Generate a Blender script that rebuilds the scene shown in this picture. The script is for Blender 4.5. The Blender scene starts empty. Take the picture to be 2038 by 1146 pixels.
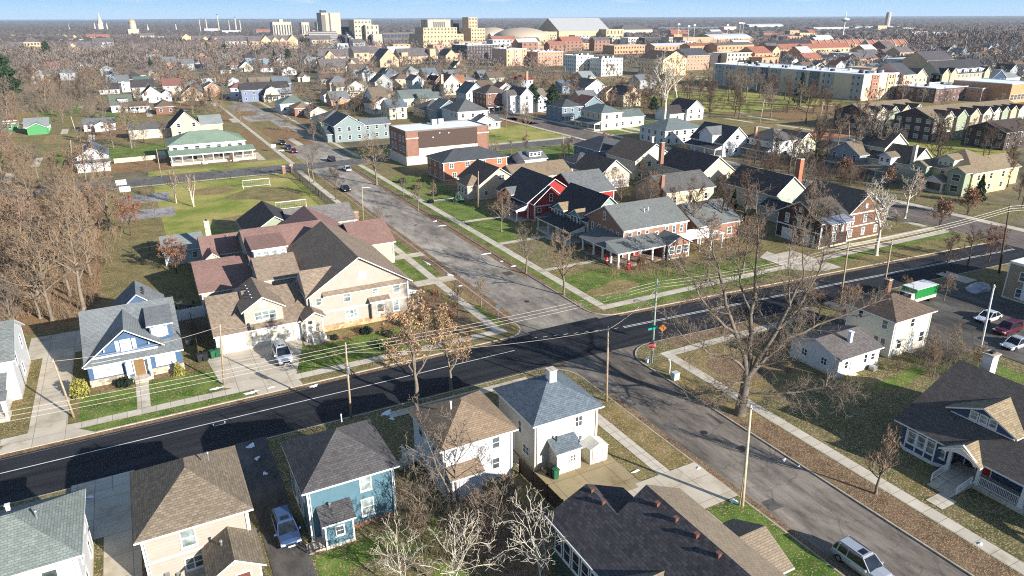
import bpy, math, random
import numpy as np
from mathutils import Vector, Matrix
R=math.radians
S=bpy.context.scene
COL=S.collection
# ---------------- camera, sky, sun, exposure ----------------
CH=42.0; FPX=1400.0; PITCH=math.atan((573-34.5)/FPX); YAW=R(28); ROLL=R(0.22)
cd=bpy.data.cameras.new('camera'); cam=bpy.data.objects.new('camera',cd); COL.objects.link(cam)
cd.sensor_width=36; cd.lens=36*FPX/2038; cd.clip_start=0.5; cd.clip_end=120000
cam.matrix_world=Matrix.Translation((0,0,CH))@Matrix.Rotation(-YAW,4,'Z')@Matrix.Rotation(math.pi/2-PITCH,4,'X')@Matrix.Rotation(-ROLL,4,'Z')
S.camera=cam
SUN_AZ=R(155); SUN_EL=R(19.8)      # compass angle from +Y towards +X
w=bpy.data.worlds.new('World'); S.world=w; w.use_nodes=True
nt=w.node_tree; N=nt.nodes; Lk=nt.links
N.clear()
out=N.new('ShaderNodeOutputWorld'); bg=N.new('ShaderNodeBackground'); sky=N.new('ShaderNodeTexSky')
sky.sky_type='NISHITA'; sky.sun_disc=False; sky.sun_elevation=SUN_EL; sky.sun_rotation=SUN_AZ; sky.altitude=200; sky.air_density=1.0; sky.dust_density=0.3; sky.ozone_density=2.0
tc=N.new('ShaderNodeTexCoord'); sep=N.new('ShaderNodeSeparateXYZ'); Lk.new(tc.outputs['Generated'],sep.inputs[0])
# clear winter blue close to the horizon, a few small clouds in direction space
rmp=N.new('ShaderNodeValToRGB'); Lk.new(sep.outputs['Z'],rmp.inputs[0])
cr=rmp.color_ramp; cr.elements[0].position=0.0; cr.elements[0].color=(3.6,4.6,5.8,1); cr.elements[1].position=0.10; cr.elements[1].color=(.8,1.9,4.2,1)
e=cr.elements.new(0.012); e.color=(2.7,4.2,5.8,1); e=cr.elements.new(0.028); e.color=(1.8,3.5,5.4,1)
mp=N.new('ShaderNodeMapping'); mp.inputs['Scale'].default_value=(1,1,7); Lk.new(tc.outputs['Generated'],mp.inputs[0])
nz=N.new('ShaderNodeTexNoise'); nz.inputs['Scale'].default_value=7; nz.inputs['Detail'].default_value=6; nz.inputs['Roughness'].default_value=.6; Lk.new(mp.outputs[0],nz.inputs['Vector'])
cl=N.new('ShaderNodeMapRange'); cl.inputs[1].default_value=.50; cl.inputs[2].default_value=.60; Lk.new(nz.outputs['Fac'],cl.inputs[0])
ch=N.new('ShaderNodeMapRange'); ch.inputs[1].default_value=.016; ch.inputs[2].default_value=.026; Lk.new(sep.outputs['Z'],ch.inputs[0])
mu=N.new('ShaderNodeMath'); mu.operation='MULTIPLY'; Lk.new(cl.outputs[0],mu.inputs[0]); Lk.new(ch.outputs[0],mu.inputs[1])
mixA=N.new('ShaderNodeMix'); mixA.data_type='RGBA'; Lk.new(mu.outputs[0],mixA.inputs['Factor']); Lk.new(rmp.outputs[0],mixA.inputs[6]); mixA.inputs[7].default_value=(5.4,5.6,6.0,1)
hm=N.new('ShaderNodeMapRange'); hm.inputs[1].default_value=.08; hm.inputs[2].default_value=.25; Lk.new(sep.outputs['Z'],hm.inputs[0])
mixB=N.new('ShaderNodeMix'); mixB.data_type='RGBA'; Lk.new(hm.outputs[0],mixB.inputs['Factor']); Lk.new(mixA.outputs[2],mixB.inputs[6]); Lk.new(sky.outputs[0],mixB.inputs[7])
Lk.new(mixB.outputs[2],bg.inputs[0]); bg.inputs[1].default_value=0.090
Lk.new(bg.outputs[0],out.inputs[0])
sd=bpy.data.lights.new('sun','SUN'); sun=bpy.data.objects.new('sun',sd); COL.objects.link(sun)
sd.energy=5.0; sd.angle=R(.5); sd.color=(1.0,.95,.87)
sv=Vector((math.sin(SUN_AZ)*math.cos(SUN_EL),math.cos(SUN_AZ)*math.cos(SUN_EL),math.sin(SUN_EL)))
sun.rotation_euler=sv.to_track_quat('Z','Y').to_euler(); sun.location=(60,-120,90)
S.view_settings.view_transform='Standard'; S.view_settings.look='None'; S.view_settings.exposure=0.95; S.view_settings.gamma=1
S.render.engine='CYCLES'; S.cycles.use_denoising=False; S.cycles.pixel_filter_type='BLACKMAN_HARRIS'; S.cycles.filter_width=1.1; S.cycles.max_bounces=4; S.cycles.diffuse_bounces=2; S.cycles.glossy_bounces=2
S.cycles.transparent_max_bounces=6; S.cycles.volume_bounces=0; S.cycles.caustics_reflective=False; S.cycles.caustics_refractive=False
# ---------------- pixel of the photograph -> point on a level plane, in street-grid metres ----------------
def at(u,v,z=0.0):
    x=(u-1019)/FPX; y=-(v-573)/FPX; c,s=math.cos(ROLL),math.sin(ROLL)
    x,y=x*c+y*s,-x*s+y*c
    dy=math.cos(PITCH)+y*math.sin(PITCH); dz=-math.sin(PITCH)+y*math.cos(PITCH)
    t=(z-CH)/dz; X,Y=t*x,t*dy
    c,s=math.cos(YAW),math.sin(YAW)
    return (X*c+Y*s,-X*s+Y*c)
def topx(x,y,z=0.0):
    c,s=math.cos(YAW),math.sin(YAW); X,Y=x*c-y*s,x*s+y*c; d=z-CH
    yc=Y*math.sin(PITCH)+d*math.cos(PITCH); zc=Y*math.cos(PITCH)-d*math.sin(PITCH)
    return (1019+FPX*X/zc,573-FPX*yc/zc)
def height(u,vb,vt):
    p=at(u,vb); lo,hi=0,120
    for _ in range(40):
        m=(lo+hi)/2
        if topx(p[0],p[1],m)[1]>vt: lo=m
        else: hi=m
    return lo
# ---------------- mesh builder ----------------
class MB:
    def __init__(s): s.v=[]; s.f=[]; s.m=[]
    def quad(s,*p,m=0):
        n=len(s.v); s.v+=[tuple(q) for q in p]; s.f.append(tuple(range(n,n+len(p)))); s.m.append(m)
    def box(s,x0,y0,z0,x1,y1,z1,m=0,rot=None):
        n=len(s.v); pts=[(x,y,z) for z in (z0,z1) for x,y in ((x0,y0),(x1,y0),(x1,y1),(x0,y1))]
        if rot: 
            a,cx,cy=rot; c,q=math.cos(a),math.sin(a)
            pts=[(cx+(x-cx)*c-(y-cy)*q,cy+(x-cx)*q+(y-cy)*c,z) for x,y,z in pts]
        s.v+=pts
        for f in ((3,2,1,0),(4,5,6,7),(0,1,5,4),(1,2,6,5),(2,3,7,6),(3,0,4,7)):
            s.f.append(tuple(n+i for i in f)); s.m.append(m)
    def prism(s,poly,z0,z1,m=0,mt=None,bottom=True):   # poly in xy, ccw
        n=len(s.v); k=len(poly)
        s.v+=[(x,y,z0) for x,y in poly]+[(x,y,z1) for x,y in poly]
        if bottom: s.f.append(tuple(n+i for i in reversed(range(k)))); s.m.append(m)
        s.f.append(tuple(n+k+i for i in range(k))); s.m.append(m if mt is None else mt)
        for i in range(k):
            j=(i+1)%k; s.f.append((n+i,n+j,n+k+j,n+k+i)); s.m.append(m)
    def extr(s,sec,a0,a1,axis,ms=None,me=0):  # section polygon (b,z) extruded along axis 'x' (b=y) or 'y' (b=x)
        n=len(s.v); k=len(sec)
        for a in (a0,a1):
            for b,z in sec: s.v.append((a,b,z) if axis=='x' else (b,a,z))
        A=tuple(n+i for i in range(k)); B=tuple(n+k+i for i in range(k))
        if axis=='x': A=tuple(reversed(A))
        else: B=tuple(reversed(B))
        s.f+= [A,B]; s.m+=[me,me]
        for i in range(k):
            j=(i+1)%k; f=(n+i,n+j,n+k+j,n+k+i)
            if axis=='y': f=tuple(reversed(f))
            s.f.append(f); s.m.append(ms[i] if ms else me)
    def tube(s,pts,rs,k=8,m=0,cap=True):
        n=len(s.v); P=[Vector(p) for p in pts]
        if not hasattr(rs,'__len__'): rs=[rs]*len(P)
        for i,p in enumerate(P):
            d=(P[min(i+1,len(P)-1)]-P[max(i-1,0)]).normalized()
            a=d.orthogonal().normalized() if abs(d.z)<.9 else Vector((1,0,0)); a=(a-d*a.dot(d)).normalized(); b=d.cross(a)
            for j in range(k):
                t=2*math.pi*j/k; s.v.append(tuple(p+(a*math.cos(t)+b*math.sin(t))*rs[i]))
        for i in range(len(P)-1):
            for j in range(k):
                q=(j+1)%k; s.f.append((n+i*k+j,n+i*k+q,n+(i+1)*k+q,n+(i+1)*k+j)); s.m.append(m)
        if cap:
            s.f.append(tuple(n+j for j in reversed(range(k)))); s.m.append(m)
            s.f.append(tuple(n+(len(P)-1)*k+j for j in range(k))); s.m.append(m)
    def ring(s,cx,cy,prof,k=12,m=0,cap=True):  # lathe about vertical axis; prof [(r,z)]
        n=len(s.v)
        for r,z in prof:
            for j in range(k):
                t=2*math.pi*j/k; s.v.append((cx+r*math.cos(t),cy+r*math.sin(t),z))
        for i in range(len(prof)-1):
            for j in range(k):
                q=(j+1)%k; s.f.append((n+i*k+j,n+i*k+q,n+(i+1)*k+q,n+(i+1)*k+j)); s.m.append(m)
        if cap:
            s.f.append(tuple(n+j for j in reversed(range(k)))); s.m.append(m)
            s.f.append(tuple(n+(len(prof)-1)*k+j for j in range(k))); s.m.append(m)
    def mesh(s,name,mats,off=(0,0,0),uv=True,smooth=False):
        me=bpy.data.meshes.new(name); ox,oy,oz=off
        me.from_pydata([(x-ox,y-oy,z-oz) for x,y,z in s.v],[],s.f)
        for m in mats: me.materials.append(m)
        me.polygons.foreach_set('material_index',[min(i,len(mats)-1) for i in s.m])
        if smooth: me.polygons.foreach_set('use_smooth',[True]*len(s.f))
        if uv: planar_uv(me,off)
        return me
def planar_uv(me,off=(0,0,0)):
    """metre-true UVs: u level along each face, v up its slope"""
    n=len(me.loops)
    if not n: return
    co=np.empty(len(me.vertices)*3); me.vertices.foreach_get('co',co); co=co.reshape(-1,3)+np.array(off)
    vi=np.empty(n,dtype=np.int32); me.loops.foreach_get('vertex_index',vi)
    pn=np.empty(len(me.polygons)*3); me.polygons.foreach_get('normal',pn); pn=pn.reshape(-1,3)
    lt=np.empty(len(me.polygons),dtype=np.int32); me.polygons.foreach_get('loop_total',lt)
    nn=np.repeat(pn,lt,axis=0); ux=np.stack([-nn[:,1],nn[:,0],np.zeros(n)],1); l=np.linalg.norm(ux,axis=1)
    flat=l<.02; ux[flat]=(1,0,0); l[flat]=1; ux/=l[:,None]; vy=np.cross(nn,ux); p=co[vi]
    uv=np.stack([(p*ux).sum(1),(p*vy).sum(1)],1)
    uv+=np.where(flat,0,1)[:,None]*np.floor(np.abs(nn[:,:1])*17+np.abs(nn[:,1:2])*9)
    L=me.uv_layers.new(name='uv'); L.data.foreach_set('uv',uv.ravel())
def link(name,me,parent=None,loc=None):
    o=bpy.data.objects.new(name,me); COL.objects.link(o)
    if parent is not None: o.parent=parent
    if loc is not None: o.location=loc
    return o
def tag(o,label=None,cat=None,group=None,kind=None):
    if label: o['label']=label
    if cat: o['category']=cat
    if group: o['group']=group
    if kind: o['kind']=kind
    return o
def thing(name,label,cat,loc=(0,0,0),rz=0,group=None):
    o=bpy.data.objects.new(name,None); COL.objects.link(o); o.location=loc; o.rotation_euler=(0,0,rz); o.empty_display_size=.2
    return tag(o,label,cat,group)
def copy_tree(o,parent=None):
    c=o.copy(); COL.objects.link(c)
    if parent is not None: c.parent=parent
    for ch in list(o.children): copy_tree(ch,c)
    return c
# ---------------- materials ----------------
MC={}
def newmat(name):
    m=bpy.data.materials.new(name); m.use_nodes=True; t=m.node_tree; b=t.nodes['Principled BSDF']; return m,t,b
def _n(t,ty,**k):
    n=t.nodes.new(ty)
    for a,v in k.items():
        if a in n.inputs: n.inputs[a].default_value=v
        else: setattr(n,a,v)
    return n
def noise(t,vec,scale,detail=4,rough=.6):
    n=_n(t,'ShaderNodeTexNoise',Scale=scale,Detail=detail,Roughness=rough); t.links.new(vec,n.inputs['Vector']); return n.outputs['Fac']
def ramp(t,fac,stops):
    r=_n(t,'ShaderNodeValToRGB'); t.links.new(fac,r.inputs[0]); el=r.color_ramp.elements
    while len(el)<len(stops): el.new(.5)
    for e,(p,c) in zip(el,stops): e.position=p; e.color=(*c,1) if len(c)==3 else c
    return r.outputs[0]
def mixc(t,f,a,b,bt='MIX'):
    m=_n(t,'ShaderNodeMix',data_type='RGBA',blend_type=bt)
    for s_,v in ((m.inputs['Factor'],f),(m.inputs[6],a),(m.inputs[7],b)):
        if isinstance(v,(int,float)): s_.default_value=v
        elif isinstance(v,tuple): s_.default_value=(*v,1) if len(v)==3 else v
        else: t.links.new(v,s_)
    return m.outputs[2]
def math_(t,op,a,b=0.0):
    m=_n(t,'ShaderNodeMath',operation=op)
    for i,v in enumerate((a,b)):
        if isinstance(v,(int,float)): m.inputs[i].default_value=v
        else: t.links.new(v,m.inputs[i])
    return m.outputs[0]
def sc(c,k): return tuple(min(1,x*k) for x in c[:3])
def wco(t):
    g=_n(t,'ShaderNodeNewGeometry'); return g.outputs['Position']
def uvo(t): return _n(t,'ShaderNodeUVMap').outputs[0]
def plain(key,c,rough=.6,spec=.3,metal=0,var=.12,scale=3):
    if key in MC: return MC[key]
    m,t,b=newmat(key); f=noise(t,wco(t),scale); col=ramp(t,f,[(.25,sc(c,1-var)),(.75,sc(c,1+var))])
    t.links.new(col,b.inputs['Base Color']); b.inputs['Roughness'].default_value=rough; b.inputs['Specular IOR Level'].default_value=spec; b.inputs['Metallic'].default_value=metal
    MC[key]=m; return m
def siding(c,key=None,lap=.16):
    key='siding_%.2f_%.2f_%.2f'%tuple(c)
    if key in MC: return MC[key]
    m,t,b=newmat(key); u=uvo(t); s=_n(t,'ShaderNodeSeparateXYZ'); t.links.new(u,s.inputs[0])
    fr=math_(t,'FRACT',math_(t,'DIVIDE',s.outputs[1],lap)); edge=math_(t,'LESS_THAN',fr,.14)
    f=noise(t,wco(t),1.1,5,.7); col=ramp(t,f,[(.25,sc(c,.85)),(.6,c),(.8,sc(c,1.1))])
    col=mixc(t,math_(t,'MULTIPLY',edge,.28),col,sc(c,.45))
    t.links.new(col,b.inputs['Base Color']); b.inputs['Roughness'].default_value=.55; b.inputs['Specular IOR Level'].default_value=.25
    bp=_n(t,'ShaderNodeBump',Strength=.5,Distance=.02); t.links.new(fr,bp.inputs['Height']); t.links.new(bp.outputs[0],b.inputs['Normal'])
    MC[key]=m; return m
def brickm(c,key=None,mortar=.55):
    key='brick_%.2f_%.2f_%.2f'%tuple(c)
    if key in MC: return MC[key]
    m,t,b=newmat(key); u=uvo(t); k=_n(t,'ShaderNodeTexBrick',Scale=1.0); t.links.new(u,k.inputs['Vector'])
    k.inputs['Brick Width'].default_value=.24; k.inputs['Row Height'].default_value=.085; k.inputs['Mortar Size'].default_value=.008
    k.inputs['Color1'].default_value=(*sc(c,.75),1); k.inputs['Color2'].default_value=(*sc(c,1.3),1); k.inputs['Mortar'].default_value=(*sc((.36,.33,.29),mortar),1)
    f=noise(t,wco(t),.8,5,.7); col=mixc(t,.35,k.outputs[0],ramp(t,f,[(.3,sc(c,.6)),(.7,sc(c,1.35))]))
    t.links.new(col,b.inputs['Base Color']); b.inputs['Roughness'].default_value=.85; b.inputs['Specular IOR Level'].default_value=.15
    MC[key]=m; return m
def stonem(c=(.42,.34,.25)):
    key='stone_%.2f'%c[0]
    if key in MC: return MC[key]
    m,t,b=newmat(key); u=uvo(t); vo=_n(t,'ShaderNodeTexVoronoi',Scale=2.6); t.links.new(u,vo.inputs['Vector'])
    sp=_n(t,'ShaderNodeSeparateColor'); t.links.new(vo.outputs['Color'],sp.inputs[0])
    col=ramp(t,sp.outputs[0],[(0,sc(c,.55)),(.5,c),(1,sc(c,1.5))])
    t.links.new(col,b.inputs['Base Color']); b.inputs['Roughness'].default_value=.9; MC[key]=m; return m
def shingle(c,key=None,w=.42,h=.21,var=.55,blot=.22):
    key='shingle_%.3f_%.3f_%.3f'%tuple(c)
    if key in MC: return MC[key]
    m,t,b=newmat(key); u=uvo(t); k=_n(t,'ShaderNodeTexBrick',Scale=1.0); t.links.new(u,k.inputs['Vector'])
    k.inputs['Brick Width'].default_value=w; k.inputs['Row Height'].default_value=h; k.inputs['Mortar Size'].default_value=.024; k.inputs['Mortar Smooth'].default_value=.2
    k.inputs['Color1'].default_value=(*sc(c,1-var),1); k.inputs['Color2'].default_value=(*sc(c,1+var),1); k.inputs['Mortar'].default_value=(*sc(c,.28),1); k.inputs['Bias'].default_value=-.1
    f=noise(t,wco(t),2.4,6,.75); col=mixc(t,.55,k.outputs[0],ramp(t,f,[(.28,sc(c,.62)),(.5,c),(.72,sc(c,1.55))]))
    f2=noise(t,wco(t),.22,4,.6); col=mixc(t,blot,col,ramp(t,f2,[(.3,sc(c,.6)),(.7,sc(c,1.4))]))
    t.links.new(col,b.inputs['Base Color']); b.inputs['Roughness'].default_value=.9; b.inputs['Specular IOR Level'].default_value=.12
    bp=_n(t,'ShaderNodeBump',Strength=.9,Distance=.02); bp.invert=False
    t.links.new(k.outputs['Fac'],bp.inputs['Height']); bp.invert=True; t.links.new(bp.outputs[0],b.inputs['Normal'])
    MC[key]=m; return m
def ground_mat(key,stops,scale=.35,leaf=.0,leafc=(.30,.20,.11),fine=9,leafscale=10.0,rough=.95):
    if key in MC: return MC[key]
    m,t,b=newmat(key); p=wco(t)
    f=noise(t,p,scale,8,.68); g=noise(t,p,fine,5,.75)
    mx=math_(t,'ADD',math_(t,'MULTIPLY',f,.62),math_(t,'MULTIPLY',g,.38)); col=ramp(t,mx,stops)
    g2=noise(t,p,22,3,.8); col=mixc(t,.55,col,ramp(t,g2,[(.32,(.35,.35,.35)),(.68,(1.5,1.5,1.5))]),'MULTIPLY')
    if leaf>0:
        v=_n(t,'ShaderNodeTexVoronoi',Scale=leafscale); t.links.new(p,v.inputs['Vector']); v.inputs['Randomness'].default_value=1
        sp=_n(t,'ShaderNodeSeparateColor'); t.links.new(v.outputs['Color'],sp.inputs[0])
        n2=noise(t,p,.5,5,.6)
        thr=math_(t,'SUBTRACT',1.0+.35-leaf,math_(t,'MULTIPLY',n2,.7))
        msk=math_(t,'GREATER_THAN',sp.outputs[0],thr)
        lc=ramp(t,sp.outputs[1],[(0,sc(leafc,.45)),(.5,leafc),(1,sc(leafc,1.9))])
        col=mixc(t,msk,col,lc)
    t.links.new(col,b.inputs['Base Color']); b.inputs['Roughness'].default_value=rough; b.inputs['Specular IOR Level'].default_value=.1
    bp=_n(t,'ShaderNodeBump',Strength=.6,Distance=.06); t.links.new(g2,bp.inputs['Height']); t.links.new(bp.outputs[0],b.inputs['Normal'])
    MC[key]=m; return m
GR_GREEN=ground_mat('grass_green',[(.3,(.025,.055,.01)),(.46,(.075,.15,.022)),(.58,(.17,.25,.05)),(.72,(.34,.34,.12))],.3,.18)
GR_OLIVE=ground_mat('grass_olive',[(.3,(.05,.05,.018)),(.45,(.13,.13,.045)),(.58,(.25,.22,.09)),(.72,(.42,.34,.18))],.3,.32)
GR_DRY=ground_mat('grass_dry',[(.3,(.07,.06,.022)),(.46,(.20,.17,.06)),(.6,(.37,.28,.13)),(.72,(.50,.38,.2))],.3,.35)
GR_LEAF=ground_mat('leaf_litter',[(.3,(.05,.033,.02)),(.46,(.13,.085,.05)),(.6,(.25,.17,.10)),(.72,(.42,.31,.19))],.5,.5,(.27,.18,.11),leafscale=14)
GR_DARK=ground_mat('grass_dark_lawn',[(.3,(.04,.045,.015)),(.45,(.11,.115,.04)),(.6,(.20,.18,.08)),(.72,(.30,.24,.13))],.35,.4,(.28,.21,.12))  # darker olive-brown lawn turf with leaf specks
GR_FIELD=ground_mat('grass_field',[(.33,(.09,.16,.02)),(.44,(.19,.25,.04)),(.53,(.38,.34,.10)),(.66,(.56,.43,.18))],.07,.08)
GR_FAR=ground_mat('town_ground',[(.36,(.07,.065,.035)),(.46,(.16,.135,.08)),(.54,(.24,.20,.13)),(.66,(.36,.31,.22))],.012,0,fine=.12)
GR_WOOD=ground_mat('wood_floor',[(.3,(.06,.035,.018)),(.46,(.17,.10,.045)),(.6,(.30,.18,.08)),(.72,(.4,.28,.14))],.3,.5,(.28,.18,.10))
def asphalt(key,c,cracks=.5,var=.35,blot=.12,sx=1,sy=.35):
    if key in MC: return MC[key]
    m,t,b=newmat(key); p=wco(t); mpn=_n(t,'ShaderNodeMapping'); mpn.inputs['Scale'].default_value=(sx,sy,1); t.links.new(p,mpn.inputs[0])
    f=noise(t,mpn.outputs[0],blot,9,.72); col=ramp(t,f,[(.32,sc(c,1-var)),(.5,c),(.68,sc(c,1+var))])
    g=noise(t,p,14,3,.8); col=mixc(t,.6,col,ramp(t,g,[(.3,(.55,.55,.55)),(.7,(1.4,1.4,1.4))]),'MULTIPLY')
    g3=noise(t,mpn.outputs[0],.75,7,.75); col=mixc(t,.75,col,ramp(t,g3,[(.36,(.5,.48,.46)),(.5,(1,1,1)),(.64,(1.3,1.28,1.25))]),'MULTIPLY')
    if cracks>0:
        dn=noise(t,p,.7,4,.7); wv=_n(t,'ShaderNodeVectorMath',operation='MULTIPLY_ADD'); cb=_n(t,'ShaderNodeCombineXYZ'); t.links.new(dn,cb.inputs[0]); t.links.new(dn,cb.inputs[1])
        t.links.new(cb.outputs[0],wv.inputs[0]); wv.inputs[1].default_value=(3,3,0); t.links.new(p,wv.inputs[2])
        v=_n(t,'ShaderNodeTexVoronoi',feature='DISTANCE_TO_EDGE',Scale=.22); t.links.new(wv.outputs[0],v.inputs['Vector'])
        ck=math_(t,'LESS_THAN',v.outputs['Distance'],.012); col=mixc(t,math_(t,'MULTIPLY',ck,cracks),col,sc(c,.3))
    t.links.new(col,b.inputs['Base Color']); b.inputs['Roughness'].default_value=.85; b.inputs['Specular IOR Level'].default_value=.2
    MC[key]=m; return m
ASPH_NEW=asphalt('asphalt_new',(.026,.027,.032),0,.5,sx=.12,sy=1.4,blot=.5)
ASPH_OLD=asphalt('asphalt_old',(.31,.27,.225),.22,.55); ASPH_LOW=asphalt('asphalt_worn',(.19,.162,.135),.35,.65,sx=1.6,sy=.35)
ASPH_DARK=asphalt('asphalt_lot',(.11,.10,.09),.4,.6); COURT=asphalt('court_grey',(.30,.28,.27),.1,.3)
ASPH_CROSS=asphalt('asphalt_cross',(.14,.135,.13),.4,.35)
def concrete(key,c,joint=1.5,row=1.5):
    if key in MC: return MC[key]
    m,t,b=newmat(key); p=wco(t); k=_n(t,'ShaderNodeTexBrick',Scale=1.0,offset=0.0); t.links.new(p,k.inputs['Vector'])
    k.inputs['Brick Width'].default_value=joint; k.inputs['Row Height'].default_value=row; k.inputs['Mortar Size'].default_value=.025
    k.inputs['Color1'].default_value=(*sc(c,.92),1); k.inputs['Color2'].default_value=(*sc(c,1.06),1); k.inputs['Mortar'].default_value=(*sc(c,.4),1)
    f=noise(t,p,.35,8,.7); col=mixc(t,.8,k.outputs[0],ramp(t,f,[(.3,(.62,.52,.38)),(.48,(1,.97,.92)),(.7,(1.15,1.13,1.1))]),'MULTIPLY')
    t.links.new(col,b.inputs['Base Color']); b.inputs['Roughness'].default_value=.9; b.inputs['Specular IOR Level'].default_value=.15
    MC[key]=m; return m
CONC=concrete('concrete_walk',(.56,.51,.43)); CONC_D=concrete('concrete_drive',(.55,.49,.40),3.0,3.0); KERB=plain('kerb_concrete',(.42,.36,.28),.9,.1,var=.3,scale=1.5)
WHITE=plain('white_paint',(.70,.70,.69),.5,.3,var=.04); CREAM=plain('cream_trim',(.75,.71,.62),.5,.3,var=.04)
def glassm(key,c=(.05,.06,.07),rough=.06):
    if key in MC: return MC[key]
    m,t,b=newmat(key); f=noise(t,wco(t),1.3,2); col=ramp(t,f,[(.35,sc(c,.5)),(.65,sc(c,1.6))]); t.links.new(col,b.inputs['Base Color'])
    b.inputs['Roughness'].default_value=rough; b.inputs['Specular IOR Level'].default_value=.8; MC[key]=m; return m
GLASS=glassm('window_glass',(.07,.085,.09)); GLASS_B=glassm('window_reflection',(.22,.26,.25),.2); GLASS_D=glassm('dark_glass',(.02,.024,.03)); CARGL=glassm('car_glass',(.012,.015,.02),.03)  # GLASS_B: pale grey-green reflection painted into the pane colour
BLACK=plain('black_rubber',(.02,.02,.02),.7,.2); METAL=plain('galvanised',(.45,.46,.47),.4,.5,.8); WOODP=plain('pole_wood',(.36,.28,.19),.85,.1,var=.3,scale=2)
SNOW=plain('snow',(.85,.88,.93),.6,.3,var=.05); RED=plain('red_paint',(.45,.02,.015)); DKMETAL=plain('dark_metal',(.03,.03,.035),.5)
# ---------------- houses ----------------
REG=[]      # (x, y, short phrase) of things others can be described by
OBST=[]     # rectangles trees keep out of
WCACHE={}
def win_mesh(w_,h_,glass,frame,detail=True,cols=1,hung=True):
    k=(round(w_,2),round(h_,2),glass.name,frame.name,detail,cols,hung)
    if k in WCACHE: return WCACHE[k]
    f=MB(); t=.11 if detail else .1; d0,d1=-.03,.05      # local: x along wall, z up, -y is outwards
    def bar(x0,z0,x1,z1,o=0): f.box(x0,-(d1+o),z0,x1,-d0,z1)
    bar(-w_/2-t,-t,-w_/2,h_+t); bar(w_/2,-t,w_/2+t,h_+t); bar(-w_/2,h_,w_/2,h_+t); bar(-w_/2,-t,w_/2,0)
    if detail: f.box(-w_/2-t-.05,-.12,-t-.05,w_/2+t+.05,-d0,-t)
    for i in range(1,cols): x=-w_/2+w_*i/cols; bar(x-.045,0,x+.045,h_,-.005)
    if hung:
        for i in range(cols):
            a=-w_/2+w_*i/cols+(.045 if i else 0); b=-w_/2+w_*(i+1)/cols-(.045 if i<cols-1 else 0); bar(a,h_/2-.03,b,h_/2+.03,-.01)
    fm=f.mesh('window',[frame],uv=False)
    g=MB(); g.box(-w_/2,-.012,0,w_/2,-d0,h_); gm=g.mesh('pane',[glass],uv=False)
    WCACHE[k]=(fm,gm); return WCACHE[k]
FACE={'S':(0,(0,-1)),'E':(math.pi/2,(1,0)),'N':(math.pi,(0,1)),'W':(-math.pi/2,(-1,0))}
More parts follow.
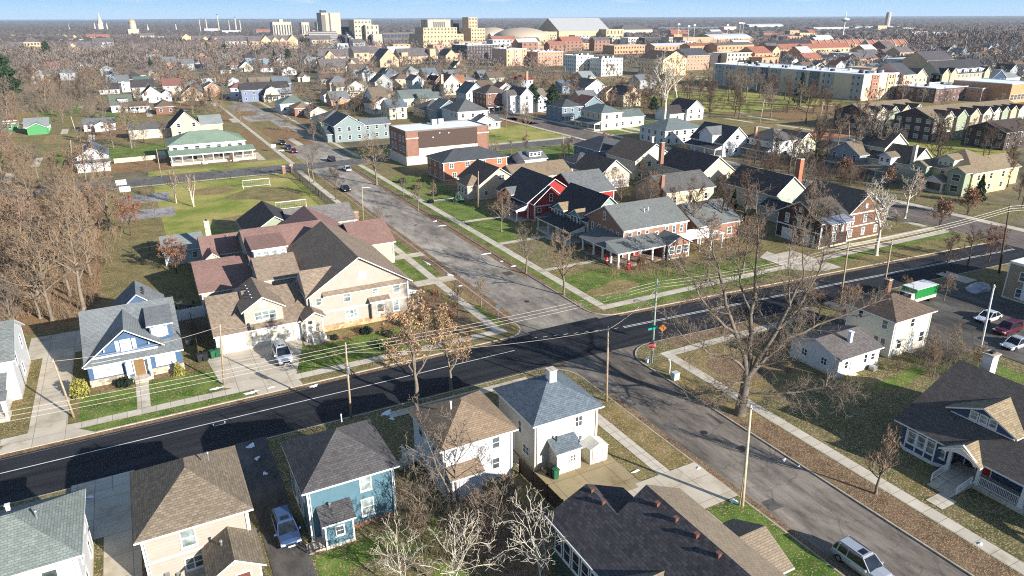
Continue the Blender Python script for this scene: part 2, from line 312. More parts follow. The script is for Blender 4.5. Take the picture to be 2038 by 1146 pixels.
class House:
    def __init__(s,name,label,cat,x,y,short=None,group=None,det=2,z=0.0):
        s.o=thing(name,label,cat,(x,y,z),0,group); s.c=(x,y,z); s.det=det; s.wall=None; s.roof=None; s.trim=WHITE; s.glass=GLASS; s.frame=WHITE; s.wings=[]; s.oh=.45; s.nw=0
        if short: REG.append((x,y,short))
    def add(s,name,mb,mats,parent=None,smooth=False,uv=True):
        me=mb.mesh(name,mats if isinstance(mats,(list,tuple)) else [mats],off=s.c,smooth=smooth,uv=uv)
        return link(name,me,parent or s.o)
    def wing(s,b,h,r='hip',p=.55,z0=0,oh=None,wall=None,roof=None,t=.16,rname='roof',wname='wall',trim=None,og=None,skip_wall=False,par=None,rz=None):
        x0,y0,x1,y1=b; wall=wall or s.wall; roof=roof or s.roof; oh=s.oh if oh is None else oh; og=oh if og is None else og; trim=trim or s.trim
        W=MB(); Q=MB(); ym=(y0+y1)/2; xm=(x0+x1)/2; e=.02
        if r in('gx','gy'):
            half=(y1-y0)/2 if r=='gx' else (x1-x0)/2; zr=h+half*p; a0,a1=(y0,y1) if r=='gx' else (x0,x1); am=(a0+a1)/2; ax='x' if r=='gx' else 'y'
            l0,l1=(x0,x1) if r=='gx' else (y0,y1)
            W.extr([(a0,z0),(a1,z0),(a1,h-e),(am,zr-e),(a0,h-e)],l0,l1,ax)
            zo=h-oh*p
            sec=[(a0-oh,zo),(am,zr),(a1+oh,zo),(a1+oh,zo+t),(am,zr+t),(a0-oh,zo+t)]
            Q.extr(sec,l0-og,l1+og,ax,ms=[1,1,1,0,0,1],me=1)
            top=zr+t
        elif r=='hip':
            w_,d_=x1-x0,y1-y0; half=min(w_,d_)/2; zo=h-oh*p; zr=h+half*p
            W.box(x0,y0,z0,x1,y1,h-oh*p-.01 if oh*p<.4 else h-.3)
            X0,Y0,X1,Y1=x0-oh,y0-oh,x1+oh,y1+oh; hh=min(X1-X0,Y1-Y0)/2
            if w_>d_: r0=(X0+hh,ym,zr+t); r1=(X1-hh,ym,zr+t)
            else: r0=(xm,Y0+hh,zr+t); r1=(xm,Y1-hh,zr+t)
            A,B,C,D=(X0,Y0,zo+t),(X1,Y0,zo+t),(X1,Y1,zo+t),(X0,Y1,zo+t)
            if w_>d_: fs=[(A,B,r1,r0),(B,C,r1),(C,D,r0,r1),(D,A,r0)]
            else: fs=[(A,B,r0),(B,C,r1,r0),(C,D,r1),(D,A,r0,r1)]
            for f in fs: Q.quad(*f,m=0)
            a,b_,c,d=[(q[0],q[1],zo) for q in (A,B,C,D)]
            for f in ((a,b_,B,A),(b_,c,C,B),(c,d,D,C),(d,a,A,D),(d,c,b_,a)): Q.quad(*f,m=1)
            # hip and ridge cap tiles
            cap=MB()
            top=zr+t
        elif r=='flat':
            W.box(x0,y0,z0,x1,y1,h); Q.box(x0+.25,y0+.25,h,x1-.25,y1-.25,h+.06,m=0)
            for q in ((x0-.04,y0-.04,x1+.04,y0+.25),(x0-.04,y1-.25,x1+.04,y1+.04),(x0-.04,y0+.25,x0+.25,y1-.25),(x1-.25,y0+.25,x1+.04,y1-.25)): Q.box(q[0],q[1],h-.02,q[2],q[3],h+.35,m=1)
            top=h+.4
        elif r[:4]=='shed':   # shedS: low side to the south
            f=r[4]; L=(y1-y0) if f in 'SN' else (x1-x0); zh=h+L*p
            if f in 'SN':
                sec=[(y0,h if f=='S' else zh),(y1,zh if f=='S' else h)]; W.extr([(y0,z0),(y1,z0),(y1,sec[1][1]-e),(y0,sec[0][1]-e)],x0,x1,'x')
                o0,o1=(oh,0) if f=='S' else (0,oh); a,b_=(y0-o0,sec[0][1]-(oh*p if f=='S' else 0)),(y1+o1,sec[1][1]-(oh*p if f=='N' else 0))
                Q.extr([a,b_,(b_[0],b_[1]+t),(a[0],a[1]+t)],x0-og,x1+og,'x',ms=[1,1,0,1],me=1)
            else:
                sec=[(x0,h if f=='W' else zh),(x1,zh if f=='W' else h)]; W.extr([(x0,z0),(x1,z0),(x1,sec[1][1]-e),(x0,sec[0][1]-e)],y0,y1,'y')
                o0,o1=(oh,0) if f=='W' else (0,oh); a,b_=(x0-o0,sec[0][1]-(oh*p if f=='W' else 0)),(x1+o1,sec[1][1]-(oh*p if f=='E' else 0))
                Q.extr([a,b_,(b_[0],b_[1]+t),(a[0],a[1]+t)],y0-og,y1+og,'y',ms=[1,1,0,1],me=1)
            top=zh+t
        elif r=='gambrel':    # gable ends face south/north
            hw=(x1-x0)/2; P=[(x0,h),(x0+hw*.35,h+hw*.75),(xm,h+hw*1.05),(x1-hw*.35,h+hw*.75),(x1,h)]
            W.extr([(x0,z0),(x1,z0)]+[(a,b_-e) for a,b_ in reversed(P)],y0,y1,'y')
            up=[(a,b_+t) for a,b_ in P]; Q.extr([*P,*reversed(up)],y0-og,y1+og,'y',ms=[1,1,1,1,1,0,0,0,0,1],me=1); top=h+hw*1.05
        ow=None
        if not skip_wall: ow=s.add(wname,W,wall,par)
        orf=s.add(rname,Q,[roof,trim],ow if (par is not None or wname=='dormer') else None)
        if not par and wname=='wall': OBST.append((x0-.8,y0-.8,x1+.8,y1+.8))
        s.last=(b,h,z0,ow,orf)
        if s.det>=2 and not skip_wall and wname=='wall' and h-z0>2:
            cbm=MB(); k=.13; q=.018; zt=h-max(.25,oh*p+.03) if r in('hip','gx','gy') else h-.05; zt=h-.25 if r in('gx','gy') else zt
            for cx,sx in ((x0,1),(x1,-1)):
                for cy,sy in ((y0,1),(y1,-1)):
                    cbm.box(min(cx-sx*q,cx+sx*k),min(cy-sy*q,cy+sy*k),z0+.02,max(cx-sx*q,cx+sx*k),max(cy-sy*q,cy+sy*k),zt)
            for q_ in range(4):
                c1=MB(); c1.v=cbm.v[q_*8:q_*8+8]; c1.f=cbm.f[:6]; c1.m=[0]*6; s.add('corner_trim',c1,s.trim,ow)
            if z0==0 and h>3: dm=MB(); dm.tube([(x0+.22,y0-.08,.2),(x0+.22,y0-.08,zt),(x0+.22,y0-oh+.05,zt+.18)],.045,6); s.add('downspout',dm,s.trim,ow); dm=MB(); dm.tube([(x1-.22,y0-.08,.2),(x1-.22,y0-.08,zt),(x1-.22,y0-oh+.05,zt+.18)],.045,6); s.add('downspout',dm,s.trim,ow)
            if z0==0:
                fm=MB(); fm.box(x0-.03,y0-.03,-.2,x1+.03,y1+.03,.45); s.add('foundation',fm,CONC)
        return s
    def pos(s,face,b,u):
        x0,y0,x1,y1=b
        return {'S':(u,y0),'N':(u,y1),'E':(x1,u),'W':(x0,u)}[face]
    def win(s,face,u,z,w_=.9,h_=1.4,b=None,cols=1,glass=None,frame=None,hung=True,par=None,name='window'):
        b=b or s.last[0]; px,py=s.pos(face,b,u); rz,(nx,ny)=FACE[face]
        fm,gm=win_mesh(w_,h_,glass or s.glass,frame or s.frame,s.det>=2,cols,hung)
        o=link(name,fm,par or s.o,(px-s.c[0],py-s.c[1],z-s.c[2])); o.rotation_euler=(0,0,rz)
        link('pane',gm,o); s.nw+=1; return s
    def wins(s,spec,w_=.9,h_=1.4,b=None,par=None,**k):
        """'S:3@3.6,2@1' -> three windows at sill 3.6 and two at sill 1 on the south face"""
        b=b or s.last[0]
        for part in spec.split(';'):
            face,rows=part.split(':'); a0,a1=(b[0],b[2]) if face in 'SN' else (b[1],b[3])
            for row in rows.split(','):
                n,z=row.split('@'); n=int(n)
                for i in range(n): s.win(face,a0+(a1-a0)*(i+.5)/n,float(z),w_,h_,b,par=par,**k)
        return s
    def box(s,name,x0,y0,z0,x1,y1,z1,mat,par=None):
        m=MB(); m.box(x0,y0,z0,x1,y1,z1); s.add(name,m,mat,par); return s
    def door(s,face,u,w_=1.0,h_=2.1,mat=None,b=None,z=.45,name='door',frame=None):
        b=b or s.last[0]; px,py=s.pos(face,b,u); rz,_=FACE[face]; mat=mat or WHITE
        k=('door',round(w_,2),round(h_,2),mat.name,name,(frame or s.trim).name)
        if k not in WCACHE:
            m=MB(); m.box(-w_/2,-.05,0,w_/2,.03,h_)
            if name=='door':
                for q in (0,1):
                    for r_ in (0,1): m.box(-w_/2+.12+q*(w_/2-.06),-.07,.25+r_*h_*.48,-.06+q*(w_/2-.06),-.05,h_*.42+r_*h_*.48)
            else:
                for i in range(1,4): m.box(-w_/2+.05,-.06,h_*i/4-.02,w_/2-.05,-.05,h_*i/4+.02)
            fr=MB(); fr.box(-w_/2-.12,-.07,0,-w_/2,.02,h_+.12); fr.box(w_/2,-.07,0,w_/2+.12,.02,h_+.12); fr.box(-w_/2,-.07,h_,w_/2,.02,h_+.12)
            kn=MB(); kn.ring(w_*.36,-.1,[(.02,h_*.46),(.05,h_*.48),(.02,h_*.5)],6)
            WCACHE[k]=(m.mesh(name,[mat],uv=False),fr.mesh('door_frame',[frame or s.trim],uv=False),kn.mesh('handle',[METAL],uv=False))
        a,f_,kn=WCACHE[k]; o=link(name,a,s.o,(px-s.c[0],py-s.c[1],z-s.c[2])); o.rotation_euler=(0,0,rz); link('door_frame',f_,o)
        if name=='door' and s.det>=2: link('handle',kn,o)
        return s
    def chimney(s,x,y,z0,z1,w_=.7,d=.7,mat=None):
        m=MB(); m.box(x-w_/2,y-d/2,z0,x+w_/2,y+d/2,z1,m=0); m.box(x-w_/2-.06,y-d/2-.06,z1,x+w_/2+.06,y+d/2+.06,z1+.12,m=1); m.ring(x,y,[(.14,z1+.12),(.14,z1+.4)],8,m=2)
        s.add('chimney',m,[mat or brickm((.30,.10,.05)),CONC,DKMETAL]); return s
    def vent(s,x,y,z,h=.45,r=.09,mat=None,box=False):
        m=MB()
        if box: m.box(x-.13,y-.13,z-.3,x+.13,y+.13,z+.16,m=0); m.box(x-.18,y-.18,z+.16,x+.18,y+.18,z+.21,m=0)
        else: m.ring(x,y,[(r,z-.3),(r,z+h)],8); m.ring(x,y,[(r*1.5,z+h),(r*1.2,z+h+.08)],8)
        s.add('roof_vent',m,mat or METAL); return s
    def post(s,x,y,z0,z1,w_=.2,mat=None,base=None):
        m=MB(); m.box(x-w_/2,y-w_/2,z0,x+w_/2,y+w_/2,z1); m.box(x-w_*.7,y-w_*.7,z1-.12,x+w_*.7,y+w_*.7,z1-.001); m.box(x-w_*.7,y-w_*.7,z0,x+w_*.7,y+w_*.7,z0+.15); s.add('post',m,mat or s.trim)
        return s
    def rail(s,x0,y0,x1,y1,z0,z1,mat=None,step=.16,top1=None):
        m=MB(); L=math.hypot(x1-x0,y1-y0); a=math.atan2(y1-y0,x1-x0); dz=(top1 or 0); n=max(2,int(L/step))
        def P(t,z): return (x0+(x1-x0)*t,y0+(y1-y0)*t,z+dz*t)
        m.tube([P(0,z1),P(1,z1)],.045,6); m.tube([P(0,z0+.1),P(1,z0+.1)],.035,6)
        for i in range(n+1): m.tube([P(i/n,z0+.1 if 0<i<n else z0),P(i/n,z1)],.02 if 0<i<n else .06,4)
        s.add('railing',m,mat or s.trim); return s
    def steps(s,x0,y0,x1,y1,z1,face,n=3,mat=None):
        m=MB()
        for i in range(n):
            t=(i+1)/n; zt=z1*t-.01
            if face=='S': m.box(x0,y0+(y1-y0)*i/n,0,x1,y0+(y1-y0)*(i+1)/n,zt)
            elif face=='W': m.box(x0+(x1-x0)*i/n,y0,0,x0+(x1-x0)*(i+1)/n,y1,zt)
            elif face=='E': m.box(x1-(x1-x0)*(i+1)/n,y0,0,x1-(x1-x0)*i/n,y1,zt)
        s.add('steps',m,mat or CONC); return s
    def porch(s,b,h,posts,r='hip',p=.3,z=.5,roof=None,pw=.2,floor=None,oh=.3,rail=None):
        """floor slab, posts and their roof"""
        x0,y0,x1,y1=b
        s.box('porch_floor',x0,y0,0,x1,y1,z,floor or CONC)
        s.wing((x0+.1,y0+.1,x1-.1,y1-.1),h,r,p,z0=h-.3,oh=oh,roof=roof,rname='porch_roof',wname='porch_beam',wall=s.trim)
        for x,y in posts: s.post(x,y,z,h-.3,pw)
        return s
    def dormer(s,b,h,z0,r='gx',p=.6,wall=None,roof=None,face=None,n=1,sill=None,w_=.8,hh=.9,oh=.25):
        s.wing(b,h,r,p,z0=z0,oh=oh,wall=wall,roof=roof,wname='dormer',rname='dormer_roof')
        ow=s.last[3]
        if face:
            a0,a1=(b[0],b[2]) if face in 'SN' else (b[1],b[3])
            for i in range(n): s.win(face,a0+(a1-a0)*(i+.5)/n,sill if sill is not None else z0+.5,w_,hh,b,par=ow)
        return s
def H(*a,**k): return House(*a,**k)
C_WHITE=siding((.66,.66,.66)); C_CREAM=siding((.52,.47,.38)); C_BEIGE=siding((.46,.40,.31)); C_YEL=siding((.55,.46,.28)); C_TEAL=siding((.10,.19,.235)); C_BLUE=siding((.05,.085,.15)); C_NAVY=siding((.03,.06,.12))
C_SAGE=siding((.30,.34,.24)); C_GRNG=siding((.22,.28,.24)); C_RED=siding((.34,.035,.03)); C_SLATEB=siding((.16,.22,.27)); C_TAN=siding((.50,.38,.26)); C_BRNS=siding((.20,.07,.03)); C_GREY=siding((.33,.34,.34)); C_DGREEN=siding((.05,.09,.06)); C_PALE=siding((.60,.57,.42)); C_LTBL=siding((.45,.52,.56))
B_RED=brickm((.29,.15,.10)); B_ORG=brickm((.42,.15,.075)); B_BRN=brickm((.20,.09,.06)); B_TAN=brickm((.55,.38,.22)); B_DARK=brickm((.05,.035,.04)); B_PINK=brickm((.5,.27,.17)); B_BUFF=brickm((.62,.47,.29))
R_TAN=shingle((.205,.165,.12),var=.6); R_TAN2=shingle((.25,.19,.13)); R_DARK=shingle((.095,.09,.092),var=.6); R_BLK=shingle((.065,.06,.062),var=.5); R_GREY=shingle((.17,.175,.18)); R_GGRN=shingle((.21,.24,.22),var=.35); R_BLUEG=shingle((.14,.17,.20)); R_RED=shingle((.22,.11,.09),var=.25); R_BRN=shingle((.15,.11,.085)); R_GRN=shingle((.22,.29,.22),var=.25); R_LGREY=shingle((.26,.28,.275),var=.3); R_ORG=shingle((.30,.13,.06)); R_METAL=plain('seam_metal',(.34,.37,.42),.4,.4,.4); R_WHITE=plain('white_membrane',(.82,.83,.86),.6,.3,var=.08,scale=.3); R_DFOR=shingle((.085,.077,.08),w=.5,h=.26,var=.8)
R_SLATE=shingle((.13,.115,.12),w=.5,h=.3)
# ---------------- ground, roads ----------------
def sheet(name,poly,z,mat,label=None,kind='structure'):
    m=MB(); m.quad(*[(x,y,z) for x,y in poly]); me=m.mesh(name,[mat],uv=False)
    o=link(name,me); o['kind']=kind; return o
def rect(x0,y0,x1,y1): return [(x0,y0),(x1,y0),(x1,y1),(x0,y1)]
def grid_ground():
    m=MB(); rs=[0,60,200,600,1500,4000,9000,20000,34000]; k=48
    m.v=[(0,0,0)]+[(r*math.cos(2*math.pi*j/k),r*math.sin(2*math.pi*j/k),0) for r in rs[1:] for j in range(k)]
    for j in range(k): m.f.append((0,1+j,1+(j+1)%k)); m.m.append(0)
    for i in range(len(rs)-2):
        for j in range(k):
            a=1+i*k; b=a+k; q=(j+1)%k; m.f.append((a+j,b+j,b+q,a+q)); m.m.append(0)
    o=link('ground',m.mesh('ground',[GR_FAR],uv=False)); o['kind']='structure'
grid_ground()
def slab(name,poly,mat,top=.12,kerb=True,kw=.16):
    m=MB(); m.prism(poly,-.3,top,m=0); o=link(name,m.mesh(name,[mat],uv=False)); o['kind']='structure'
    if kerb:
        k=MB(); n=len(poly)
        ins=[]
        for i in range(n):
            p0=Vector(poly[i-1]);p1=Vector(poly[i]);p2=Vector(poly[(i+1)%n]); a=(p1-p0).normalized(); b=(p2-p1).normalized()
            na=Vector((-a.y,a.x)); nb=Vector((-b.y,b.x)); q=(na+nb); q=q/max(.3,q.length_squared)*2; ins.append((p1+q*kw, p1-q*.02))
        for i in range(n):
            j=(i+1)%n; a,b=ins[i][0],ins[j][0]; c,d=ins[j][1],ins[i][1]
            k.quad((d.x,d.y,top+.012),(c.x,c.y,top+.012),(b.x,b.y,top+.012),(a.x,a.y,top+.012)); k.quad((d.x,d.y,-.02),(c.x,c.y,-.02),(c.x,c.y,top+.012),(d.x,d.y,top+.012))
        o=link('kerb',k.mesh('kerb',[KERB],uv=False)); o['kind']='structure'
def arc(cx,cy,r,a0,a1,n=7): return [(cx+r*math.cos(R(a0+(a1-a0)*i/(n-1))),cy+r*math.sin(R(a0+(a1-a0)*i/(n-1)))) for i in range(n)]
ye=lambda x: 79.3 if x<57 else 79.3-(x-57)*.07      # north kerb of the black road
ys=lambda x: 69.6 if x<46 else 69.6-(x-46)*.06       # its south edge
slab('ground',[(-150,79.3)]+arc(41.6,82.5,3.2,-90,0)+[(44.8,212.4),(-150,212.4)],GR_OLIVE)
slab('ground',[(56.6,212.4)]+arc(60.4,82.7,3.8,180,270)+[(100,ye(100)),(147.5,ye(147.5)),(147.5,212.4)],GR_OLIVE)
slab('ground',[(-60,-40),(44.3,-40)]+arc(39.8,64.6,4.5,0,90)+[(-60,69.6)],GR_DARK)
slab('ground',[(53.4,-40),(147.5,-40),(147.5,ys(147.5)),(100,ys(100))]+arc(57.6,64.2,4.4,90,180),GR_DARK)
# carriageways
X=[-200,0,46,57,100,150]
sheet('road',[(x,ys(x)-.02) for x in X]+[(x,ye(x)+.02) for x in reversed(X)],.010,ASPH_NEW)
sheet('road',[(44.6,79.9),(57,79.6),(56.8,213),(44.6,213)],.006,ASPH_OLD)
sheet('road',rect(44.2,-60,53.6,69.4),.006,ASPH_LOW)
sheet('road',[(41.6,79.0),(60.4,78.9),(57.5,84),(44.0,84)],.014,ASPH_OLD)
sheet('road',[(40,67.2),(44.4,64.5),(53.3,64),(57.6,69.0),(53,68.4),(46,68.2)],.016,ASPH_LOW)
sheet('road',rect(-260,212.6,150,222),.006,ASPH_CROSS)
sheet('road',[(45.4,221.8),(60.4,221.8),(60.8,262),(60.5,330),(57,400),(50,470),(46,560),(40,900),(34,900),(38,560),(40,470),(44,400),(45.4,330)],.008,ASPH_OLD)
sheet('road',rect(147.8,-100,159.2,520),.012,asphalt('asphalt_avenue',(.17,.14,.12),.2,.3))
sheet('path',rect(159.8,-100,162.4,300),.02,CONC); sheet('path',rect(144.6,86,146.4,300),.135,CONC)
sheet('road',rect(159,222,420,232),.006,ASPH_CROSS); sheet('road',rect(159,166,330,174),.006,ASPH_DARK)
# road markings
mk=plain('road_paint',(.72,.72,.68),.7,.1,var=.25,scale=1.2); sm=asphalt('asphalt_seam',(.12,.11,.10),0,.5)
for x0,x1,y,wd in ((-60,40.5,75.5,.13),(58,146,None,.1),(58,146,None,.1)):
    if y: sheet('road_marking',rect(x0,y-wd/2,x1,y+wd/2),.016,mk)
for dy in (-.18,.18): sheet('road_marking',[(58,74.6+dy),(100,ye(100)-4.4+dy),(146,ye(146)-4.6+dy),(146,ye(146)-4.48+dy),(100,ye(100)-4.28+dy),(58,74.72+dy)],.016,mk)
sheet('road_marking',rect(-60,78.15,14,78.3),.016,sm)
for a in ((2.3,74.6,3.6,74.7),(2.3,74.6,2.4,75.2),(3.5,74.6,3.6,75.2)): sheet('road_marking',rect(*a),.02,mk)
for i in range(9): sheet('road_marking',rect(44.5+i*1.5,77.6-i*.35,45.2+i*1.5,77.7-i*.35),.02,mk)
tar=plain('tar_seal',(.03,.03,.03),.6,.2)
rg=random.Random(8)
for i in range(5):
    x=rg.uniform(45.2,52.5); y=rg.uniform(24,66); k=rg.random(); w_=rg.uniform(.5,1.6); d_=rg.uniform(.6,2.6); sheet('road_patch',[(x,y),(x+w_,y+rg.uniform(-.1,.1)),(x+w_+rg.uniform(-.1,.1),y+d_),(x+rg.uniform(-.1,.1),y+d_)],.010+.0004*i,ASPH_DARK if k<.5 else ASPH_OLD)
for i in range(6):
    x=rg.uniform(46,54); y=rg.uniform(86,205); w_=rg.uniform(.8,2.2); d_=rg.uniform(1.5,6); sheet('road_patch',[(x,y),(x+w_,y),(x+w_+rg.uniform(-.1,.1),y+d_),(x,y+d_)],.010+.0004*i,ASPH_LOW if i%2 else ASPH_OLD)
for x,y,mt in ((49,48,0),(50.5,90,0),(50.8,140,0),(30,73,0),(70,72.6,0)):
    m=MB(); m.ring(x,y,[(.38,.012),(.38,.03),(.3,.034)],16); tag(link('manhole_cover',m.mesh('manhole_cover',[DKMETAL],uv=False)),'iron manhole cover in the '+('black road left of the crossing' if x==30 else 'black road right of the crossing' if x==70 else 'side street below the crossing' if y<60 else 'side street just above the crossing' if y<100 else 'side street halfway to the field gate'),'manhole cover')
sheet('road',[(44.7,76.0),(57,76.0),(56.6,79.6),(44.9,79.8)],.0145,ASPH_NEW)
# verge, walks, drives (each sheet a few millimetres above the one below)
sheet('leaf_strip',[(-60,78.5),(40,78.6),(42,79.2),(-60,79.25)],.020,GR_LEAF)
sheet('leaf_strip',[(53.5,20),(54.5,20),(54.3,50),(53.6,62),(53.45,62)],.132,GR_LEAF)
sheet('leaf_strip',rect(54.4,-10,56.7,47),.130,GR_LEAF)
sheet('grass',rect(54.0,47,56.7,63),.128,GR_DRY)
sheet('leaf_strip',[(60,ys(60)-2.6),(84,ys(84)-2.6),(84,ys(84)-.2),(60,ys(60)-.2)],.128,GR_LEAF)
sheet('leaf_strip',rect(56.65,95,57.5,211),.134,GR_LEAF); sheet('leaf_strip',rect(43.3,84,44.6,135),.134,GR_LEAF)
sheet('leaf_strip',rect(55.4,100,56.5,212),.012,GR_LEAF); sheet('leaf_strip',rect(44.85,86,45.9,200),.012,GR_LEAF)
sheet('leaf_strip',[(44.4,20),(45.0,20),(45.2,60),(44.4,60)],.012,GR_LEAF); sheet('leaf_strip',[(60,ye(60)-.9),(130,ye(130)-.9),(130,ye(130)-.05),(60,ye(60)-.05)],.022,GR_LEAF)
walks=[rect(-60,81.0,42.3,82.45),rect(40.6,82.45,42.0,147),rect(58.9,82.9,60.4,211),rect(58.9,81.2,147,82.7),rect(56.9,-20,58.4,63.9),rect(56.9,63.9,84,65.3),rect(39.7,40,41.1,66.0),rect(40.6,152,42,211)]
for i,wk in enumerate(walks): sheet('pavement',wk,.136+.001*i,CONC)
drives=[(rect(-15.6,82.5,-11.9,103),CONC_D),(rect(-17.5,103,-10.8,111),CONC_D),([(-18.2,79.2),(-9.0,79.2),(-10.8,81.0),(-11.6,82.5),(-16.4,82.5),(-17.6,81)],CONC_D),
 (rect(-4.95,82.45,-3.55,90.6),CONC),([(4.4,83.0),(13.0,82.4),(15.6,90.6),(15.9,92.9),(3.4,92.9)],CONC_D),([(7.9,79.2),(13.2,79.2),(12.8,82.5),(4.4,83.0),(7.6,81)],CONC_D),
 (rect(15.9,90.2,19.6,91.6),CONC),
 (rect(-8.2,40,-5.4,60),CONC_D),(rect(-10.6,60,-5.6,67),CONC_D),(rect(-11,67,-5.6,69.6),CONC),(rect(3.9,44,7.0,69.6),ASPH_DARK),(rect(3.2,36,7.4,44),CONC_D),
 (rect(28.6,43.6,37.4,50.6),concrete('concrete_stained',(.34,.28,.17),3,3)),(rect(28.3,50.6,29.1,58),CONC),(rect(36.8,38.2,44.2,44.2),CONC_D),(rect(34.2,20,39.2,43.6),CONC_D),
 (rect(59.0,27.9,61.2,29.5),CONC),(rect(103,77,107.6,88),CONC_D),([(99,80),(103,77),(103,90),(99,88)],CONC),(rect(60.4,100.4,71.2,101.6),CONC),
 (rect(60.4,118,71.5,119.4),CONC),(rect(60.4,136,71,137.4),CONC),(rect(60.4,157,70,158.4),CONC),(rect(86,46,118,62.5),ASPH_DARK),(rect(90,62.4,100,67.1),ASPH_DARK),
 (rect(96,36,118,46.2),ASPH_DARK),(rect(118.8,61.5,122,66.8),CONC),(rect(20,69.6-2.9,38,69.6-1.6),CONC),(rect(112,84,146,85.4),CONC),
 (rect(44.6,212.6-1.2,-8,212.6-2.4) if 0 else rect(-8,209.6,38,210.8),CONC),(rect(33,119,44.8,121.4),CONC_D),(rect(31,104,44.7,106.6),CONC_D)]
for i,(p,mt) in enumerate(drives): sheet('driveway',p,.146+.001*i,mt)
def blob(cx,cy,rx,ry,z,mat,name='grass',seed=0,k=28,rough=.22):
    rg=random.Random(seed+int(cx*13+cy*7)); ph=[rg.uniform(0,6.28) for _ in range(5)]
    p=[]
    for i in range(k):
        t=2*math.pi*i/k; q=1+rough*sum(math.sin(t*(j+2)+ph[j])/(j+1.3) for j in range(5)); p.append((cx+rx*q*math.cos(t),cy+ry*q*math.sin(t)))
    sheet(name,p,z,mat)
G=[(rect(-10.8,82.5,-4.95,88.6),GR_GREEN),(rect(-3.55,82.5,4.3,89),GR_GREEN),(rect(-11,79.5,7.2,80.95),GR_GREEN),(rect(13.5,82.6,34,90),GR_GREEN),(rect(13.6,79.5,41,80.95),GR_OLIVE),
 (rect(34,82.6,40.5,100),GR_DRY),(rect(42.2,84,43.3,92),GR_GREEN),(rect(42.2,92,43.4,108),GR_DRY),(rect(42.2,108,43.4,146),GR_GREEN),(rect(35,107,40.4,146),GR_GREEN),
 (rect(2.5,146.5,38.2,209.4),GR_FIELD),(rect(-6,174,5.6,183),COURT),(rect(-6,190,5.6,200),COURT),(rect(38.6,150,40.4,209),GR_OLIVE),(rect(42.1,150,43.6,209),GR_OLIVE),
 (rect(-150,84,-18.5,211),GR_WOOD),(rect(-18.4,113,-9,211),GR_WOOD),(rect(-8.9,111,2.4,173.9),GR_OLIVE),
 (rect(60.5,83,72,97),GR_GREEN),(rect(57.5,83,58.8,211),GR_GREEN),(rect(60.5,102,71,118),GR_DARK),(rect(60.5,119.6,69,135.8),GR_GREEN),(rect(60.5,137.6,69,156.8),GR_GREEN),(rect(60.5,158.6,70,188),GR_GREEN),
 (rect(61,79.3,146,81.1),GR_GREEN),(rect(72,83,98,92),GR_GREEN),(rect(108,85.6,146,110),GR_OLIVE),(rect(98,190,146,211),GR_GREEN),(rect(62,196,68,211),GR_DARK),
 (rect(58.5,50,70,63.8),GR_DRY),(rect(54,20,56.6,20.5),GR_DRY),(rect(71,66-.5,84,66),GR_DRY),(rect(84.6,38,93,48.4),GR_GREEN),
 (rect(-8.2,38,-6.2,59),GR_GREEN),(rect(7.2,30,18,49),GR_GREEN),(rect(41.2,39.4,44.1,58),GR_DRY),(rect(37.6,44.4,39.6,58),GR_OLIVE),(rect(40.2,20,44.1,38.0),GR_GREEN),(rect(39,-10,40.2,38),CONC),
 (rect(28.6,44,28.9,44.1),GR_DRY)]
for i,(p,mt) in enumerate(G): sheet('grass',p,.1225+.0001*i,mt)
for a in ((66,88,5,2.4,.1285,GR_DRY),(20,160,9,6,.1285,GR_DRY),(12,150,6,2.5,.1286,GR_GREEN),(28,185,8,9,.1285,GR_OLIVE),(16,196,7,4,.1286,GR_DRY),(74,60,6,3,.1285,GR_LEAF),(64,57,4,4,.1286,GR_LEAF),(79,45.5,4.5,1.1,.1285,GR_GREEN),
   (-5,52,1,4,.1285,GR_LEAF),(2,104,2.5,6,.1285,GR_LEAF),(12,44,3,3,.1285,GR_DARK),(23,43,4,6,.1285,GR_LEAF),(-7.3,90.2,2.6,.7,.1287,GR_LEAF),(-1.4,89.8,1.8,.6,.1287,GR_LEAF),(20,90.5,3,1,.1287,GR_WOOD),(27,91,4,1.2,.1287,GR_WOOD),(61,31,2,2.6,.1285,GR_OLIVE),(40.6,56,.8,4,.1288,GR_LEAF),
   (36,96,3,4,.129,GR_LEAF),(38,90,2.2,5,.1291,GR_LEAF),(30,86,5,2,.1292,GR_LEAF)): blob(*a)
# house lots beyond the cross street, each with its own turf
def lots():
    rg=random.Random(12); m=MB(); mats=[GR_OLIVE,GR_DRY,GR_DARK,GR_WOOD,CONC_D,GR_GREEN]
    for (x0,x1,y0,y1) in ((-160,40,234,470),(64,146,262,470),(164,420,190,470)):
        y=y0
        while y<y1:
            x=x0; dy=rg.uniform(16,30)
            while x<x1:
                dx=rg.uniform(9,22); k=rg.choice([0,0,1,2,2,3,3,5]); m.quad((x,y,.012),(x+dx,y,.012),(x+dx,y+dy,.012),(x,y+dy,.012),m=k)
                if rg.random()<.5: q=x+rg.uniform(1,dx-3); m.quad((q,y,.018),(q+2.4,y,.018),(q+2.4,y+dy*.7,.018),(q,y+dy*.7,.018),m=4)
                x+=dx
            y+=dy
    o=link('lawns',m.mesh('lawns',mats,uv=False)); o['kind']='structure'
lots()
for x0,x1 in ((41.4,42.8),(62.6,64.0)): sheet('pavement',rect(x0,223,x1,420),.05,CONC)
for x0,x1 in ((42.9,45.3),(60.9,62.5)): sheet('grass',rect(x0,223,x1,420),.045,GR_DRY)
